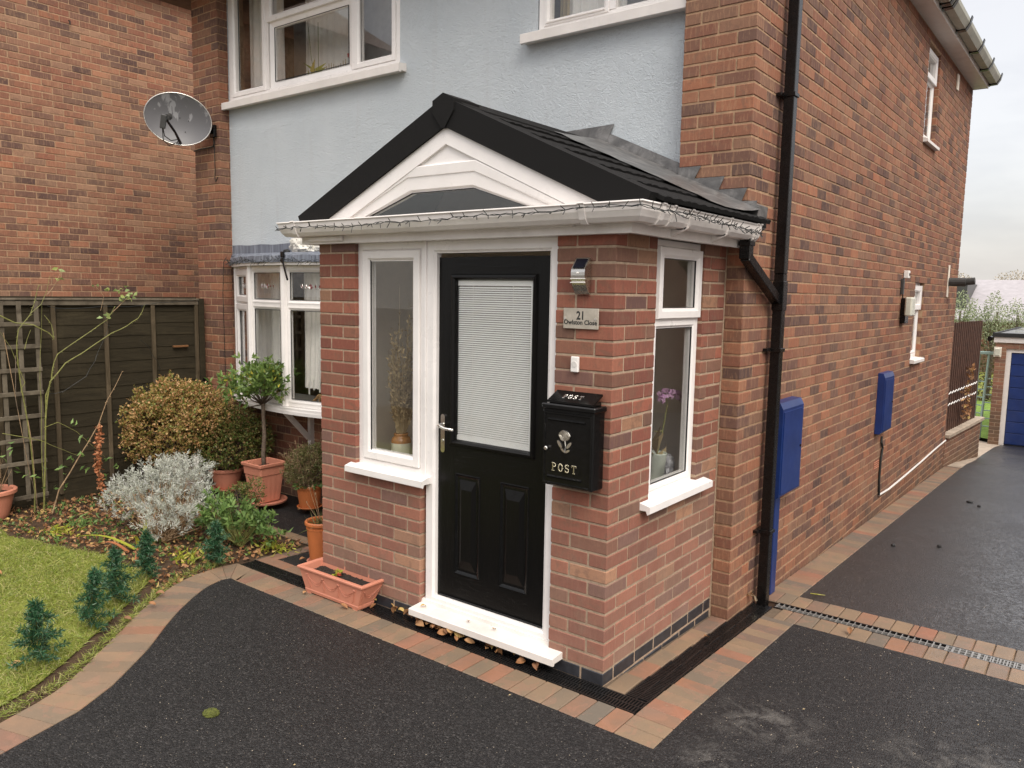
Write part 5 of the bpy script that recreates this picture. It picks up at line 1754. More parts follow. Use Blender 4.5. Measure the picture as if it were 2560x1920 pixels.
# slight roll
ca, sa = math.cos(math.radians(-9)), math.sin(math.radians(-9))
dx_, dy_ = dx_ * ca + dy_ * sa, dy_ * ca - dx_ * sa
DM = Matrix((dx_, dy_, aim)).transposed().to_4x4(); DM.translation = DC
A_, B_ = .300, .238
def dishmesh():
    vs = []; fs = []; nr, na_ = 10, 48
    for side in (0, 1):
        for i in range(nr + 1):
            r = i / nr
            for k in range(na_):
                t = 2 * PI * k / na_
                z = .062 * r * r - .062 - (.0025 if side else 0)
                vs.append((A_ * r * math.cos(t), B_ * r * math.sin(t), z))
    n1_ = (nr + 1) * na_
    for i in range(nr):
        for k in range(na_):
            k2 = (k + 1) % na_
            q = (i * na_ + k, (i + 1) * na_ + k, (i + 1) * na_ + k2, i * na_ + k2)
            fs.append(q); fs.append(tuple(n1_ + j for j in reversed(q)))
    return vs, fs
vs, fs = dishmesh(); mb = MB(); mb.add(vs, fs)
me = mb.mesh('reflector', M['dish'], True, fix=False)
o = link('reflector', me, dish); o.matrix_local = Matrix.Translation(-dish.location) @ DM
mb = MB(); mb.tube([(A_ * 1.003 * math.cos(t), B_ * 1.003 * math.sin(t), -.002) for t in np.linspace(0, 2 * PI, 49)[:-1]], .0055, 6, closed=True)
me = mb.mesh('rim', M['steel'], True); o = link('rim', me, dish); o.matrix_local = Matrix.Translation(-dish.location) @ DM
Lc = lambda x, y, z: DM @ Vector((x, y, z))
mb = MB(); mb.tube([Lc(.05, -B_ + .02, -.02), Lc(.0, -.14, .16), Lc(-.075, -.06, .30)], [.014, .012, .012], 8); mb.build('lnb_arm', M['black_plastic'], dish)
mb = MB()
mb.tube([Lc(-.062, -.02, .24), Lc(-.075, -.03, .27), Lc(-.080, -.035, .31)], [.034, .034, .026], 14)
mb.beam(Lc(-.098, -.02, .32), Lc(-.098, -.145, .30), .050, .040, up=aim, ch=.006)
mb.build('lnb', M['dark_grey'], dish)
mb = MB()
for (x, y) in ((.01, .02), (.09, .01), (.075, -.10)):
    zz = .062 * ((x / A_) ** 2 + (y / B_) ** 2) - .062
    mb.tube([Lc(x, y, zz), Lc(x, y, zz + .004)], .0055, 8)
mb.build('bolt', M['rubber'], dish)
mb = MB()
mb.beam(Lc(.0, 0, -.115), Lc(.12, 0, -.125), .07, .05, ch=.004)
mb.beam(Lc(.12, 0, -.125), (-5.345, DY - .04, 3.475), .05, .06, ch=.004)
mb.box(-5.385, -5.305, DY - .035, DY - .002, 3.415, 3.53, .003)
mb.build('wall_bracket', M['black_plastic'], dish)
mb = MB(); mb.tube([Lc(-.10, -.14, .30), Lc(-.085, -.24, .24), Lc(-.04, -.27, .12), Lc(.02, -.22, .02), Lc(.03, -.18, .0)], .0045, 5)
mb.tube([Lc(-.095, -.14, .30), Lc(-.08, -.20, .22), Lc(-.03, -.22, .1), Lc(.02, -.19, .02)], .0045, 5)
mb.build('lnb_cable', M['cord'], dish)
mb = MB(); mb.tube([(-5.345, DY - .015, 3.42), (-5.345, DY - .012, 3.36), (-5.365, DY - .010, 3.33), (-5.45, DY - .010, 3.325), (-5.60, DY - .010, 3.325), (-5.71, DY - .010, 3.315)], .0065, 5)
mb.tube([(-5.342, DY - .012, 3.42), (-5.342, DY - .010, 3.10), (-5.352, DY - .010, 3.02), (-5.335, DY - .010, 2.99), (-5.295, DY - .010, 3.03)], .004, 5)
mb.build('wall_cable', M['cord'], dish)

# --- string lights
def stringlight(name, label, pts, jit, nstr, step, spike, r=.0018, mat=None, seed=3, nrm=None):
    t = thing(name, label, 'string lights', pts[0])
    rg = random.Random(seed)
    P = [Vector(p) for p in pts]
    L = [0]
    for a, b in zip(P, P[1:]): L.append(L[-1] + (b - a).length)
    def at_(s):
        for i in range(len(P) - 1):
            if s <= L[i + 1] or i == len(P) - 2:
                return P[i].lerp(P[i + 1], (s - L[i]) / max(1e-6, L[i + 1] - L[i])), (P[i + 1] - P[i]).normalized()
    for q in range(nstr):
        mb = MB(); wire = []
        s = 0; ph = rg.random() * 6
        while s < L[-1]:
            p, d = at_(s)
            n_ = Vector((d.y, -d.x, 0)).normalized()
            wob = jit * (math.sin(s * 9 + ph) * .5 + rg.uniform(-.6, .6))
            w2 = p + Vector((0, 0, 1)) * wob + n_ * (.004 + rg.uniform(0, .006))
            wire.append(w2)
            s += step / 2.2
        mb.tube(wire, r, 4)
        mb.build('wire', mat or M['cord'], t)
        mb = MB()
        for i in range(1, len(wire) - 1, 2):
            d = Vector((rg.uniform(-.7, .7), rg.uniform(-.7, .7), rg.choice((-1, 1)) * rg.uniform(.4, 1))).normalized()
            p, dd = at_(min(L[-1], i * step / 2.2)); n_ = Vector((dd.y, -dd.x, 0)).normalized()
            d = (d + n_ * .8).normalized()
            e = wire[i] + d * spike * rg.uniform(.7, 1.2)
            mb.tube([wire[i], wire[i].lerp(e, .55), e], [r * .9, r * 1.3, r * 1.0], 4)
        mb.build('bulb', mat or M['cord'], t, kind='stuff')
    return t
gy = FY - .112
gpts = [(-2.375, .0, 2.325), (-2.372, gy, 2.320), (-1.6, gy, 2.312), (-.9, gy, 2.322), (-.2, gy, 2.330), (FX1 + .112, gy, 2.332), (FX1 + .113, .4, 2.325), (FX1 + .113, .8, 2.318), (FX1 + .115, DY - .01, 2.305)]
stringlight('string_lights', 'dark wired fairy lights strung along the white porch gutter', gpts, .010, 2, .085, .030, r=.0019, seed=5)
stringlight('string_lights', 'extra bunch of dark fairy lights on the right end of the porch gutter', [(FX1 + .115, .05, 2.328), (FX1 + .118, .8, 2.315), (FX1 + .118, 1.15, 2.300), (FX1 + .112, 1.29, 2.285)], .016, 1, .06, .032, r=.0019, seed=9)
bl = [bowpt(math.radians(-31.5), .07)] + [bowpt(math.radians(a), .070) for a in range(-28, 30, 6)]
stringlight('string_lights', 'dark fairy lights hanging along the lead edge of the bow window', [(p.x, p.y, 2.190) for p in bl], .022, 2, .05, .038, r=.0017, seed=13)
wd = thing('hanging_cable', 'thin dark cable hanging down the left brick pier from the bow window lights', 'cable', (-5.25, 1.29, 1.5))
mb = MB(); mb.tube([(-5.15, BY - .17, 2.20), (-5.20, 1.30, 2.25), (-5.23, 1.285, 2.20), (-5.255, 1.285, 1.9), (-5.25, 1.285, 1.4), (-5.24, 1.285, .75)], .003, 4); mb.build('cable', M['cord'], wd)
# white bag, dark lump and black clamp on the bow roof
bg = thing('plastic_bag', 'crumpled pale bag lying on the lead roof of the bow window', 'bag', (-3.95, 1.28, 2.27))
def lump(name, c, s, mat, parent, seed, sub=3, amp=.25, fr=3.0):
    bm = bmesh.new(); bmesh.ops.create_icosphere(bm, subdivisions=sub, radius=1)
    from mathutils import noise
    for v in bm.verts:
        n = noise.fractal(v.co * fr + Vector((seed, seed * 2, 0)), 1, 2, 4)
        v.co = v.co * (1 + amp * n)
        v.co = Vector((v.co.x * s[0], v.co.y * s[1], v.co.z * s[2])) + Vector(c)
    me = bpy.data.meshes.new(name); bm.to_mesh(me); bm.free(); me.materials.append(mat)
    return link(name, me, parent)
lump('bag', (-3.93, 1.28, 2.325), (.17, .10, .095), M['plastic_bag'], bg, 3, 4, .30, 2.6)
st_ = thing('dark_stone', 'dark lump resting in front of the pale bag on the bow roof', 'stone', (-4.02, 1.16, 2.28))
lump('stone', (-4.03, 1.15, 2.272), (.035, .03, .024), M['rubber'], st_, 8, 2, .3)
cl = thing('pole_clamp', 'black clamp with a thin rod fixed to the edge of the bow roof', 'clamp', (-3.9, 1.02, 2.2))
mb = MB(); mb.box(-3.935, -3.895, 1.005, 1.03, 2.215, 2.265, .006); mb.tube([(-3.93, 1.01, 2.19), (-3.91, 1.0, 2.20), (-3.90, 1.01, 2.185), (-3.915, 1.02, 2.17)], .010, 8, closed=True); mb.build('jaw', M['black_plastic'], cl)
mb = MB(); mb.tube([(-3.90, 1.0, 2.20), (-3.64, .86, 2.02)], .008, 7); mb.build('rod', M['black_plastic'], cl)
nbx = thing('light_controller', 'black plug box with white tag at the bottom of the fence end post', 'controller', (-5.5, 1.24, .95))
mb = MB(); mb.box(-5.53, -5.47, 1.20, 1.235, .90, 1.02, .006); mb.build('case', M['black_plastic'], nbx)
mb = MB(); mb.beam((-5.50, 1.19, .885), (-5.43, 1.17, .850), .04, .004); mb.build('tag', M['white'], nbx)

# ================================================================== FENCE AND TRELLIS
fence = thing('panel_fence', 'dark weathered lap panel fence between the front garden and the neighbour', 'fence', (-5.62, -.5, 0))
FXx = -5.60
for (ya, yb) in ((-.66, 1.20), (-2.55, -.72)):
    nbrd = 15
    for k in range(nbrd):
        z0_ = .07 + k * .117
        mb = MB(); wv = [RND.uniform(-.006, .006) for _ in range(9)]
        n = 8; vs = []
        for i in range(n + 1):
            y = ya + (yb - ya) * i / n
            vs += [(FXx + .002, y, z0_ + wv[i]), (FXx - .005, y, z0_ + .135), (FXx - .011, y, z0_ + .135), (FXx - .004, y, z0_ + wv[i])]
        fs = []
        for i in range(n):
            a = i * 4
            for j in range(4): fs.append((a + j, a + (j + 1) % 4, a + 4 + (j + 1) % 4, a + 4 + j))
        fs += [(0, 1, 2, 3), (n * 4 + 3, n * 4 + 2, n * 4 + 1, n * 4)]
        mb.add(vs, fs); mb.build('board', M['board'], fence)
    nbt = 4
    for k in range(nbt + 1):
        y = ya + .02 + (yb - ya - .04) * k / nbt
        mb = MB(); mb.box(FXx + .008, FXx + .030, y - .019, y + .019, .06, 1.79, .003); mb.build('batten', M['board_v'], fence)
    mb = MB(); mb.box(FXx + .010, FXx + .034, ya, yb, 1.765, 1.808, .003); mb.build('top_rail', M['board_grey'], fence)
    mb = MB(); mb.box(FXx - .03, FXx + .045, ya, yb, 1.809, 1.828, .003); mb.build('capping', M['board_grey'], fence)
for y in (-.69, 1.235):
    mb = MB(); mb.box(FXx - .035, FXx + .035, y - .03, y + .03, -.1, 1.83, .004); mb.build('post', M['board'], fence)
mb = MB(); mb.box(FXx - .05, FXx + .01, -.66, 1.20, -.05, .075); mb.build('gravel_board', M['board'], fence)
ft = thing('fence_tag', 'small rusty brown metal bracket on the dark fence near the house', 'bracket', (FXx + .03, 1.0, 1.35))
mb = MB(); mb.box(FXx + .012, FXx + .035, .92, 1.08, 1.342, 1.362, .003); mb.build('plate', plain('rusty_orange', (.17, .075, .025), .7), ft)
tr = thing('trellis', 'weathered grey square trellis leaning on the fence at the left edge', 'trellis', (-5.46, -.6, 0))
for y in (-.93, -.78, -.635, -.50, -.365):
    mb = MB(); mb.box(-5.475, -5.462, y - .018, y + .018, .08, 1.80, .002); mb.build('slat', M['board_grey'], tr)
for z in (.12, .42, .62, .82, 1.02, 1.22, 1.42, 1.61):
    mb = MB(); mb.box(-5.461, -5.448, -1.0, -.345, z - .018, z + .018, .002); mb.build('slat', M['board_grey'], tr)
fc = thing('string_lights', 'thin dark green light cable draped loosely across the dark fence', 'string lights', (-5.5, .3, 1.5))
mb = MB()
for L_ in ([(-5.5, 1.14, 1.81), (-5.5, 0.73, 1.78), (-5.5, 0.32, 1.75), (-5.5, -0.11, 1.74), (-5.5, -0.34, 1.77)], [(-5.5, 0.23, 1.65), (-5.5, 0.25, 1.54), (-5.5, 0.15, 1.32), (-5.5, 0.03, 1.12), (-5.5, -0.17, 1.0), (-5.5, -0.35, 0.99)], [(-5.5, 0.56, 1.45), (-5.5, 0.71, 1.21), (-5.5, 0.74, 1.03), (-5.5, 0.44, 0.79), (-5.5, 0.18, 0.61)]):
    q = []
    for a, b in zip(L_, L_[1:]):
        for t in (0, .33, .66): q.append(Vector(a).lerp(Vector(b), t) + Vector((RND.uniform(-.01, .01),) * 3))
    mb.tube(q, .0022, 4)
    for p in q[::2]: mb.tube([p, p + Vector((RND.uniform(0, .01), RND.uniform(-.015, .015), RND.uniform(-.03, .01)))], .002, 4)
mb.build('cable', M['cord'], fc)

# ================================================================== BACK RIGHT: low wall, slatted screen, garage, garden
lw = thing('low_wall', 'low brick retaining wall with pale coping beyond the corner of the house', 'wall', (.2, 10, -.4))
lb = Bricks(lw, M['brick_far'], limit=280)
# wall runs from (.122,8.87) to (.27,11.2): built as short straight stretches
WA, WB = Vector((.122, 8.875)), Vector((.262, 11.2))
Lw = (WB - WA).length; dw = (WB - WA).normalized(); nw = Vector((dw.y, -dw.x))
angw = math.atan2(dw.y, dw.x) - PI / 2
nrow = 8
kk_ = 0
for r in range(nrow):
    z = -.545 + r * .075
    u = -.0 if r % 2 else -.11
    while u < Lw - .05:
        a, b = max(u, 0), min(u + .215, Lw)
        if b - a > .03:
            c2 = WA + dw * ((a + b) / 2) - nw * .05
            if kk_ < 110: piece('brick', lw, (c2.x, c2.y, z + .0325), (.1, b - a, .065), M['brick_far'], rz=angw, ch=.003, tilt=.004)
            kk_ += 1
        u += .225
mb = MB()
c2 = WA + dw * Lw / 2 - nw * .11
Mz = Matrix.Rotation(angw, 3, 'Z')
mb.obox((c2.x, c2.y, -.34), (.212, Lw - .01, .78), Mz); mb.build('mortar_bed', M['mortar'], lw)
mb = MB(); k_ = 5
for i in range(k_):
    c2 = WA + dw * (Lw * (i + .5) / k_) - nw * .10
    mb2 = MB(); mb2.obox((c2.x, c2.y, .078), (.30, Lw / k_ - .006, .05), Mz, .004); mb2.build('coping_stone', M['concrete'], lw)
sf = thing('slatted_screen', 'dark brown vertical slat screen on the low wall, hung with dried leaves', 'fence', (.2, 10, .1))
nsl_ = 17
for i in range(nsl_):
    p = WA + dw * (.12 + (Lw - .36) * i / (nsl_ - 1)) - nw * .06
    mb = MB(); mb.obox((p.x, p.y, .105 + .765), (.016, .052, 1.53 + .0), Mz, .002); mb.build('slat', M['wood_dark'], sf)
for t in (.06, .52, .97):
    p = WA + dw * (.1 + (Lw - .3) * t) - nw * .09
    mb = MB(); mb.obox((p.x, p.y, .105 + .76), (.05, .06, 1.53), Mz, .003); mb.build('post', M['wood_dark'], sf)
for z in (.25, .9, 1.55):
    p = WA + dw * (Lw / 2 - .03) - nw * .08
    mb = MB(); mb.obox((p.x, p.y, z), (.02, Lw - .30, .06), Mz); mb.build('rail', M['wood_dark'], sf)
dvl = thing('dried_vine', 'orange-brown dried leaves clinging to the middle of the slatted screen', 'plant', (.25, 10, .5))
ic = thing('string_lights', 'white icicle lights looped along the brown slatted screen', 'string lights', (.2, 10, .6))
mb = MB()
for zz, ph in ((.66, 0), (.50, .4)):
    for i in range(11):
        a = WA + dw * (.15 + (Lw - .5) * i / 11) - nw * .035; b = WA + dw * (.15 + (Lw - .5) * (i + .6) / 11) - nw * .03
        mb.tube([(a.x, a.y, zz - .015 + .02 * i / 11), (b.x, b.y, zz + .015 + .02 * i / 11)], .007, 4)
mb.build('tube', M['white'], ic)

GY = 15.0
gr = thing('garage', 'brick garage with blue panelled up-and-over door and flat roof at the end of the drive', 'garage', (1.5, GY, -.9))
gb = Bricks(gr, M['brick_far'], limit=240)
gb.run('x', GY, -1, -.022, .165, -.92, 27, pitch=.225, first=lambda r: (0, .0875) if r % 2 else (0, .187))
gb.run('x', GY, -1, .16, 3.0, 1.01, 2, pitch=.225)
gb.run('x', GY, -1, 2.75, 3.0, -.92, 25, pitch=.225)
gb.run('y', -.022, -1, GY + .11, GY + 5, -.92, 27, pitch=.225)
gb.make()
core(gr, 'mortar_bed', M['mortar'], 'x', GY, -1, -.018, 2.99, -1.2, 1.16, .10, holes=[(.168, 2.74, -1.3, 1.0)])
core(gr, 'mortar_bed', M['mortar'], 'y', -.022, -1, GY + .10, GY + 5, -1.2, 1.16, .10)
Pg = PX(GY + .03)
mb = MB(); mb.prism([(.165, -.93), (.25, -.93), (.25, .935), (2.66, .935), (2.66, -.93), (2.745, -.93), (2.745, 1.005), (.165, 1.005)], Pg, -.06, .0); mb.build('door_surround', M['white_paint'], gr)
gd = MB(); gd.box(.252, 2.658, GY + .06, GY + .09, -.90, .933); gd = gd.build('garage_door', M['blue_paint'], gr)
for k in range(8):
    mb = MB(); z0_ = -.885 + k * .227
    mb.box(.262, 2.648, GY + .046, GY + .06, z0_, z0_ + .212, .006); mb.build('door_rib', M['blue_paint'], gd)
mb = MB(); mb.box(-.06, 3.1, GY - .03, GY - .005, 1.125, 1.235, .003); mb.build('fascia', M['white_paint'], gr)
mb = MB(); mb.box(-.09, 3.15, GY - .06, GY - .02, 1.236, 1.315, .004); mb.box(-.09, -.05, GY - .0199, GY + 5.2, 1.236, 1.31, .004); mb.build('roof_edge', M['rubber'], gr, kind='stuff')
mfr = Mat('wet_felt_roof'); mfr.col((.10, .10, .10)).set(rough=mfr.ramp(mfr.noise(1.2, 4), [(.45, (.08,) * 3), (.6, (.5,) * 3)]), spec=.8)
mb = MB(); mb.box(-.05, 3.15, GY - .0199, GY + 5.2, 1.236, 1.285); mb.build('roof', mfr.m, gr)
mb = MB(); mb.tube([(-.13, GY - .04, 1.19), (-.11, GY + 5, 1.17)], .05, 8); mb.build('gutter', M['black_plastic'], gr)
gl_ = thing('bulkhead_light', 'oblong glass bulkhead light on the brick pillar of the garage', 'wall light', (.02, GY, .9))
mb = MB(); mb.box(-.045, .085, GY - .025, GY - .003, .835, 1.035, .006); mb.build('back_plate', M['cream'], gl_)
mb = MB(); mb.box(-.028, .068, GY - .075, GY - .025, .86, 1.01, .016); mb.build('lamp_glass', bpy.data.materials['lamp_lens'], gl_)
ld = thing('ladder_frame', 'pale green metal ladder frame standing on the lawn beside the garage', 'ladder', (-.2, 15.6, -1))
g0 = gz(15.6)
mb = MB()
mb.tube([(-.36, 15.6, g0), (-.36, 15.6, .86)], .022, 8); mb.build('post', M['mint'], ld)
mb = MB(); mb.tube([(-.245, 15.6, g0 + .0), (-.185, 15.6, .86)], .026, 8); mb.build('post', M['mint'], ld)
mb = MB(); mb.box(-.39, .3, 15.55, 15.65, .84, .90, .008); mb.build('top_bar', M['mint'], ld)
for k in range(7):
    z = .28 - k * .165
    mb = MB(); mb.tube([(-.36, 15.6, z), (-.20 - .004 * k, 15.6, z - .01)], .013, 6); mb.tube([(-.21, 15.6, z + .06), (.3, 15.6, z + .06)], .013, 6); mb.build('rung', M['mint'], ld)
fh = thing('far_house', 'distant brick house with a long pale grey roof beyond the gardens', 'house', (-4, 42, -1.4))
mb = MB()
mb.prism([(39.7, .95), (39.7, 1.05), (45, 3.02), (50.3, 1.05), (50.3, .95)], PY(0), -22, 16); mb.build('roof', M['far_roof'], fh)
mb = MB(); mb.box(-21.5, 15.5, 40.2, 50, -2.5, .96); mb.build('wall', M['brick_far'], fh)
for (a, b) in ((-14, -12), (-8, -6.4), (-1.0, .6)):
    mb = MB(); mb.box(a, b, 40.15, 40.25, -.5, .6); w_ = mb.build('window', M['white'], fh)
    mb = MB(); mb.box(a + .1, b - .1, 40.12, 40.16, -.4, .5); mb.build('pane', M['dark_grey'], w_)
mb = MB(); mb.box(-6.2, -4.15, 41.0, 44.5, 1.2, 2.75); mb.box(-6.0, -4.35, 40.95, 41.0, 1.5, 2.45)
mb.build('dormer', M['dark_grey'], fh)
# ================================================================== PLANTS, POTS, LEAVES
def fast_mesh(name, V, F4, mat, smooth=False):
    """V (n,3) floats, F4 (m,4) quads"""
    me = bpy.data.meshes.new(name)
    n, m = len(V), len(F4)
    me.vertices.add(n); me.vertices.foreach_set('co', np.asarray(V, np.float32).ravel())
    me.loops.add(m * 4); me.loops.foreach_set('vertex_index', np.asarray(F4, np.int32).ravel())
    me.polygons.add(m); me.polygons.foreach_set('loop_start', np.arange(0, m * 4, 4, dtype=np.int32))
    me.polygons.foreach_set('loop_total', np.full(m, 4, np.int32))
    me.update(calc_edges=True)
    me.materials.append(mat)
    return me

def unit(v): return v / np.maximum(1e-9, np.linalg.norm(v, axis=-1, keepdims=True))

def leaf_cloud(P, D, L, Wd, rs, curl=.25, shape=(.45,)):
    """leaves rooted at P pointing along D, each two quads folded on the midrib and bent: 6 verts"""
    n = len(P)
    D = unit(D)
    A = rs.normal(size=(n, 3)); S_ = unit(np.cross(D, A)); U = np.cross(S_, D)
    L = np.broadcast_to(L, (n,)).reshape(n, 1); Wd = np.broadcast_to(Wd, (n,)).reshape(n, 1)
    b = P; mid = P + D * L * shape[0] + U * L * .04; tip = P + D * L - U * L * curl
    l = mid + S_ * Wd * .5 + U * Wd * .18; r = mid - S_ * Wd * .5 + U * Wd * .18
    V = np.stack([b, r, tip, l, mid], 1).reshape(-1, 3)
    i = np.arange(n)[:, None] * 5
    F = np.concatenate([i + np.array([0, 1, 2, 4]), i + np.array([0, 4, 2, 3])], 0)
    return V, F

def build_leaves(name, P, D, L, W_, mat, parent, seed=1, curl=.25, kind=None, shape=(.45,)):
    rs = np.random.RandomState(seed)
    V, F = leaf_cloud(np.asarray(P, float), np.asarray(D, float), L, W_, rs, curl, shape)
    o = link(name, fast_mesh(name, V, F, mat), parent)
    if kind: o['kind'] = kind
    return o

def blob_points(n, lobes, rs, shell=.55):
    """points in a union of ellipsoid lobes, denser toward the surface"""
    lobes = np.array(lobes)
    w = lobes[:, 3] * lobes[:, 4] * lobes[:, 5]; w = w ** .7; w /= w.sum()
    k = rs.choice(len(lobes), n, p=w)
    d = unit(rs.normal(size=(n, 3)))
    r = shell + (1 - shell) * rs.rand(n) ** .6
    P = lobes[k, :3] + d * r[:, None] * lobes[k, 3:6]
    return P, d

def bush(root, n, lobes, L, W_, mat, seed, per=5, name='foliage', stemmat=None, base=None, up=.3, curl=.2, lenvar=.4, shell=.55):
    rs = np.random.RandomState(seed)
    # sprigs: clusters of leaves on little shoots
    ns = n // per
    P, d = blob_points(ns, lobes, rs, shell)
    d = unit(d + np.array([0, 0, up]) + rs.normal(size=d.shape) * .35)
    PP = []; DD = []
    for j in range(per):
        t = rs.rand(ns, 1) * L * 2.0
        PP.append(P + d * t + rs.normal(size=P.shape) * L * .25); DD.append(unit(d * .6 + rs.normal(size=d.shape) * .8 + np.array([0, 0, up * .5])))
    PP = np.concatenate(PP); DD = np.concatenate(DD)
    ok = PP[:, 2] > .01; PP, DD = PP[ok], DD[ok]
    m_ = len(PP)
    o = build_leaves(name, PP, DD, L * (1 - lenvar / 2 + lenvar * rs.rand(m_)), W_ * (.75 + .5 * rs.rand(m_)), mat, root, seed, curl, kind='stuff')
    if base is not None:
        mb = MB(); rg = random.Random(seed)
        idx = rs.choice(ns, min(ns, 46), replace=False)
        for i in idx:
            a = Vector(base) + Vector((rg.uniform(-.04, .04), rg.uniform(-.04, .04), 0)); e = Vector(P[i])
            mid = a.lerp(e, .5) + Vector((rg.uniform(-.04, .04), rg.uniform(-.04, .04), rg.uniform(-.02, .05)))
            mb.tube([a, mid, e], [.006, .0035, .0015], 4)
        mb.build('stems', stemmat or M['bark'], root, kind='stuff')
    return o

def round_pot(t, c, r0, r1, h, mat, rim=.02, rimh=.03, bands=(), soil=True, n=40):
    x, y, z = c
    pr_ = [(0, .004), (r0 - .006, .002), (r0, .01)]
    k = 10
    for i in range(1, k + 1):
        tt = i / k
        r = r0 + (r1 - r0) * (tt ** .8)
        zz = .01 + (h - rimh - .01) * tt
        pr_.append((r, zz))
        for b in bands:
            if abs(tt - b) < .5 / k: pr_ += [(r + .004, zz + .002), (r + .004, zz + .010), (r, zz + .012)]
    pr_ += [(r1 + rim * .7, h - rimh + .002), (r1 + rim, h - rimh + .008), (r1 + rim, h - .006), (r1 + rim * .6, h), (r1 - .002, h), (r1 - .010, h - .008), (r1 - .018, h - .06)]
    mb = MB(); mb.lathe(pr_, (x, y, z), n); mb.build('pot_body', mat, t, smooth=False)
    if soil:
        mb = MB(); mb.lathe([(0, h - .040), (r1 * .5, h - .037), (r1 - .012, h - .045)], (x, y, z), n); mb.build('soil', M['compost'], t)
def saucer(t, c, r, mat, n=40, h=.022):
    mb = MB(); mb.lathe([(0, .002), (r - .02, .002), (r - .004, .012), (r, h), (r - .004, h + .003), (r - .010, h), (r - .024, .008), (0, .007)], c, n); mb.build('saucer', mat, t)

tv = NP.rand(90); pv = np.array([[WA.x + dw.x * .85 + nw.x * .04, WA.y + dw.y * .85 + nw.y * .04, 0]]) + np.stack([NP.normal(size=90) * .02 + .02, NP.normal(size=90) * .09 + .12 * np.sin(tv * 9), .25 + .75 * tv], 1)
build_leaves('leaves', pv, NP.normal(size=(90, 3)), .060, .042, M['leaf_dead'], dvl, 3, kind='stuff')
# --- tall copper shrub in grey pot
SC = Vector((-5.18, .72, 0))
p = thing('plant_pot', 'fluted stone-grey pot under the tall copper shrub', 'plant pot', (SC.x, SC.y + .12, 0))
mb = MB(); pr_ = []
for k in range(48):
    pass
prof_ = [(.0, .005), (.125, .005), (.135, .02), (.165, .26), (.175, .27), (.180, .30), (.165, .305), (.150, .29), (.14, .24)]
vs = []; fs = []; n = 48
for (r, z) in prof_:
    for k in range(n):
        rr = r * (1 + (.030 * math.cos(12 * 2 * PI * k / n) if .02 <= z <= .26 and r > .12 else 0))
        vs.append((SC.x + rr * math.cos(2 * PI * k / n), SC.y + .10 + rr * math.sin(2 * PI * k / n), z))
for i in range(len(prof_) - 1):
    for k in range(n): fs.append((i * n + k, i * n + (k + 1) % n, (i + 1) * n + (k + 1) % n, (i + 1) * n + k))
mb.add(vs, fs); mb.build('pot_body', M['pot_grey'], p)
mb = MB(); mb.lathe([(0, .25), (.15, .27)], (SC.x, SC.y + .10, 0), 20); mb.build('soil', M['compost'], p)
saucer(p, (SC.x, SC.y + .10, 0), .19, M['pot_grey'])
sh = thing('shrub', 'tall rounded shrub with copper and olive green leaves beside the fence', 'shrub', (SC.x, SC.y + .1, .25))
bush(sh, 15000, [(-5.18, .70, .62, .42, .42, .34), (-5.05, .72, .86, .24, .24, .18), (-5.30, .55, .55, .26, .30, .28), (-4.98, .86, .70, .26, .26, .26), (-5.08, .60, .98, .07, .07, .17), (-4.92, .78, .92, .10, .10, .12), (-5.38, .60, .78, .13, .16, .13), (-4.80, .90, .80, .16, .16, .18)],
     .025, .018, M['leaf_shrub'], 21, per=7, base=(SC.x, SC.y + .1, .27), shell=.60)
rsq = np.random.RandomState(5); dq = unit(rsq.normal(size=(34, 3))); dq[:, 2] = np.abs(dq[:, 2]) * .9
lobq = [(-5.17 + q[0] * .42, .70 + q[1] * .40, .66 + q[2] * .36, .06 + .03 * r_, .06 + .03 * r_, .07 + .04 * r_) for q, r_ in zip(dq, rsq.rand(34))]
bush(sh, 5200, lobq, .030, .019, M['leaf_shrub'], 23, per=8, name='outer_shoots', shell=.2, up=.6)
# --- bronze green shrub in round pot
p = thing('plant_pot', 'round terracotta bowl pot with saucer between the grey pot and the square pot', 'plant pot', (-4.87, 1.03, 0))
round_pot(p, (-4.87, 1.03, .01), .095, .150, .205, M['terra_pink'], rim=.016, rimh=.035, bands=(.75,))
saucer(p, (-4.87, 1.03, 0), .155, M['terra_pink'])
s2 = thing('shrub', 'low green and bronze shrub filling the round terracotta pot', 'shrub', (-4.87, 1.03, .2))
bush(s2, 13000, [(-4.84, 1.00, .46, .33, .30, .23), (-4.60, 1.12, .50, .22, .20, .20), (-5.02, .92, .40, .22, .20, .18), (-4.70, 1.05, .66, .20, .18, .14)], -1 * -.022, .015, M['leaf_shrub2'], 22, per=7, base=(-4.87, 1.03, .18), shell=.68)
wt = thing('plant_label', 'crumpled white plastic plant label standing in the round pot', 'label', (-4.90, .88, .25))
mb = MB()
vs = []; nn = 6
for j in range(nn):
    for i in range(nn): vs.append((-4.90 + .085 * i / 5 + .012 * j / 5, .70 + .008 * math.sin(i * 2.1 + j), .285 + .11 * j / 5 - .03 * i / 5 + .008 * math.sin(i * 3 + j * 2)))
fs = [(j * nn + i, j * nn + i + 1, (j + 1) * nn + i + 1, (j + 1) * nn + i) for j in range(nn - 1) for i in range(nn - 1)]
mb.add(vs, fs); o = mb.build('label_sheet', M['white'], wt)
mb = MB(); mb.tube([(-4.86, .70, .28), (-4.86, .90, .20)], .004, 5); mb.build('stake', M['black_plastic'], wt)

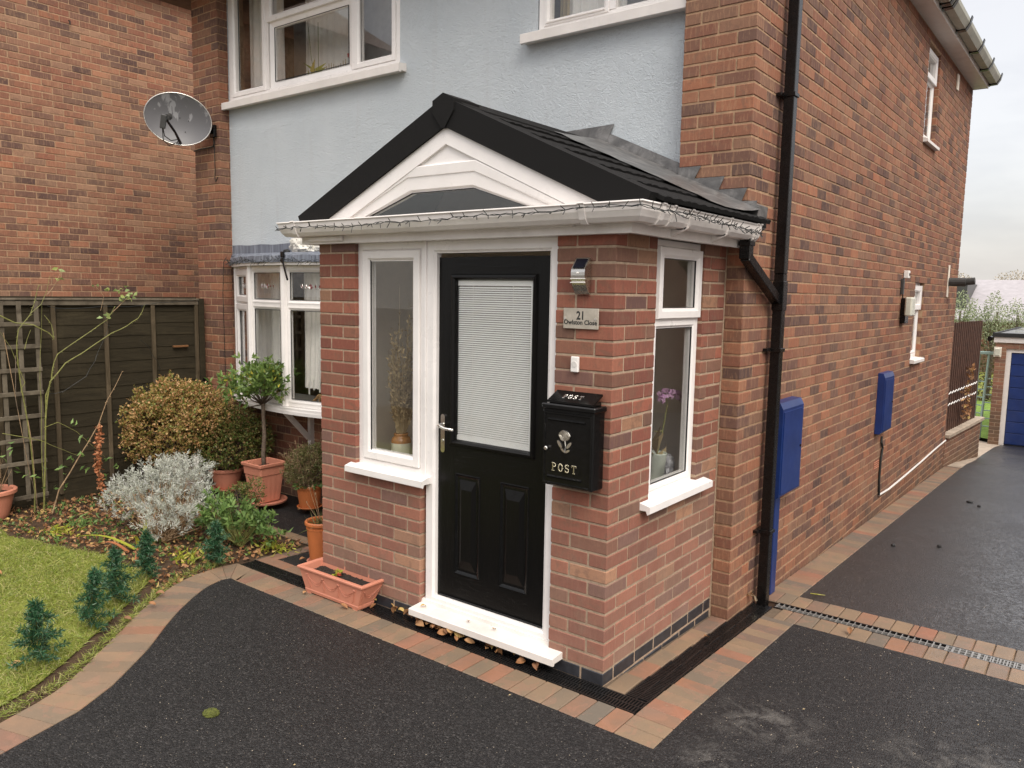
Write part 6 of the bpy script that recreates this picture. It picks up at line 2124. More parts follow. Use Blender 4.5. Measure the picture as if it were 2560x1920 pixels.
# --- square pot and bay tree
BT = Vector((-4.20, .99, 0))
p = thing('plant_pot', 'tall square fluted terracotta pot holding the standard bay tree', 'plant pot', tuple(BT))
def sq(r, z, cx, cy, rot=math.radians(0), round_=.012, flute=0):
    pts = []
    for s in range(4):
        a = rot + s * PI / 2
        dx, dy = math.cos(a), math.sin(a); ex, ey = -dy, dx
        for k in range(9):
            u = -1 + 2 * k / 8
            f = (r * .985 if (flute and 0 < k < 8 and k % 2 == 0) else r)
            uu = u * (r - round_)
            pts.append((cx + dx * f + ex * uu, cy + dy * f + ey * uu, z))
    return pts
mb = MB(); vs = []; fs = []
lv = [(.098, .018, 1), (.100, .03, 1), (.108, .10, 1), (.116, .18, 1), (.124, .262, 1), (.126, .268, 0), (.130, .27, 0), (.135, .345, 0), (.148, .350, 0), (.150, .372, 0), (.138, .376, 0), (.130, .37, 0), (.122, .30, 0)]
for r, z, f in lv: vs += sq(r, z, BT.x, BT.y, flute=f)
n = 36
for i in range(len(lv) - 1):
    for k in range(n): fs.append((i * n + k, i * n + (k + 1) % n, (i + 1) * n + (k + 1) % n, (i + 1) * n + k))
fs.append(tuple(range(n - 1, -1, -1)))
mb.add(vs, fs); mb.build('pot_body', M['terra_pink'], p)
mb = MB(); mb.box(BT.x - .122, BT.x + .122, BT.y - .122, BT.y + .122, .28, .318); mb.build('soil', M['compost'], p)
saucer(p, (BT.x + .03, BT.y, 0), .185, M['terra_pink'], h=.028)
bt = thing('bay_tree', 'standard bay tree with bare trunk and rounded green head in the square pot', 'tree', (BT.x, BT.y, .3))
mb = MB(); mb.tube([(BT.x, BT.y, .28), (BT.x - .012, BT.y, .45), (BT.x + .012, BT.y, .62), (BT.x - .004, BT.y + .004, .80), (BT.x + .004, BT.y, .93)], [.021, .019, .018, .017, .020], 9)
rg = random.Random(4)
tips = []
for k in range(17):
    a = k * 2.4; el = rg.uniform(.1, 1.2)
    e = Vector((BT.x + .25 * math.cos(a) * math.cos(el * .8), BT.y + .22 * math.sin(a) * math.cos(el * .8), .98 + .26 * math.sin(el)))
    mid = Vector((BT.x, BT.y, .92)).lerp(e, .55) + Vector((0, 0, -.04 + .03 * rg.random()))
    mb.tube([(BT.x, BT.y, .90), mid, e], [.008, .005, .002], 5); tips.append(e); tips.append(mid.lerp(e, .6))
for e in ((-4.52, .93, 1.02), (-4.60, .90, 1.06)):
    mb.tube([(BT.x, BT.y, .90), (BT.x - .18, BT.y - .02, .86), e], [.008, .005, .002], 5); tips.append(Vector(e))
mb.build('trunk', M['bark'], bt, smooth=True)
rs = np.random.RandomState(9)
T = np.array([tuple(v) for v in tips]); cl_ = T[rs.randint(0, len(T), 240)] + rs.normal(size=(240, 3)) * np.array([.062, .062, .042])
cl_ = np.concatenate([cl_, np.array([[BT.x, BT.y, 1.14]]) + unit(rs.normal(size=(26, 3))) * rs.rand(26, 1) ** .4 * np.array([.25, .23, .18])])
PP = np.repeat(cl_, 7, 0); ax = unit(rs.normal(size=cl_.shape) * .6 + (cl_ - np.array([BT.x, BT.y, 1.0])) * 3 + np.array([0, 0, .7])); ax = np.repeat(ax, 7, 0)
PP = PP + ax * rs.rand(len(PP), 1) * .03
DD = unit(ax * .75 + rs.normal(size=PP.shape) * .65)
build_leaves('crown', PP, DD, .066 * (.7 + .5 * rs.rand(len(PP))), .024, M['leaf_bay'], bt, 5, curl=.12, kind='stuff')
sp = build_leaves('seedling', [(BT.x - .08, BT.y - .1, .31)] * 12, rs.normal(size=(12, 3)) * .8 + np.array([0, 0, .8]), .07, .012, M['leaf_rose'], bt, 3)

# --- orange pot with herb
OC = (-3.72, 1.12, 0)
p = thing('plant_pot', 'bright orange round pot of herbs against the porch corner', 'plant pot', OC)
round_pot(p, (OC[0], OC[1], .008), .085, .108, .205, M['terra_orange'], rim=.008, rimh=.03, bands=())
saucer(p, OC, .112, M['terra_orange'])
hb2 = thing('herb_plant', 'straggly olive and reddish herb with dry flower stalks in the orange pot', 'plant', (OC[0], OC[1], .2))
bush(hb2, 6500, [(OC[0], OC[1], .38, .21, .20, .18), (OC[0] - .1, OC[1], .30, .17, .16, .12), (OC[0] + .08, OC[1] + .05, .46, .15, .15, .12)], .022, .007, M['leaf_herb'], 31, per=6, base=(OC[0], OC[1], .2), up=.7, shell=.3)
rs = np.random.RandomState(8); nst = 90
a0 = np.array([[OC[0], OC[1], .2]]) + rs.normal(size=(nst, 3)) * np.array([.05, .05, 0]); dd = unit(rs.normal(size=(nst, 3)) * np.array([.45, .45, .1]) + np.array([0, 0, 1]))
mb = MB()
for i in range(nst):
    e = Vector(a0[i]) + Vector(dd[i]) * rs.uniform(.25, .43); mb.tube([Vector(a0[i]), Vector(a0[i]).lerp(e, .6) + Vector((.01, 0, .01)), e], [.0018, .0014, .0009], 4)
    for j in range(3):
        q = e - Vector(dd[i]) * rs.uniform(0, .08); mb.tube([q, q + Vector(rs.normal(size=3) * .012)], [.0022, .0016], 4)
mb.build('flower_stalks', M['twig'], hb2, kind='stuff')
nlf = 70
th_ = rs.rand(nlf) * 2 * PI
build_leaves('basal_leaves', np.stack([OC[0] + .09 * np.cos(th_), OC[1] + .09 * np.sin(th_), np.full(nlf, .21)], 1), np.stack([np.cos(th_), np.sin(th_), .1 + rs.rand(nlf) * .9 - .4], 1), .06, .026, M['leaf_dark'], hb2, 2, curl=.5)
# --- tall pot beside porch
TC = (-2.50, .27, 0)
p = thing('plant_pot', 'tall narrow orange terracotta pot standing at the left foot of the porch', 'plant pot', TC)
round_pot(p, (TC[0], TC[1], .012), .080, .104, .300, M['terra_orange'], rim=.012, rimh=.03, bands=(.86,))
saucer(p, TC, .105, M['terra_pink'])
tf = thing('tuft_plant', 'small tuft of grassy leaves in the tall orange pot', 'plant', (TC[0], TC[1], .28))
rs = np.random.RandomState(3); n = 60
build_leaves('leaves', np.array([[TC[0] + .02, TC[1] - .02, .27]]) + rs.normal(size=(n, 3)) * np.array([.02, .02, .004]), rs.normal(size=(n, 3)) * .6 + np.array([0, 0, .8]), .11 * (.6 + .7 * rs.rand(n)), .008, M['leaf_herb'], tf, 4, curl=.35)
mb = MB()
for dx, dz in ((-.09, .25), (-.05, .27), (-.12, .14), (-.02, .22)): mb.tube([(TC[0], TC[1], .28), (TC[0] + dx * .6, TC[1] - .02, .28 + dz * .6), (TC[0] + dx, TC[1] - .03, .28 + dz)], [.0022, .0018, .0015], 4); mb.tube([(TC[0] + dx, TC[1] - .03, .28 + dz), (TC[0] + dx - .004, TC[1] - .03, .295 + dz)], .004, 5)
mb.build('flower_stalks', M['twig'], tf)
# --- far left pot
p = thing('plant_pot', 'old pale patterned pot cut off by the left edge beneath the trellis', 'plant pot', (-5.50, -.78, 0))
round_pot(p, (-5.42, -.80, .0), .11, .165, .25, M['terra_pink'], rim=.022, rimh=.04)
dtw = thing('dead_plant', 'dead brown stalks in the pale pot at the left edge', 'plant', (-5.42, -.8, .2))
mb = MB(); rg = random.Random(6)
for k in range(40):
    a = rg.uniform(0, 6.28); e = (-5.42 + .2 * math.cos(a) * rg.random(), -.8 + .2 * math.sin(a) * rg.random(), .25 + rg.uniform(.08, .34))
    mb.tube([(-5.42 + .05 * math.cos(a), -.8 + .05 * math.sin(a), .2), e], [.003, .001], 4)
mb.build('stalks', M['twig'], dtw, kind='stuff')

# --- window trough
tg = thing('window_trough', 'terracotta plastic trough with swag pattern straddling the drain in front of the porch', 'planter', (-1.88, -.06, 0))
bx0, bx1, by0, by1 = -2.130, -1.632, -.158, -.030
tx0, tx1, ty0, ty1 = -2.190, -1.572, -.180, .030
mb = MB()
def rr(x0, x1, y0, y1, z): return [(x0, y0, z), (x1, y0, z), (x1, y1, z), (x0, y1, z)]
def lerp_r(t, z, g=0): return rr(bx0 + (tx0 + .012 - bx0) * t + g, bx1 + (tx1 - .012 - bx1) * t - g, by0 + (ty0 + .012 - by0) * t + g, by1 + (ty1 - .012 - by1) * t - g, z)
lv = [lerp_r(0, .012), lerp_r(0, .03, -.003), lerp_r(.04, .034), lerp_r(.95, .148), lerp_r(1, .155), rr(tx0 + .003, tx1 - .003, ty0 + .003, ty1 - .003, .157), rr(tx0, tx1, ty0, ty1, .162), rr(tx0, tx1, ty0, ty1, .170), rr(tx0 + .005, tx1 - .005, ty0 + .005, ty1 - .005, .175), rr(tx0 + .024, tx1 - .024, ty0 + .024, ty1 - .024, .174), rr(tx0 + .028, tx1 - .028, ty0 + .028, ty1 - .028, .168), lerp_r(.75, .125, .01)]
vs = [p_ for l in lv for p_ in l]; fs = [(3, 2, 1, 0)]
for i in range(len(lv) - 1):
    for k in range(4): fs.append((i * 4 + k, i * 4 + (k + 1) % 4, i * 4 + 4 + (k + 1) % 4, i * 4 + 4 + k))
mb.add(vs, fs); mb.build('trough_body', M['terra_pink'], tg)
mb = MB()
for x in (bx0 + .01, bx1 - .05):
    mb.box(x, x + .04, by0, by1, 0, .013)
mb.build('foot', M['terra_pink'], tg)
# swags on the long and end faces
mb = MB()
def face_pt(u, v):      # long front face; u along, v height 0..1
    t = v; y = by0 + (ty0 + .012 - by0) * t - .0025
    x0_, x1_ = bx0 + (tx0 + .012 - bx0) * t, bx1 + (tx1 - .012 - bx1) * t
    return Vector((x0_ + (x1_ - x0_) * u, y, .034 + v * .114))
def end_pt(u, v):
    t = v; x = bx1 + (tx1 - .012 - bx1) * t + .0025
    y0_, y1_ = by0 + (ty0 + .012 - by0) * t, by1 + (ty1 - .012 - by1) * t
    return Vector((x, y0_ + (y1_ - y0_) * u, .034 + v * .114))
for fp, us in ((face_pt, (.12, .38, .64, .90)), (end_pt, (.12, .88))):
    for u in us:
        mb.tube([fp(u, .88), fp(u - .008, .5), fp(u + .004, .25), fp(u - .012, .08)], .0014, 5)
        mb.tube([fp(u - .016, .86), fp(u + .016, .86)], .004, 5)
        mb.tube([fp(u + .010, .8), fp(u + .012, .5), fp(u + .020, .16)], .0012, 5)
    for a, b in zip(us, us[1:]):
        for dp in (.38, .52):
            mb.tube([fp(a + (b - a) * t, .86 - dp * 4 * t * (1 - t)) for t in np.linspace(0, 1, 9)], .0012, 5)
mb.build('swag_relief', M['terra_pink'], tg)
mb = MB(); nx, ny = 40, 12; vs = []
for j in range(ny + 1):
    for i in range(nx + 1):
        x = tx0 + .05 + (tx1 - tx0 - .10) * i / nx; y = ty0 + .045 + (ty1 - ty0 - .09) * j / ny
        h = .132 + .012 * math.sin(PI * i / nx) * math.sin(PI * j / ny) + RND.uniform(-.006, .009)
        vs.append((x, y, h))
mb.add(vs, [(j * (nx + 1) + i, j * (nx + 1) + i + 1, (j + 1) * (nx + 1) + i + 1, (j + 1) * (nx + 1) + i) for j in range(ny) for i in range(nx)])
mb.build('soil', M['compost'], tg)
mb = MB(); mb.box(tx0 + .04, tx1 - .04, ty0 + .036, ty1 - .036, .10, .128); mb.build('soil_bed', M['compost'], tg)
pm = thing('primrose', 'tiny seedling with red flower and yellow-green leaves in the trough', 'plant', (-1.90, -.07, .14))
rs = np.random.RandomState(12)
build_leaves('leaves', np.array([[-1.905, -.075, .145]]) + rs.normal(size=(16, 3)) * .008, rs.normal(size=(16, 3)) * .7 + np.array([0, 0, .9]), .042, .026, M['leaf_yellow'], pm, 2, curl=.3)
build_leaves('petals', np.array([[-1.888, -.085, .160]]) + rs.normal(size=(12, 3)) * .004, rs.normal(size=(12, 3)) + np.array([0, -.3, .4]), .020, .018, M['rose_red'], pm, 3, curl=.2)

# --- silver grey shrub
gsb = thing('silver_shrub', 'silvery grey-leaved shrub sprawling at the front of the flower bed', 'shrub', (-3.86, -.15, 0))
rs = np.random.RandomState(41)
lob = [(-3.88, -.12, .36, .34, .32, .17), (-4.20, -.20, .30, .24, .22, .14), (-3.58, -.14, .27, .22, .22, .15), (-3.86, .02, .48, .22, .20, .12), (-3.62, -.30, .22, .20, .16, .12), (-4.10, -.02, .44, .20, .18, .12), (-4.28, -.30, .20, .16, .14, .10)]
ns = 430
P_, d_ = blob_points(ns, lob, rs, .45)
ok = P_[:, 2] > .07; P_, d_ = P_[ok], d_[ok]
ax = unit(d_ * .6 + np.array([0, 0, .8]) + rs.normal(size=d_.shape) * .25)
PP, DD = [], []
for j in range(26):
    t = (j / 26.) * .075
    a = rs.rand(len(P_)) * 6.283
    side = unit(np.cross(ax, rs.normal(size=ax.shape)))
    PP.append(P_ + ax * t); DD.append(unit(ax * (.35 + .5 * j / 26.) + side * .8))
PP = np.concatenate(PP); DD = np.concatenate(DD)
build_leaves('foliage', PP, DD, .035 * (.7 + .6 * rs.rand(len(PP))), .0055, M['leaf_grey'], gsb, 6, curl=.15, kind='stuff', shape=(.55,))
mb = MB(); rg = random.Random(2)
for i in range(0, len(P_), 4):
    e = Vector(P_[i]); a = Vector((-3.86 + rg.uniform(-.1, .1), -.15 + rg.uniform(-.1, .1), 0)); mid = a.lerp(e, .5) + Vector((rg.uniform(-.04, .04), rg.uniform(-.04, .04), -.03))
    mb.tube([a, mid, e], [.007, .004, .0018], 4)
mb.build('branches', M['twig'], gsb, kind='stuff')

# --- green leafy shrub to the right of it
gl = thing('leafy_shrub', 'low green leafy shrub beside the silver shrub near the path', 'shrub', (-3.25, .08, 0))
rs = np.random.RandomState(51)
lob = [(-3.30, .12, .20, .22, .20, .15), (-3.10, .18, .16, .16, .14, .10), (-3.45, .02, .24, .16, .16, .14), (-3.02, .22, .12, .12, .10, .07)]
P_, d_ = blob_points(150, lob, rs, .3)
PP = np.repeat(P_, 8, 0); ax = np.repeat(unit(d_ + np.array([0, 0, .9])), 8, 0)
DD = unit(ax * .5 + rs.normal(size=PP.shape) * .8 + np.array([0, 0, .25]))
build_leaves('foliage', PP + ax * rs.rand(len(PP), 1) * .04, DD, .062 * (.6 + .6 * rs.rand(len(PP))), .022, M['leaf_dark'], gl, 3, curl=.2, kind='stuff')
mb = MB()
for i in range(0, len(P_), 3): mb.tube([(-3.27 + RND.uniform(-.05, .05), .1, 0), Vector(P_[i])], [.005, .002], 4)
mb.build('stems', M['stem'], gl, kind='stuff')
g3 = thing('bedding_plant', 'small box-like green shrub tip rising behind the leafy shrub', 'plant', (-3.75, .45, 0))
bush(g3, 1800, [(-3.72, .42, .20, .16, .12, .14), (-3.62, .48, .30, .08, .08, .10)], .018, .012, M['leaf_shrub2'], 61, per=6, base=(-3.72, .42, 0))
for k, (x, y, lab) in enumerate(((-3.28, -.30, 'clump of yellow-green leaves at the edge of the bed behind the drain'), (-4.72, -.38, 'clump of low green weeds at the foot of the fence'), (-4.62, -.62, 'bright yellow-green shoots on the soil at the lawn edge'), (-2.98, .22, 'small yellowing plant on the bare soil near the drain'))):
    t = thing('bedding_plant', lab, 'plant', (x, y, 0))
    n = 90; rs = np.random.RandomState(70 + k); th_ = rs.rand(n) * 6.283
    P_ = np.stack([x + rs.normal(size=n) * .08, y + rs.normal(size=n) * .06, np.full(n, .005)], 1)
    build_leaves('leaves', P_, np.stack([np.cos(th_), np.sin(th_), .3 + rs.rand(n)], 1), .055 * (.5 + .8 * rs.rand(n)), .014, M['leaf_yellow'] if k in (0, 2, 3) else M['leaf_dark'], t, k, curl=.4)
# long pale strap leaves
st2 = thing('strap_leaves', 'long yellow and tan strap leaves collapsed across the soil at the lawn edge', 'plant', (-3.9, -.45, 0))
rg = random.Random(15)
for k, (a, b) in enumerate((((-3.72, -.46, .02), (-4.22, -.66, .06)), ((-3.70, -.42, .01), (-3.42, -.62, .03)), ((-3.72, -.40, .0), (-3.95, -.25, .16)), ((-3.70, -.44, .0), (-3.66, -.50, .13)), ((-3.75, -.50, .0), (-4.0, -.62, .03)), ((-3.65, -.50, .0), (-3.45, -.42, .05)))):
    a, b = Vector(a), Vector(b); s = (b - a).cross(Vector((0, 0, 1))).normalized(); vs = []
    for i in range(9):
        t = i / 8; c_ = a.lerp(b, t) + Vector((0, 0, .05 * math.sin(PI * t))); w = .016 * (1 - t ** 2.2) + .001
        vs += [c_ + s * w, c_ - Vector((0, 0, .004)), c_ - s * w]
    mb = MB(); mb.add(vs, [q for i in range(8) for q in ((i * 3, i * 3 + 1, i * 3 + 4, i * 3 + 3), (i * 3 + 1, i * 3 + 2, i * 3 + 5, i * 3 + 4))])
    mb.build('leaf', M['leaf_yellow'] if k in (0, 3, 2) else M['leaf_dry'], st2, fix=False)

# --- artificial mini fir trees
fir_labels = ['mini artificial fir standing alone nearest the camera on the lawn', 'mini artificial fir second from the front on the lawn, thin and leaning', 'mini artificial fir third from the front in the lawn row',
              'mini artificial fir fourth in the row, where the lawn meets the bed', 'darker mini artificial fir at the back of the row by the drain']
FP = [(-2.354, -1.664, .37), (-2.615, -1.300, .35), (-2.862, -1.03, .335), (-3.12, -.69, .335), (-2.999, -.266, .31)]
for k, (x, y, h) in enumerate(FP):
    t = thing('artificial_fir', fir_labels[k], 'artificial tree', (x, y, 0), group='mini artificial firs along the path edge')
    rs = np.random.RandomState(100 + k)
    mb = MB(); lean = Vector(((.06, .05, -.02, .05, .0)[k], (-.02, .03, .02, -.02, .02)[k], 0))
    mb.tube([(x, y, -.01), Vector((x, y, h * .5)) + lean * .5, Vector((x, y, h)) + lean], [.004, .0035, .002], 5)
    PP, DD = [], []
    nb_ = 26
    for i in range(nb_):
        f = .16 + .80 * i / (nb_ - 1)
        a = i * 2.399 + rs.rand() * .7
        rad = (1 - f) * .145 + .016
        rad *= rs.uniform(.45, 1.35) * (1, .85, 1.12, .95, .9)[k]
        b0 = np.array([x, y, h * f]) + np.array(lean) * f
        dz = rs.uniform(-.25, .45)
        e = b0 + np.array([math.cos(a) * rad, math.sin(a) * rad, dz * rad])
        mb.tube([Vector(b0), Vector(e)], .0016, 4)
        m_ = int(60 + 560 * rad)
        tt = rs.rand(m_, 1)
        P_ = b0 + (e - b0) * tt
        dirn = unit((e - b0)[None, :])
        PP.append(P_); DD.append(unit(dirn * .45 + rs.normal(size=(m_, 3)) * .75))
    # tip
    P_ = np.array([x, y, h * .80]) + np.array(lean) * .9 + np.array([0, 0, 1]) * rs.rand(90, 1) * h * .22
    PP.append(P_); DD.append(unit(rs.normal(size=(90, 3)) * .6 + np.array([0, 0, .7])))
    PP = np.concatenate(PP); DD = np.concatenate(DD)
    mb.build('trunk', M['stem'], t)
    build_leaves('needles', PP, DD, .034 * (.6 + .7 * rs.rand(len(PP))), .0052, M['fir'], t, k, curl=.1, kind='stuff', shape=(.5,))

# --- rose canes on the fence
rc_ = thing('climbing_rose', 'nearly bare climbing rose with long thorny canes over the trellis and fence', 'climbing plant', (-5.3, -.4, 0))
canes = [[(-5.35,-.43,.0),(-5.35,-.38,.79),(-5.35,-.37,1.0),(-5.35,-.32,1.14),(-5.35,-.31,1.22),(-5.35,-.26,1.35),(-5.35,-.12,1.44),(-5.35,.04,1.55),(-5.35,.17,1.64),(-5.35,.25,1.76)],
 [(-5.34,-.43,.0),(-5.34,-.39,.79),(-5.34,-.33,1.12),(-5.34,-.20,1.27),(-5.34,-.06,1.35),(-5.34,.21,1.52),(-5.34,.35,1.58),(-5.34,.46,1.65),(-5.34,.52,1.77)],
 [(-5.2,-.43,.0),(-5.2,-.36,.2),(-5.2,-.19,.45),(-5.2,-.01,.73),(-5.2,.08,.93),(-5.2,.22,1.18)],
 [(-5.36,-.43,.0),(-5.36,-.41,.94),(-5.36,-.39,1.36),(-5.36,-.36,1.77)],
 [(-5.35,-.5,.0),(-5.35,-.5,.38),(-5.35,-.52,.81),(-5.35,-.56,1.09),(-5.35,-.58,1.36),(-5.35,-.56,1.57),(-5.35,-.46,1.69),(-5.35,-.42,1.78),(-5.35,-.38,1.94)],
 [(-5.3,-.8,1.75),(-5.3,-.6,1.63),(-5.3,-.46,1.61),(-5.3,-.34,1.54),(-5.3,-.3,1.48),(-5.3,-.32,1.61),(-5.3,-.37,1.69)],
 [(-5.35,-.46,1.7),(-5.35,-.37,1.78),(-5.35,-.31,1.91),(-5.35,-.29,2.02)],[(-5.35,-.32,1.86),(-5.35,-.25,1.94),(-5.35,-.22,2.0),(-5.35,-.19,2.08)],
 [(-5.3,-.58,1.05),(-5.3,-.55,1.13),(-5.3,-.64,1.43),(-5.3,-.71,1.56)],[(-5.3,-.53,1.41),(-5.3,-.48,1.57)],[(-5.35,.23,1.71),(-5.35,.31,1.78),(-5.35,.39,1.86)],
 [(-5.3,-.54,.81),(-5.3,-.51,.53),(-5.3,-.5,.0)],[(-5.3,-.60,1.36),(-5.3,-.62,1.0),(-5.3,-.57,.6),(-5.3,-.52,.2),(-5.3,-.5,.0)],
 [(-5.3,-.68,1.55),(-5.3,-.64,1.2),(-5.3,-.60,.8),(-5.3,-.54,.3)],
 [(-5.2,-.45,.75),(-5.1,-.39,.80),(-5.1,-.24,.7),(-5.1,-.12,.56),(-5.1,-.01,.44)],[(-5.1,-.8,.76),(-5.1,-.52,.66),(-5.1,-.34,.55),(-5.1,-.23,.49)],[(-5.35,.10,1.93),(-5.35,.16,1.85),(-5.35,.12,1.72)]]
mats_ = ['stem', 'stem', 'twig', 'stem', 'stem', 'stem', 'stem', 'twig', 'stem', 'stem', 'twig', 'twig', 'bark', 'twig', 'stem', 'stem', 'twig']
rg = random.Random(77)
for c_, mn in zip(canes, mats_):
    mb = MB(); n = len(c_); r0_ = .0066 if n > 5 else .0034
    q = []
    for a, b in zip(c_, c_[1:]):
        for t in (0, .5): q.append(Vector(a).lerp(Vector(b), t) + Vector((rg.uniform(-.006, .006), rg.uniform(-.006, .006), 0)))
    q.append(Vector(c_[-1]))
    mb.tube(q, [r0_ * (1 - .65 * i / (len(q) - 1)) for i in range(len(q))], 6)
    if n > 5:
        for i in range(2, len(q) - 1):
            for z in range(2):
                b = q[i].lerp(q[i + 1], rg.random()); d = Vector((rg.uniform(.2, 1), rg.uniform(-1, 1), rg.uniform(-.6, .4))).normalized()
                mb.tube([b, b + d * .016], [.0035, .0006], 4)
    mb.build('cane', M[mn], rc_)
LA = [(-5.35,-.21,2.09),(-5.35,-.23,2.0),(-5.35,.11,1.93),(-5.35,.17,1.92),(-5.35,.24,1.91),(-5.35,.32,1.93),(-5.35,.31,1.86),(-5.35,.36,1.88),(-5.35,.39,1.87),(-5.35,.33,1.83),(-5.35,.19,1.67),(-5.35,.16,1.66),(-5.35,.40,1.84),(-5.35,.36,1.85),(-5.35,.29,1.84),(-5.35,.43,1.86)]
LB = [(-5.0,-.32,.75),(-5.0,-.24,.66),(-5.0,-.32,.49),(-5.0,-.23,.54),(-5.0,-.22,.41),(-5.0,-.04,.43),(-5.0,.04,.37),(-5.0,-.07,.3),(-5.0,-.4,.42),(-5.0,-.47,.44),(-5.1,-.74,.66),(-5.1,-.79,.55),(-5.1,-.68,.40),(-5.1,-.60,.36),(-5.1,-.45,.25),(-5.1,-.35,.22)]
rs = np.random.RandomState(31)
PP = np.repeat(np.array(LA), 2, 0) + rs.normal(size=(len(LA) * 2, 3)) * .015
build_leaves('leaves', PP, rs.normal(size=PP.shape) * np.array([.5, 1, .4]) + np.array([.4, .5, 0]), .055, .034, M['leaf_rose'], rc_, 3, curl=.15)
PP = np.repeat(np.array(LB), 3, 0) + rs.normal(size=(len(LB) * 3, 3)) * .02
build_leaves('lower_leaves', PP, rs.normal(size=PP.shape) * np.array([.5, .8, .6]), .060, .020, M['leaf_dark'], rc_, 4, curl=.2)
ds = thing('dried_stalk', 'orange-brown dried seed stalk standing in front of the fence', 'plant', (-4.95, -.13, 0))
rs = np.random.RandomState(33); n = 230
tt = rs.rand(n); sx = np.interp(tt, [0, .25, .5, .75, 1], [-.12, -.14, -.14, -.13, -.11]); P_ = np.stack([np.full(n, -4.95) + rs.normal(size=n) * .012, sx + rs.normal(size=n) * .012, .20 + .56 * tt], 1)
build_leaves('seed_pods', P_, rs.normal(size=(n, 3)) + np.array([0, 0, -.4]), .032, .022, M['leaf_dry'], ds, 2, curl=.3, kind='stuff')
mb = MB(); mb.tube([(-4.95, -.10, 0), (-4.95, -.12, .2), (-4.95, -.14, .5), (-4.95, -.11, .77)], [.006, .005, .004, .002], 6); mb.build('stem', M['twig'], ds)

# --- grass
rs = np.random.RandomState(3)
def inpoly(x, y, poly):
    c_ = np.zeros(len(x), bool); j = len(poly) - 1
    for i in range(len(poly)):
        xi, yi = poly[i]; xj, yj = poly[j]
        cond = ((yi > y) != (yj > y)) & (x < (xj - xi) * (y - yi) / (yj - yi + 1e-12) + xi)
        c_ ^= cond; j = i
    return c_
n = 330000
x = rs.uniform(-5.6, -1.6, n); y = rs.uniform(-3.2, -.55, n)
ok = inpoly(x, y, LAWN)
# only what lies in or near view
PV = np.stack([x, y, np.zeros(n)], 1) - np.array(CP)
dz_ = PV @ np.array(fwd); px_ = PV @ np.array(r2) / dz_; py_ = PV @ np.array(u2) / dz_
ok &= (px_ > -.72) & (py_ > -.56)
x, y = x[ok], y[ok]; n = len(x)
from mathutils import noise as mnoise
dens = np.array([mnoise.noise(Vector((a * 3.1, b * 3.1, 0))) for a, b in zip(x, y)])
keep = rs.rand(n) < np.clip(.70 + dens * 1.1, .12, 1)
x, y, dens = x[keep], y[keep], dens[keep]; n = len(x)
P_ = np.stack([x, y, np.full(n, -.006)], 1)
D_ = unit(rs.normal(size=(n, 3)) * np.array([.9, .9, .15]) + np.array([0, 0, .75]))
Lg = (.020 + .026 * rs.rand(n) + .045 * (rs.rand(n) > .93)) * (1 + dens * .4)
Sd = unit(np.cross(D_, rs.normal(size=(n, 3)))) * .0016
tip = P_ + D_ * Lg[:, None]; tip[:, 2] = np.maximum(tip[:, 2] - Lg * .25, .002)
mid = P_ + D_ * (Lg * .55)[:, None]
V = np.stack([P_ - Sd, P_ + Sd, mid + Sd * .8, mid - Sd * .8, tip + Sd * .15, tip - Sd * .15], 1).reshape(-1, 3)
i_ = np.arange(n)[:, None] * 6
F = np.concatenate([i_ + np.array([0, 1, 2, 3]), i_ + np.array([3, 2, 4, 5])])
o = link('grass', fast_mesh('grass', V, F, M['grass'])); o['kind'] = 'stuff'; tag(o, 'short mossy yellow-green lawn grass with bare patches', 'grass')
# ragged long grass over the soil edge
# --- leaf litter on the beds
n = 5200
x = rs.uniform(-5.6, -2.2, n); y = rs.uniform(-1.6, .5, n)
bed = [(-5.6, -.86), (-4.8, -.85), (-4.3, -.75), (-3.8, -.62), (-3.2, -.58), (-2.95, -.75), (-2.80, -.78), (-2.93, -.5), (-2.96, -.15), (-2.91, .45), (-4.4, .5), (-5.6, .6)]
ok = inpoly(x, y, bed); x, y = x[ok], y[ok]; n = len(x)
P_ = np.stack([x, y, .0 + rs.rand(n) * .012], 1); th_ = rs.rand(n) * 6.283
build_leaves('leaf_litter', P_, np.stack([np.cos(th_), np.sin(th_), rs.normal(size=n) * .35], 1), .020 + .040 * rs.rand(n) ** 2, .012 + .022 * rs.rand(n), M['leaf_dead'], None, 4, curl=.25, kind='stuff')
tag(bpy.data.objects['leaf_litter'], 'brown and yellow autumn leaf litter on the flower bed soil', 'leaf litter')
n = 420
x = rs.uniform(-5.6, -3.0, n); y = rs.uniform(-.9, .5, n); ok = inpoly(x, y, bed); x, y = x[ok], y[ok]; n = len(x)
o = build_leaves('ground_weeds', np.repeat(np.stack([x, y, np.zeros(n)], 1), 5, 0), rs.normal(size=(n * 5, 3)) + np.array([0, 0, .9]), .032, .014, M['leaf_dark'], None, 8, curl=.3, kind='stuff')
tag(o, 'small green weeds scattered between the shrubs', 'weeds')
n = 2600
t_ = rs.rand(n) * .98; q = np.array([tuple(at(OUT, LO, a)) for a in t_]); off_ = .015 + rs.rand(n) ** .7 * .13
nrm_ = np.array([-.75, .5]); q = q + nrm_ * off_[:, None]
o = build_leaves('edge_tufts', np.concatenate([q, np.zeros((n, 1))], 1), rs.normal(size=(n, 3)) * np.array([1, 1, .3]) + np.array([0, 0, .3]), .05, .0028, M['grass'], None, 5, curl=.4, kind='stuff')
tag(o, 'straggly grass roots along the path edging', 'grass')
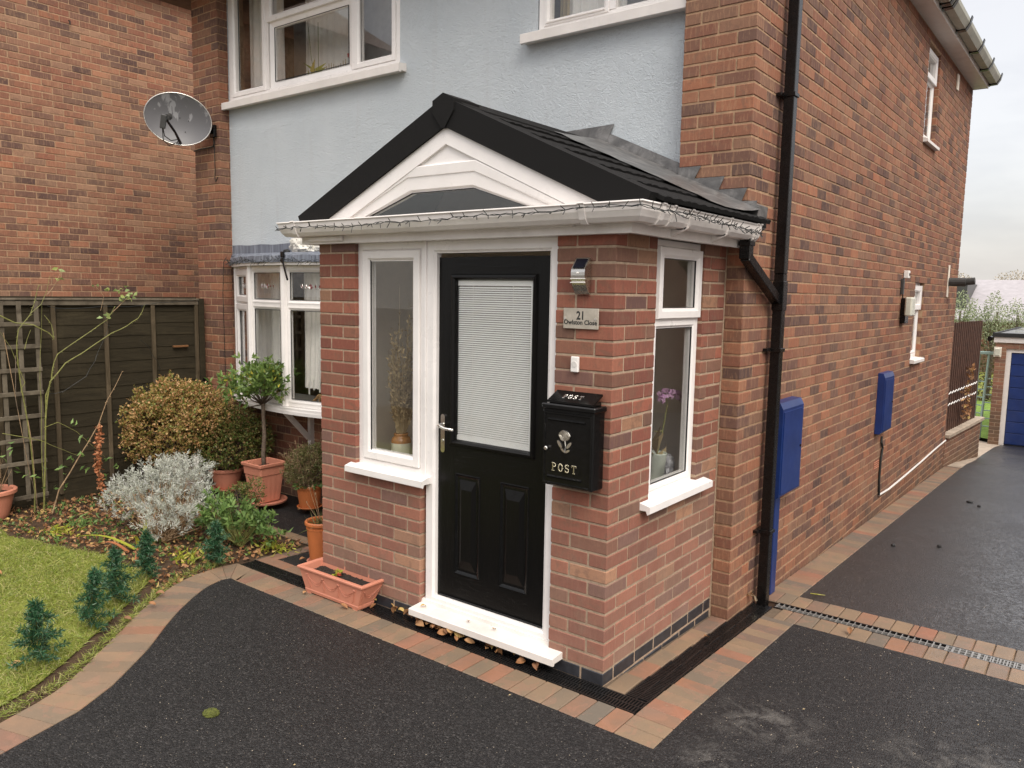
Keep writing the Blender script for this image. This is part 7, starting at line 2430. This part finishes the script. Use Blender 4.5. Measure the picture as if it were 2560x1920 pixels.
# --- soil crumbs
n = 2600
x = rs.uniform(-5.4, -1.5, n); y = rs.uniform(-3.0, .5, n)
ok = inpoly(x, y, bed) | (inpoly(x, y, [(a[0] - .0, a[1]) for a in OUT] + [(a[0] - .11, a[1] + .04) for a in OUT[::-1]]))
x, y = x[ok], y[ok]
mb = MB()
for a, b in zip(x, y):
    s = RND.uniform(.004, .012); mb.obox((a, b, s * .2), (s * 2, s * 1.6, s * 1.3), Matrix.Rotation(RND.uniform(0, 3), 3, 'Z'), s * .4)
o = mb.build('soil_crumbs', M['soil'], None, kind='stuff', fix=False); tag(o, 'loose crumbs of soil on the bed', 'soil')

# --- fallen leaves, each its own thing
leafm = []
for k in range(5):
    rs_ = np.random.RandomState(200 + k); L0 = .044 + .006 * k
    vs = []; nn = 7
    for i in range(nn + 1):
        t = i / nn; w = L0 * .33 * math.sin(PI * min(1, t * .93 + .05)) ** .8
        cz = .006 * math.sin(t * PI) * (1 + k * .5) + .012 * t * t * (k % 3)
        vs += [(L0 * (t - .5), -w, cz + .008 * (1 + (k % 2))), (L0 * (t - .5), 0, cz), (L0 * (t - .5), w, cz + .007)]
    fs = [f for i in range(nn) for f in ((i * 3, i * 3 + 3, i * 3 + 4, i * 3 + 1), (i * 3 + 1, i * 3 + 4, i * 3 + 5, i * 3 + 2))]
    me = bpy.data.meshes.new('fallen_leaf'); me.from_pydata(vs, [], fs); me.materials.append(M['leaf_dead']); leafm.append(me)
rg = random.Random(8)
def leaf(x, y, z, label='curled brown leaf among those blown under the white door sill', group='brown leaves gathered under the door sill', sc=1.0, flat=False):
    o = link('fallen_leaf', rg.choice(leafm), None, (x, y, z), (rg.uniform(-.9, .9) * (0 if flat else 1), rg.uniform(-.8, .8) * (0 if flat else 1), rg.uniform(0, 6.28)))
    o.scale = (sc,) * 3
    tag(o, label, 'leaf', group)
    return o
for k in range(62):
    x = rg.choice((rg.uniform(-1.27, -.90), rg.uniform(-1.25, -.85), rg.uniform(-1.30, -.30)))
    leaf(x, rg.uniform(-.085, -.005), .010 + rg.random() * (.040 if x < -.8 else .015), sc=rg.uniform(.7, 1.05))
for (x, y) in ((-1.64, -.02), (-1.60, -.06), (-1.48, -.02), (-1.44, -.03), (-1.40, -.02), (-1.33, -.03), (-1.36, -.02), (-1.66, -.09), (-1.64, -.11)):
    leaf(x, y, .014, 'curled brown leaf on the drain between the trough and the door sill', 'brown leaves on the drain beside the trough', sc=.95)
lab1 = [((.15, .91), 'pale fallen leaf lying on the flank drainage channel'), ((-2.10, -.19), 'yellow leaf tucked under the front of the trough'), ((-1.72, -.19), 'small yellow leaf at the right foot of the trough'), ((-3.70, 1.0), 'yellow leaf in the saucer of the orange pot'), ((-2.62, .20), 'pale sliver of leaf on the small patch of tarmac'),
        ((.76, 1.60), 'orange leaf scrap by the metal grating')]
for (x, y), lb_ in lab1: leaf(x, y, gz(y) + (.045 if x == -3.70 else .012), lb_, None, sc=.85, flat=True)
for k_, (x, y, lb_) in enumerate(((-2.62, -.92, 'yellow leaf on the grass beside the third mini fir'), (-2.52, -1.12, 'tan leaf on the lawn between the second and third mini firs'), (-2.40, -1.75, 'pale leaf lying by the foot of the nearest mini fir'), (-3.3, -.95, 'brown leaf in the middle of the lawn'), (-3.9, -1.3, 'dark brown leaf far out on the lawn'), (-2.75, -.80, 'orange leaf where the lawn meets the soil edge'))):
    leaf(x, y, .022, lb_, None, sc=.8, flat=True)
for (x, y, lb_) in ((-1.20, -.035, 'tiny dry leaf on the left end of the white door sill'), (-.86, -.03, 'thin curled leaf in the middle of the white door sill'), (-.68, -.02, 'small grey scrap right of centre on the white door sill')):
    leaf(x, y, .108, lb_, None, sc=.55, flat=True)
# scraps on tarmac
mb = MB()
for k in range(42):
    x = rg.uniform(-2.4, 2.6); y = rg.uniform(-2.4, 1.4)
    if x > -.05 and y > -.35 and x < .46: continue
    if y > -.36 and x < .46: continue
    if x < -1.2 and y < -1.2 + (-1.2 - x) * .6 - .6: continue
    z = .003; L0 = rg.uniform(.005, .018); a = rg.uniform(0, 3.14)
    d = Vector((math.cos(a), math.sin(a), 0)); s = Vector((-d.y, d.x, 0)) * L0 * .16
    c_ = Vector((x, y, z))
    mb.add([c_ - d * L0 * .5, c_ + s + Vector((0, 0, .003)), c_ + d * L0 * .5 + Vector((0, 0, .002)), c_ - s], [(0, 1, 2, 3)])
o = mb.build('leaf_scraps', M['straw'], None, kind='stuff', fix=False); tag(o, 'pale scraps of leaf and twig scattered over the tarmac', 'debris')
mm = thing('moss_clump', 'small oval clump of green moss lying on the tarmac', 'moss', (-1.26, -1.37, 0))
lump('moss', (-1.265, -1.365, .004), (.040, .034, .016), M['moss'], mm, 4, 4, .18, 4)
for k, (x, y) in enumerate(((.75, 6.53), (.86, 6.36), (.82, 4.23), (.51, 3.96))):
    t = thing('dark_stone', ('dark lump on the far driveway, left of a pair', 'dark lump on the far driveway, right of a pair', 'small dark lump halfway up the driveway', 'tiny dark lump near the block edging of the driveway')[k], 'stone', (x, y, gz(y)))
    lump('stone', (x, y, gz(y) + .008), (.035 if k == 0 else .018, .02, .014), M['rubber'], t, k + 3, 2, .3)
tw = thing('green_twig', 'short yellow-green twig on the tarmac near the wall edging', 'twig', (.40, 2.18, -.08))
mb = MB(); mb.tube([(.36, 2.16, gz(2.1) + .008), (.41, 2.17, gz(2.1) + .01), (.45, 2.19, gz(2.1) + .008)], [.004, .005, .002], 5); mb.build('twig', M['leaf_yellow'], tw)

# --- things inside the windows
jr = thing('stoneware_jar', 'cream and brown stoneware jar inside the window left of the front door', 'jar', (-1.625, .20, .885))
jc = (-1.625, .20, .885)
mb = MB(); mb.lathe([(0, 0), (.060, 0), (.063, .01), (.063, .115)], jc, 28); mb.build('jar_body', M['cream_glaze'], jr, smooth=True)
mb = MB(); mb.lathe([(.0633, .115), (.063, .128), (.054, .148), (.042, .154), (.044, .162), (.047, .168), (.044, .174), (.037, .173), (.035, .14)], jc, 28); mb.build('jar_shoulder', M['brown_glaze'], jr, smooth=True)
dj = thing('dried_grasses', 'tall arrangement of dried straw-coloured grasses standing in the stoneware jar', 'dried flowers', (jc[0], jc[1], 1.05))
rs = np.random.RandomState(17); n = 150
mb = MB(); PP = []; DD = []
for i in range(n):
    a = rs.rand() * 6.28; sp_ = rs.rand() ** .8; hgt = rs.uniform(.18, .62) * (1.15 - .3 * sp_)
    if rs.rand() < .10: hgt += .28
    b = Vector((jc[0] + .03 * math.cos(a), jc[1] + .03 * math.sin(a), 1.06)); e = b + Vector((math.cos(a) * .085 * sp_ + .02, math.sin(a) * .05 * sp_, hgt))
    mb.tube([b, b.lerp(e, .6) + Vector((0, 0, .02)), e], [.0016, .0013, .0008], 4)
    for j in range(12):
        q = b.lerp(e, rs.uniform(.3, 1)); PP.append(tuple(q)); DD.append(tuple(Vector(rs.normal(size=3)) * .5 + Vector((math.cos(a) * .3, math.sin(a) * .3, .8))))
mb.build('stalks', M['straw'], dj, kind='stuff')
build_leaves('seed_heads', PP, DD, .034, .011, M['straw'], dj, 3, curl=.2, kind='stuff')
oc = (-.165, .815, .885)
op1 = thing('orchid_pot', 'pale green pot inside the flank window of the porch', 'plant pot', oc)
mb = MB(); mb.lathe([(0, 0), (.042, 0), (.058, .15), (.062, .155), (.058, .158), (.054, .15), (.05, .13), (0, .13)], oc, 24); mb.build('pot_body', plain('pale_green_glaze', (.55, .60, .52), .35), op1, smooth=True)
oc2 = thing('orchid', 'pink orchid arching across the inside of the porch flank window', 'orchid', (oc[0], oc[1], 1.03))
mb = MB(); mb.tube([(oc[0], oc[1], 1.02), (oc[0], oc[1] + .05, 1.12), (oc[0], oc[1] + .09, 1.24), (oc[0], oc[1] + .11, 1.31), (oc[0], oc[1] + .09, 1.36), (oc[0], oc[1] + .0, 1.385)], [.004, .004, .0035, .003, .0025, .002], 6)
mb.tube([(oc[0], oc[1] + .09, 1.36), (oc[0], oc[1] + .20, 1.35), (oc[0], oc[1] + .31, 1.30)], [.0025, .002, .0015], 6)
mb.tube([(oc[0], oc[1] - .04, 1.17), (oc[0], oc[1] + .06, 1.16)], .003, 5)
mb.build('flower_stem', M['stem'], oc2)
rs = np.random.RandomState(5); PP = []; DD = []
for (dy, z) in ((-.04, 1.375), (.0, 1.39), (.05, 1.385), (.11, 1.375), (.17, 1.365), (.22, 1.355), (.27, 1.335), (.31, 1.30), (-.01, 1.36), (.29, 1.34)):
    for k in range(7):
        a = k * 2 * PI / 5 + rs.rand(); PP.append((oc[0] + .01 + rs.uniform(0, .02), oc[1] + dy, z)); DD.append((.35, math.cos(a), math.sin(a)))
build_leaves('flowers', PP, DD, .034, .030, M['orchid'], oc2, 3, curl=.1, shape=(.6,))
build_leaves('strap_leaves', [(oc[0], oc[1], 1.03)] * 4, [(.1, -.4, .9), (.1, .7, .2), (-.1, -.8, .25), (.2, -.2, 1)], .17, .055, M['straw'], oc2, 2, curl=.3)
pbg = thing('plastic_wrap', 'crumpled grey plastic wrap beside the orchid pot in the flank window', 'wrap', (-.17, .75, .89))
lump('wrap', (-.17, .96, .945), (.04, .06, .06), M['grey_bag'], pbg, 6, 3, .45, 3)
ca_ = thing('candle_arch', 'wooden candle arch with white candles on the bow window sill', 'candle arch', (-3.72, 1.25, .885))
mb = MB(); cy = BY - .12
mb.beam((-3.92, cy, .895), (-3.62, cy, .895), .05, .014); mb.beam((-3.90, cy, .90), (-3.77, cy, 1.0), .03, .016); mb.beam((-3.77, cy, 1.0), (-3.64, cy, .90), .03, .016); mb.beam((-3.77, cy, .9), (-3.77, cy, 1.0), .02, .012)
mb.build('arch', M['pine'], ca_)
for i, (dx, dz) in enumerate(((-.15, .0), (-.08, .045), (-.0, .03), (.075, -.01), (.14, -.045))):
    mb = MB(); z = 1.03 + dz; mb.tube([(-3.77 + dx, cy, z - .04), (-3.77 + dx, cy, z + .06)], .008, 8); mb.tube([(-3.77 + dx, cy, z + .06), (-3.77 + dx, cy, z + .078)], [.005, .001], 6); cn = mb.build('candle', M['candle'], ca_)
uy = BY + .17
uo = thing('orchid', 'leggy orchid with green leaves in a dark red pot in the wide upstairs window', 'orchid', (-4.15, uy, 3.78))
mb = MB(); mb.lathe([(0, 0), (.045, 0), (.055, .09), (.05, .09)], (-4.14, uy, 3.785), 20); mb.build('pot', plain('dark_red_pot', (.22, .01, .04), .4), uo)
build_leaves('leaves', [(-4.14, uy, 3.87)] * 10, [(1, 0, .1), (-1, 0, .3), (.8, -.3, .4), (-.8, -.2, -.2), (-.3, -.2, .8), (.2, -.4, .5), (-1, -.2, -.5), (1, -.1, -.3), (-.9, 0, .6), (.5, 0, .8)], .16, .06, M['leaf_yellow'], uo, 3, curl=.35)
mb = MB(); mb.tube([(-4.15, uy, 3.87), (-4.20, uy, 4.05), (-4.24, uy, 4.33)], .003, 5); mb.tube([(-4.10, uy, 3.87), (-4.10, uy, 4.35)], .003, 5); mb.build('canes', M['stem'], uo)
sk = thing('reed_sticks', 'row of thin pale sticks standing in the wide upstairs window', 'sticks', (-3.85, uy, 3.78))
mb = MB()
for k in range(9): mb.tube([(-3.98 + .032 * k, uy, 3.78), (-3.985 + .032 * k, uy, 3.95 + .02 * math.sin(k))], .0035, 5)
mb.build('sticks', M['straw'], sk)
rv = thing('rose_stems', 'two pinkish red roses standing in the wide upstairs window', 'flowers', (-3.6, uy, 3.78))
mb = MB()
for x in (-3.66, -3.54): mb.tube([(x + .04, uy, 3.78), (x, uy, 3.98)], .004, 5)
mb.build('stems', M['stem'], rv)
PP = []; DD = []
rs = np.random.RandomState(6)
for x in (-3.66, -3.53):
    for k in range(22): PP.append((x, uy, 3.98)); DD.append(tuple(rs.normal(size=3) + np.array([0, -.2, .5])))
build_leaves('petals', PP, DD, .038, .034, M['rose_red'], rv, 4, curl=.2)
tb = thing('soft_toy', 'pale beige soft toy lying in the left light of the wide upstairs window', 'soft toy', (-4.85, uy, 3.8))
mt_ = plain('beige_plush', (.50, .46, .36), .95, bs=150, bst=.6)
lump('body', (-4.90, uy, 3.85), (.10, .07, .07), mt_, tb, 3, 3, .1); lump('head', (-4.80, uy - .02, 3.92), (.06, .05, .055), mt_, tb, 5, 3, .1)
lump('ear', (-4.78, uy - .05, 3.965), (.02, .015, .03), mt_, tb, 6, 2, .1); lump('paw', (-4.80, uy - .05, 3.83), (.035, .03, .025), mt_, tb, 7, 2, .1)

# --- garden behind
n = 40000; rs = np.random.RandomState(91)
x = rs.uniform(-3.5, 1.2, n); y = rs.uniform(16.0, 24, n)
gzy = -.91 - (y - 15) * .02
P_ = np.stack([x, y, gzy - .05], 1)
sheet('back_lawn', [(-9, 16.0), (-.65, 16.0), (-.1, 15.7), (-.1, 24.5), (-9, 24.5)], .0, plain('bright_lawn', (.16, .26, .035), .95, var=.3, vs=8, bs=60, bst=.8, bd=.02))
def far_tree(name, label, cat, c, lobes, n, L, mat, seed, trunk=None, group=None):
    t = thing(name, label, cat, c, group)
    rs = np.random.RandomState(seed)
    P_, d_ = blob_points(n, lobes, rs, .25)
    build_leaves('crown', P_, unit(d_ + rs.normal(size=d_.shape)), L * (.6 + .8 * rs.rand(n)), L * .55, mat, t, seed, curl=.2, kind='stuff')
    if trunk:
        mb = MB(); mb.tube([c, (c[0] + .1, c[1], trunk)], [.07, .03], 7)
        rg = random.Random(seed)
        for k in range(8):
            l_ = lobes[k % len(lobes)]; mb.tube([(c[0] + .05, c[1], c[2] + (trunk - c[2]) * rg.uniform(.3, .8)), (l_[0] + rg.uniform(-.5, .5) * l_[3], l_[1], l_[2] + rg.uniform(-.3, .8) * l_[5])], [.03, .01], 5)
        mb.build('trunk', M['bark'], t)
    return t
far_tree('garden_tree', 'pale green tree just past the far corner of the house', 'tree', (-2.2, 25, -1.1), [(-2.15, 25, 1.3, .55, .5, .95), (-2.6, 25, .9, .5, .5, .8), (-1.75, 25, 1.15, .28, .4, .85)], 3000, .07, M['far_leaf'], 1, 1.6)
far_tree('garden_tree', 'thin silvery tree in the middle before the grey roof', 'tree', (-1.2, 25, -1.1), [(-1.20, 25, 1.45, .26, .35, .85), (-1.42, 25, 1.2, .20, .3, .7), (-1.0, 25, 1.0, .25, .3, .6)], 1900, .06, M['far_leaf'], 2, 1.6)
far_tree('garden_tree', 'silvery tree at the right edge above the garage', 'tree', (-.7, 25.5, -1.1), [(-.72, 25.5, 1.35, .36, .4, .70), (-.3, 25.5, 1.1, .3, .4, .5), (.5, 25.5, .95, .5, .4, .45)], 2400, .06, M['far_leaf'], 3, 1.5)
hd_ = thing('hedge', 'dark tangled hedge between the lawn and the far house', 'hedge', (-2, 24, -1.1))
rs = np.random.RandomState(99); n = 9000
P_ = np.stack([rs.uniform(-7, 3, n), rs.uniform(24.2, 25.2, n), -1.15 + rs.rand(n) ** 1.2 * 1.75], 1)
build_leaves('foliage', P_, rs.normal(size=(n, 3)), .10, .05, leaf_mat('hedge_leaves', [(0, (.05, .06, .02)), (.4, (.10, .10, .04)), (.7, (.16, .12, .06)), (1, (.20, .19, .09))]), hd_, 1, kind='stuff')
for k, (x, z, r, lab) in enumerate(((-9.2, 3.4, 1.5, 'hazy bare tree on the skyline left of the gap'), (-5.2, 3.5, 1.9, 'broad hazy bare tree on the skyline at the right'))):
    far_tree('bare_tree', lab, 'tree', (x, 72, -1.5), [(x, 72, z - .8, r, 1.2, 1.65), (x + .8, 72, z - 1.2, r * .8, 1, 1.3)], 3200, .16, M['far_bare'], 30 + k, z)
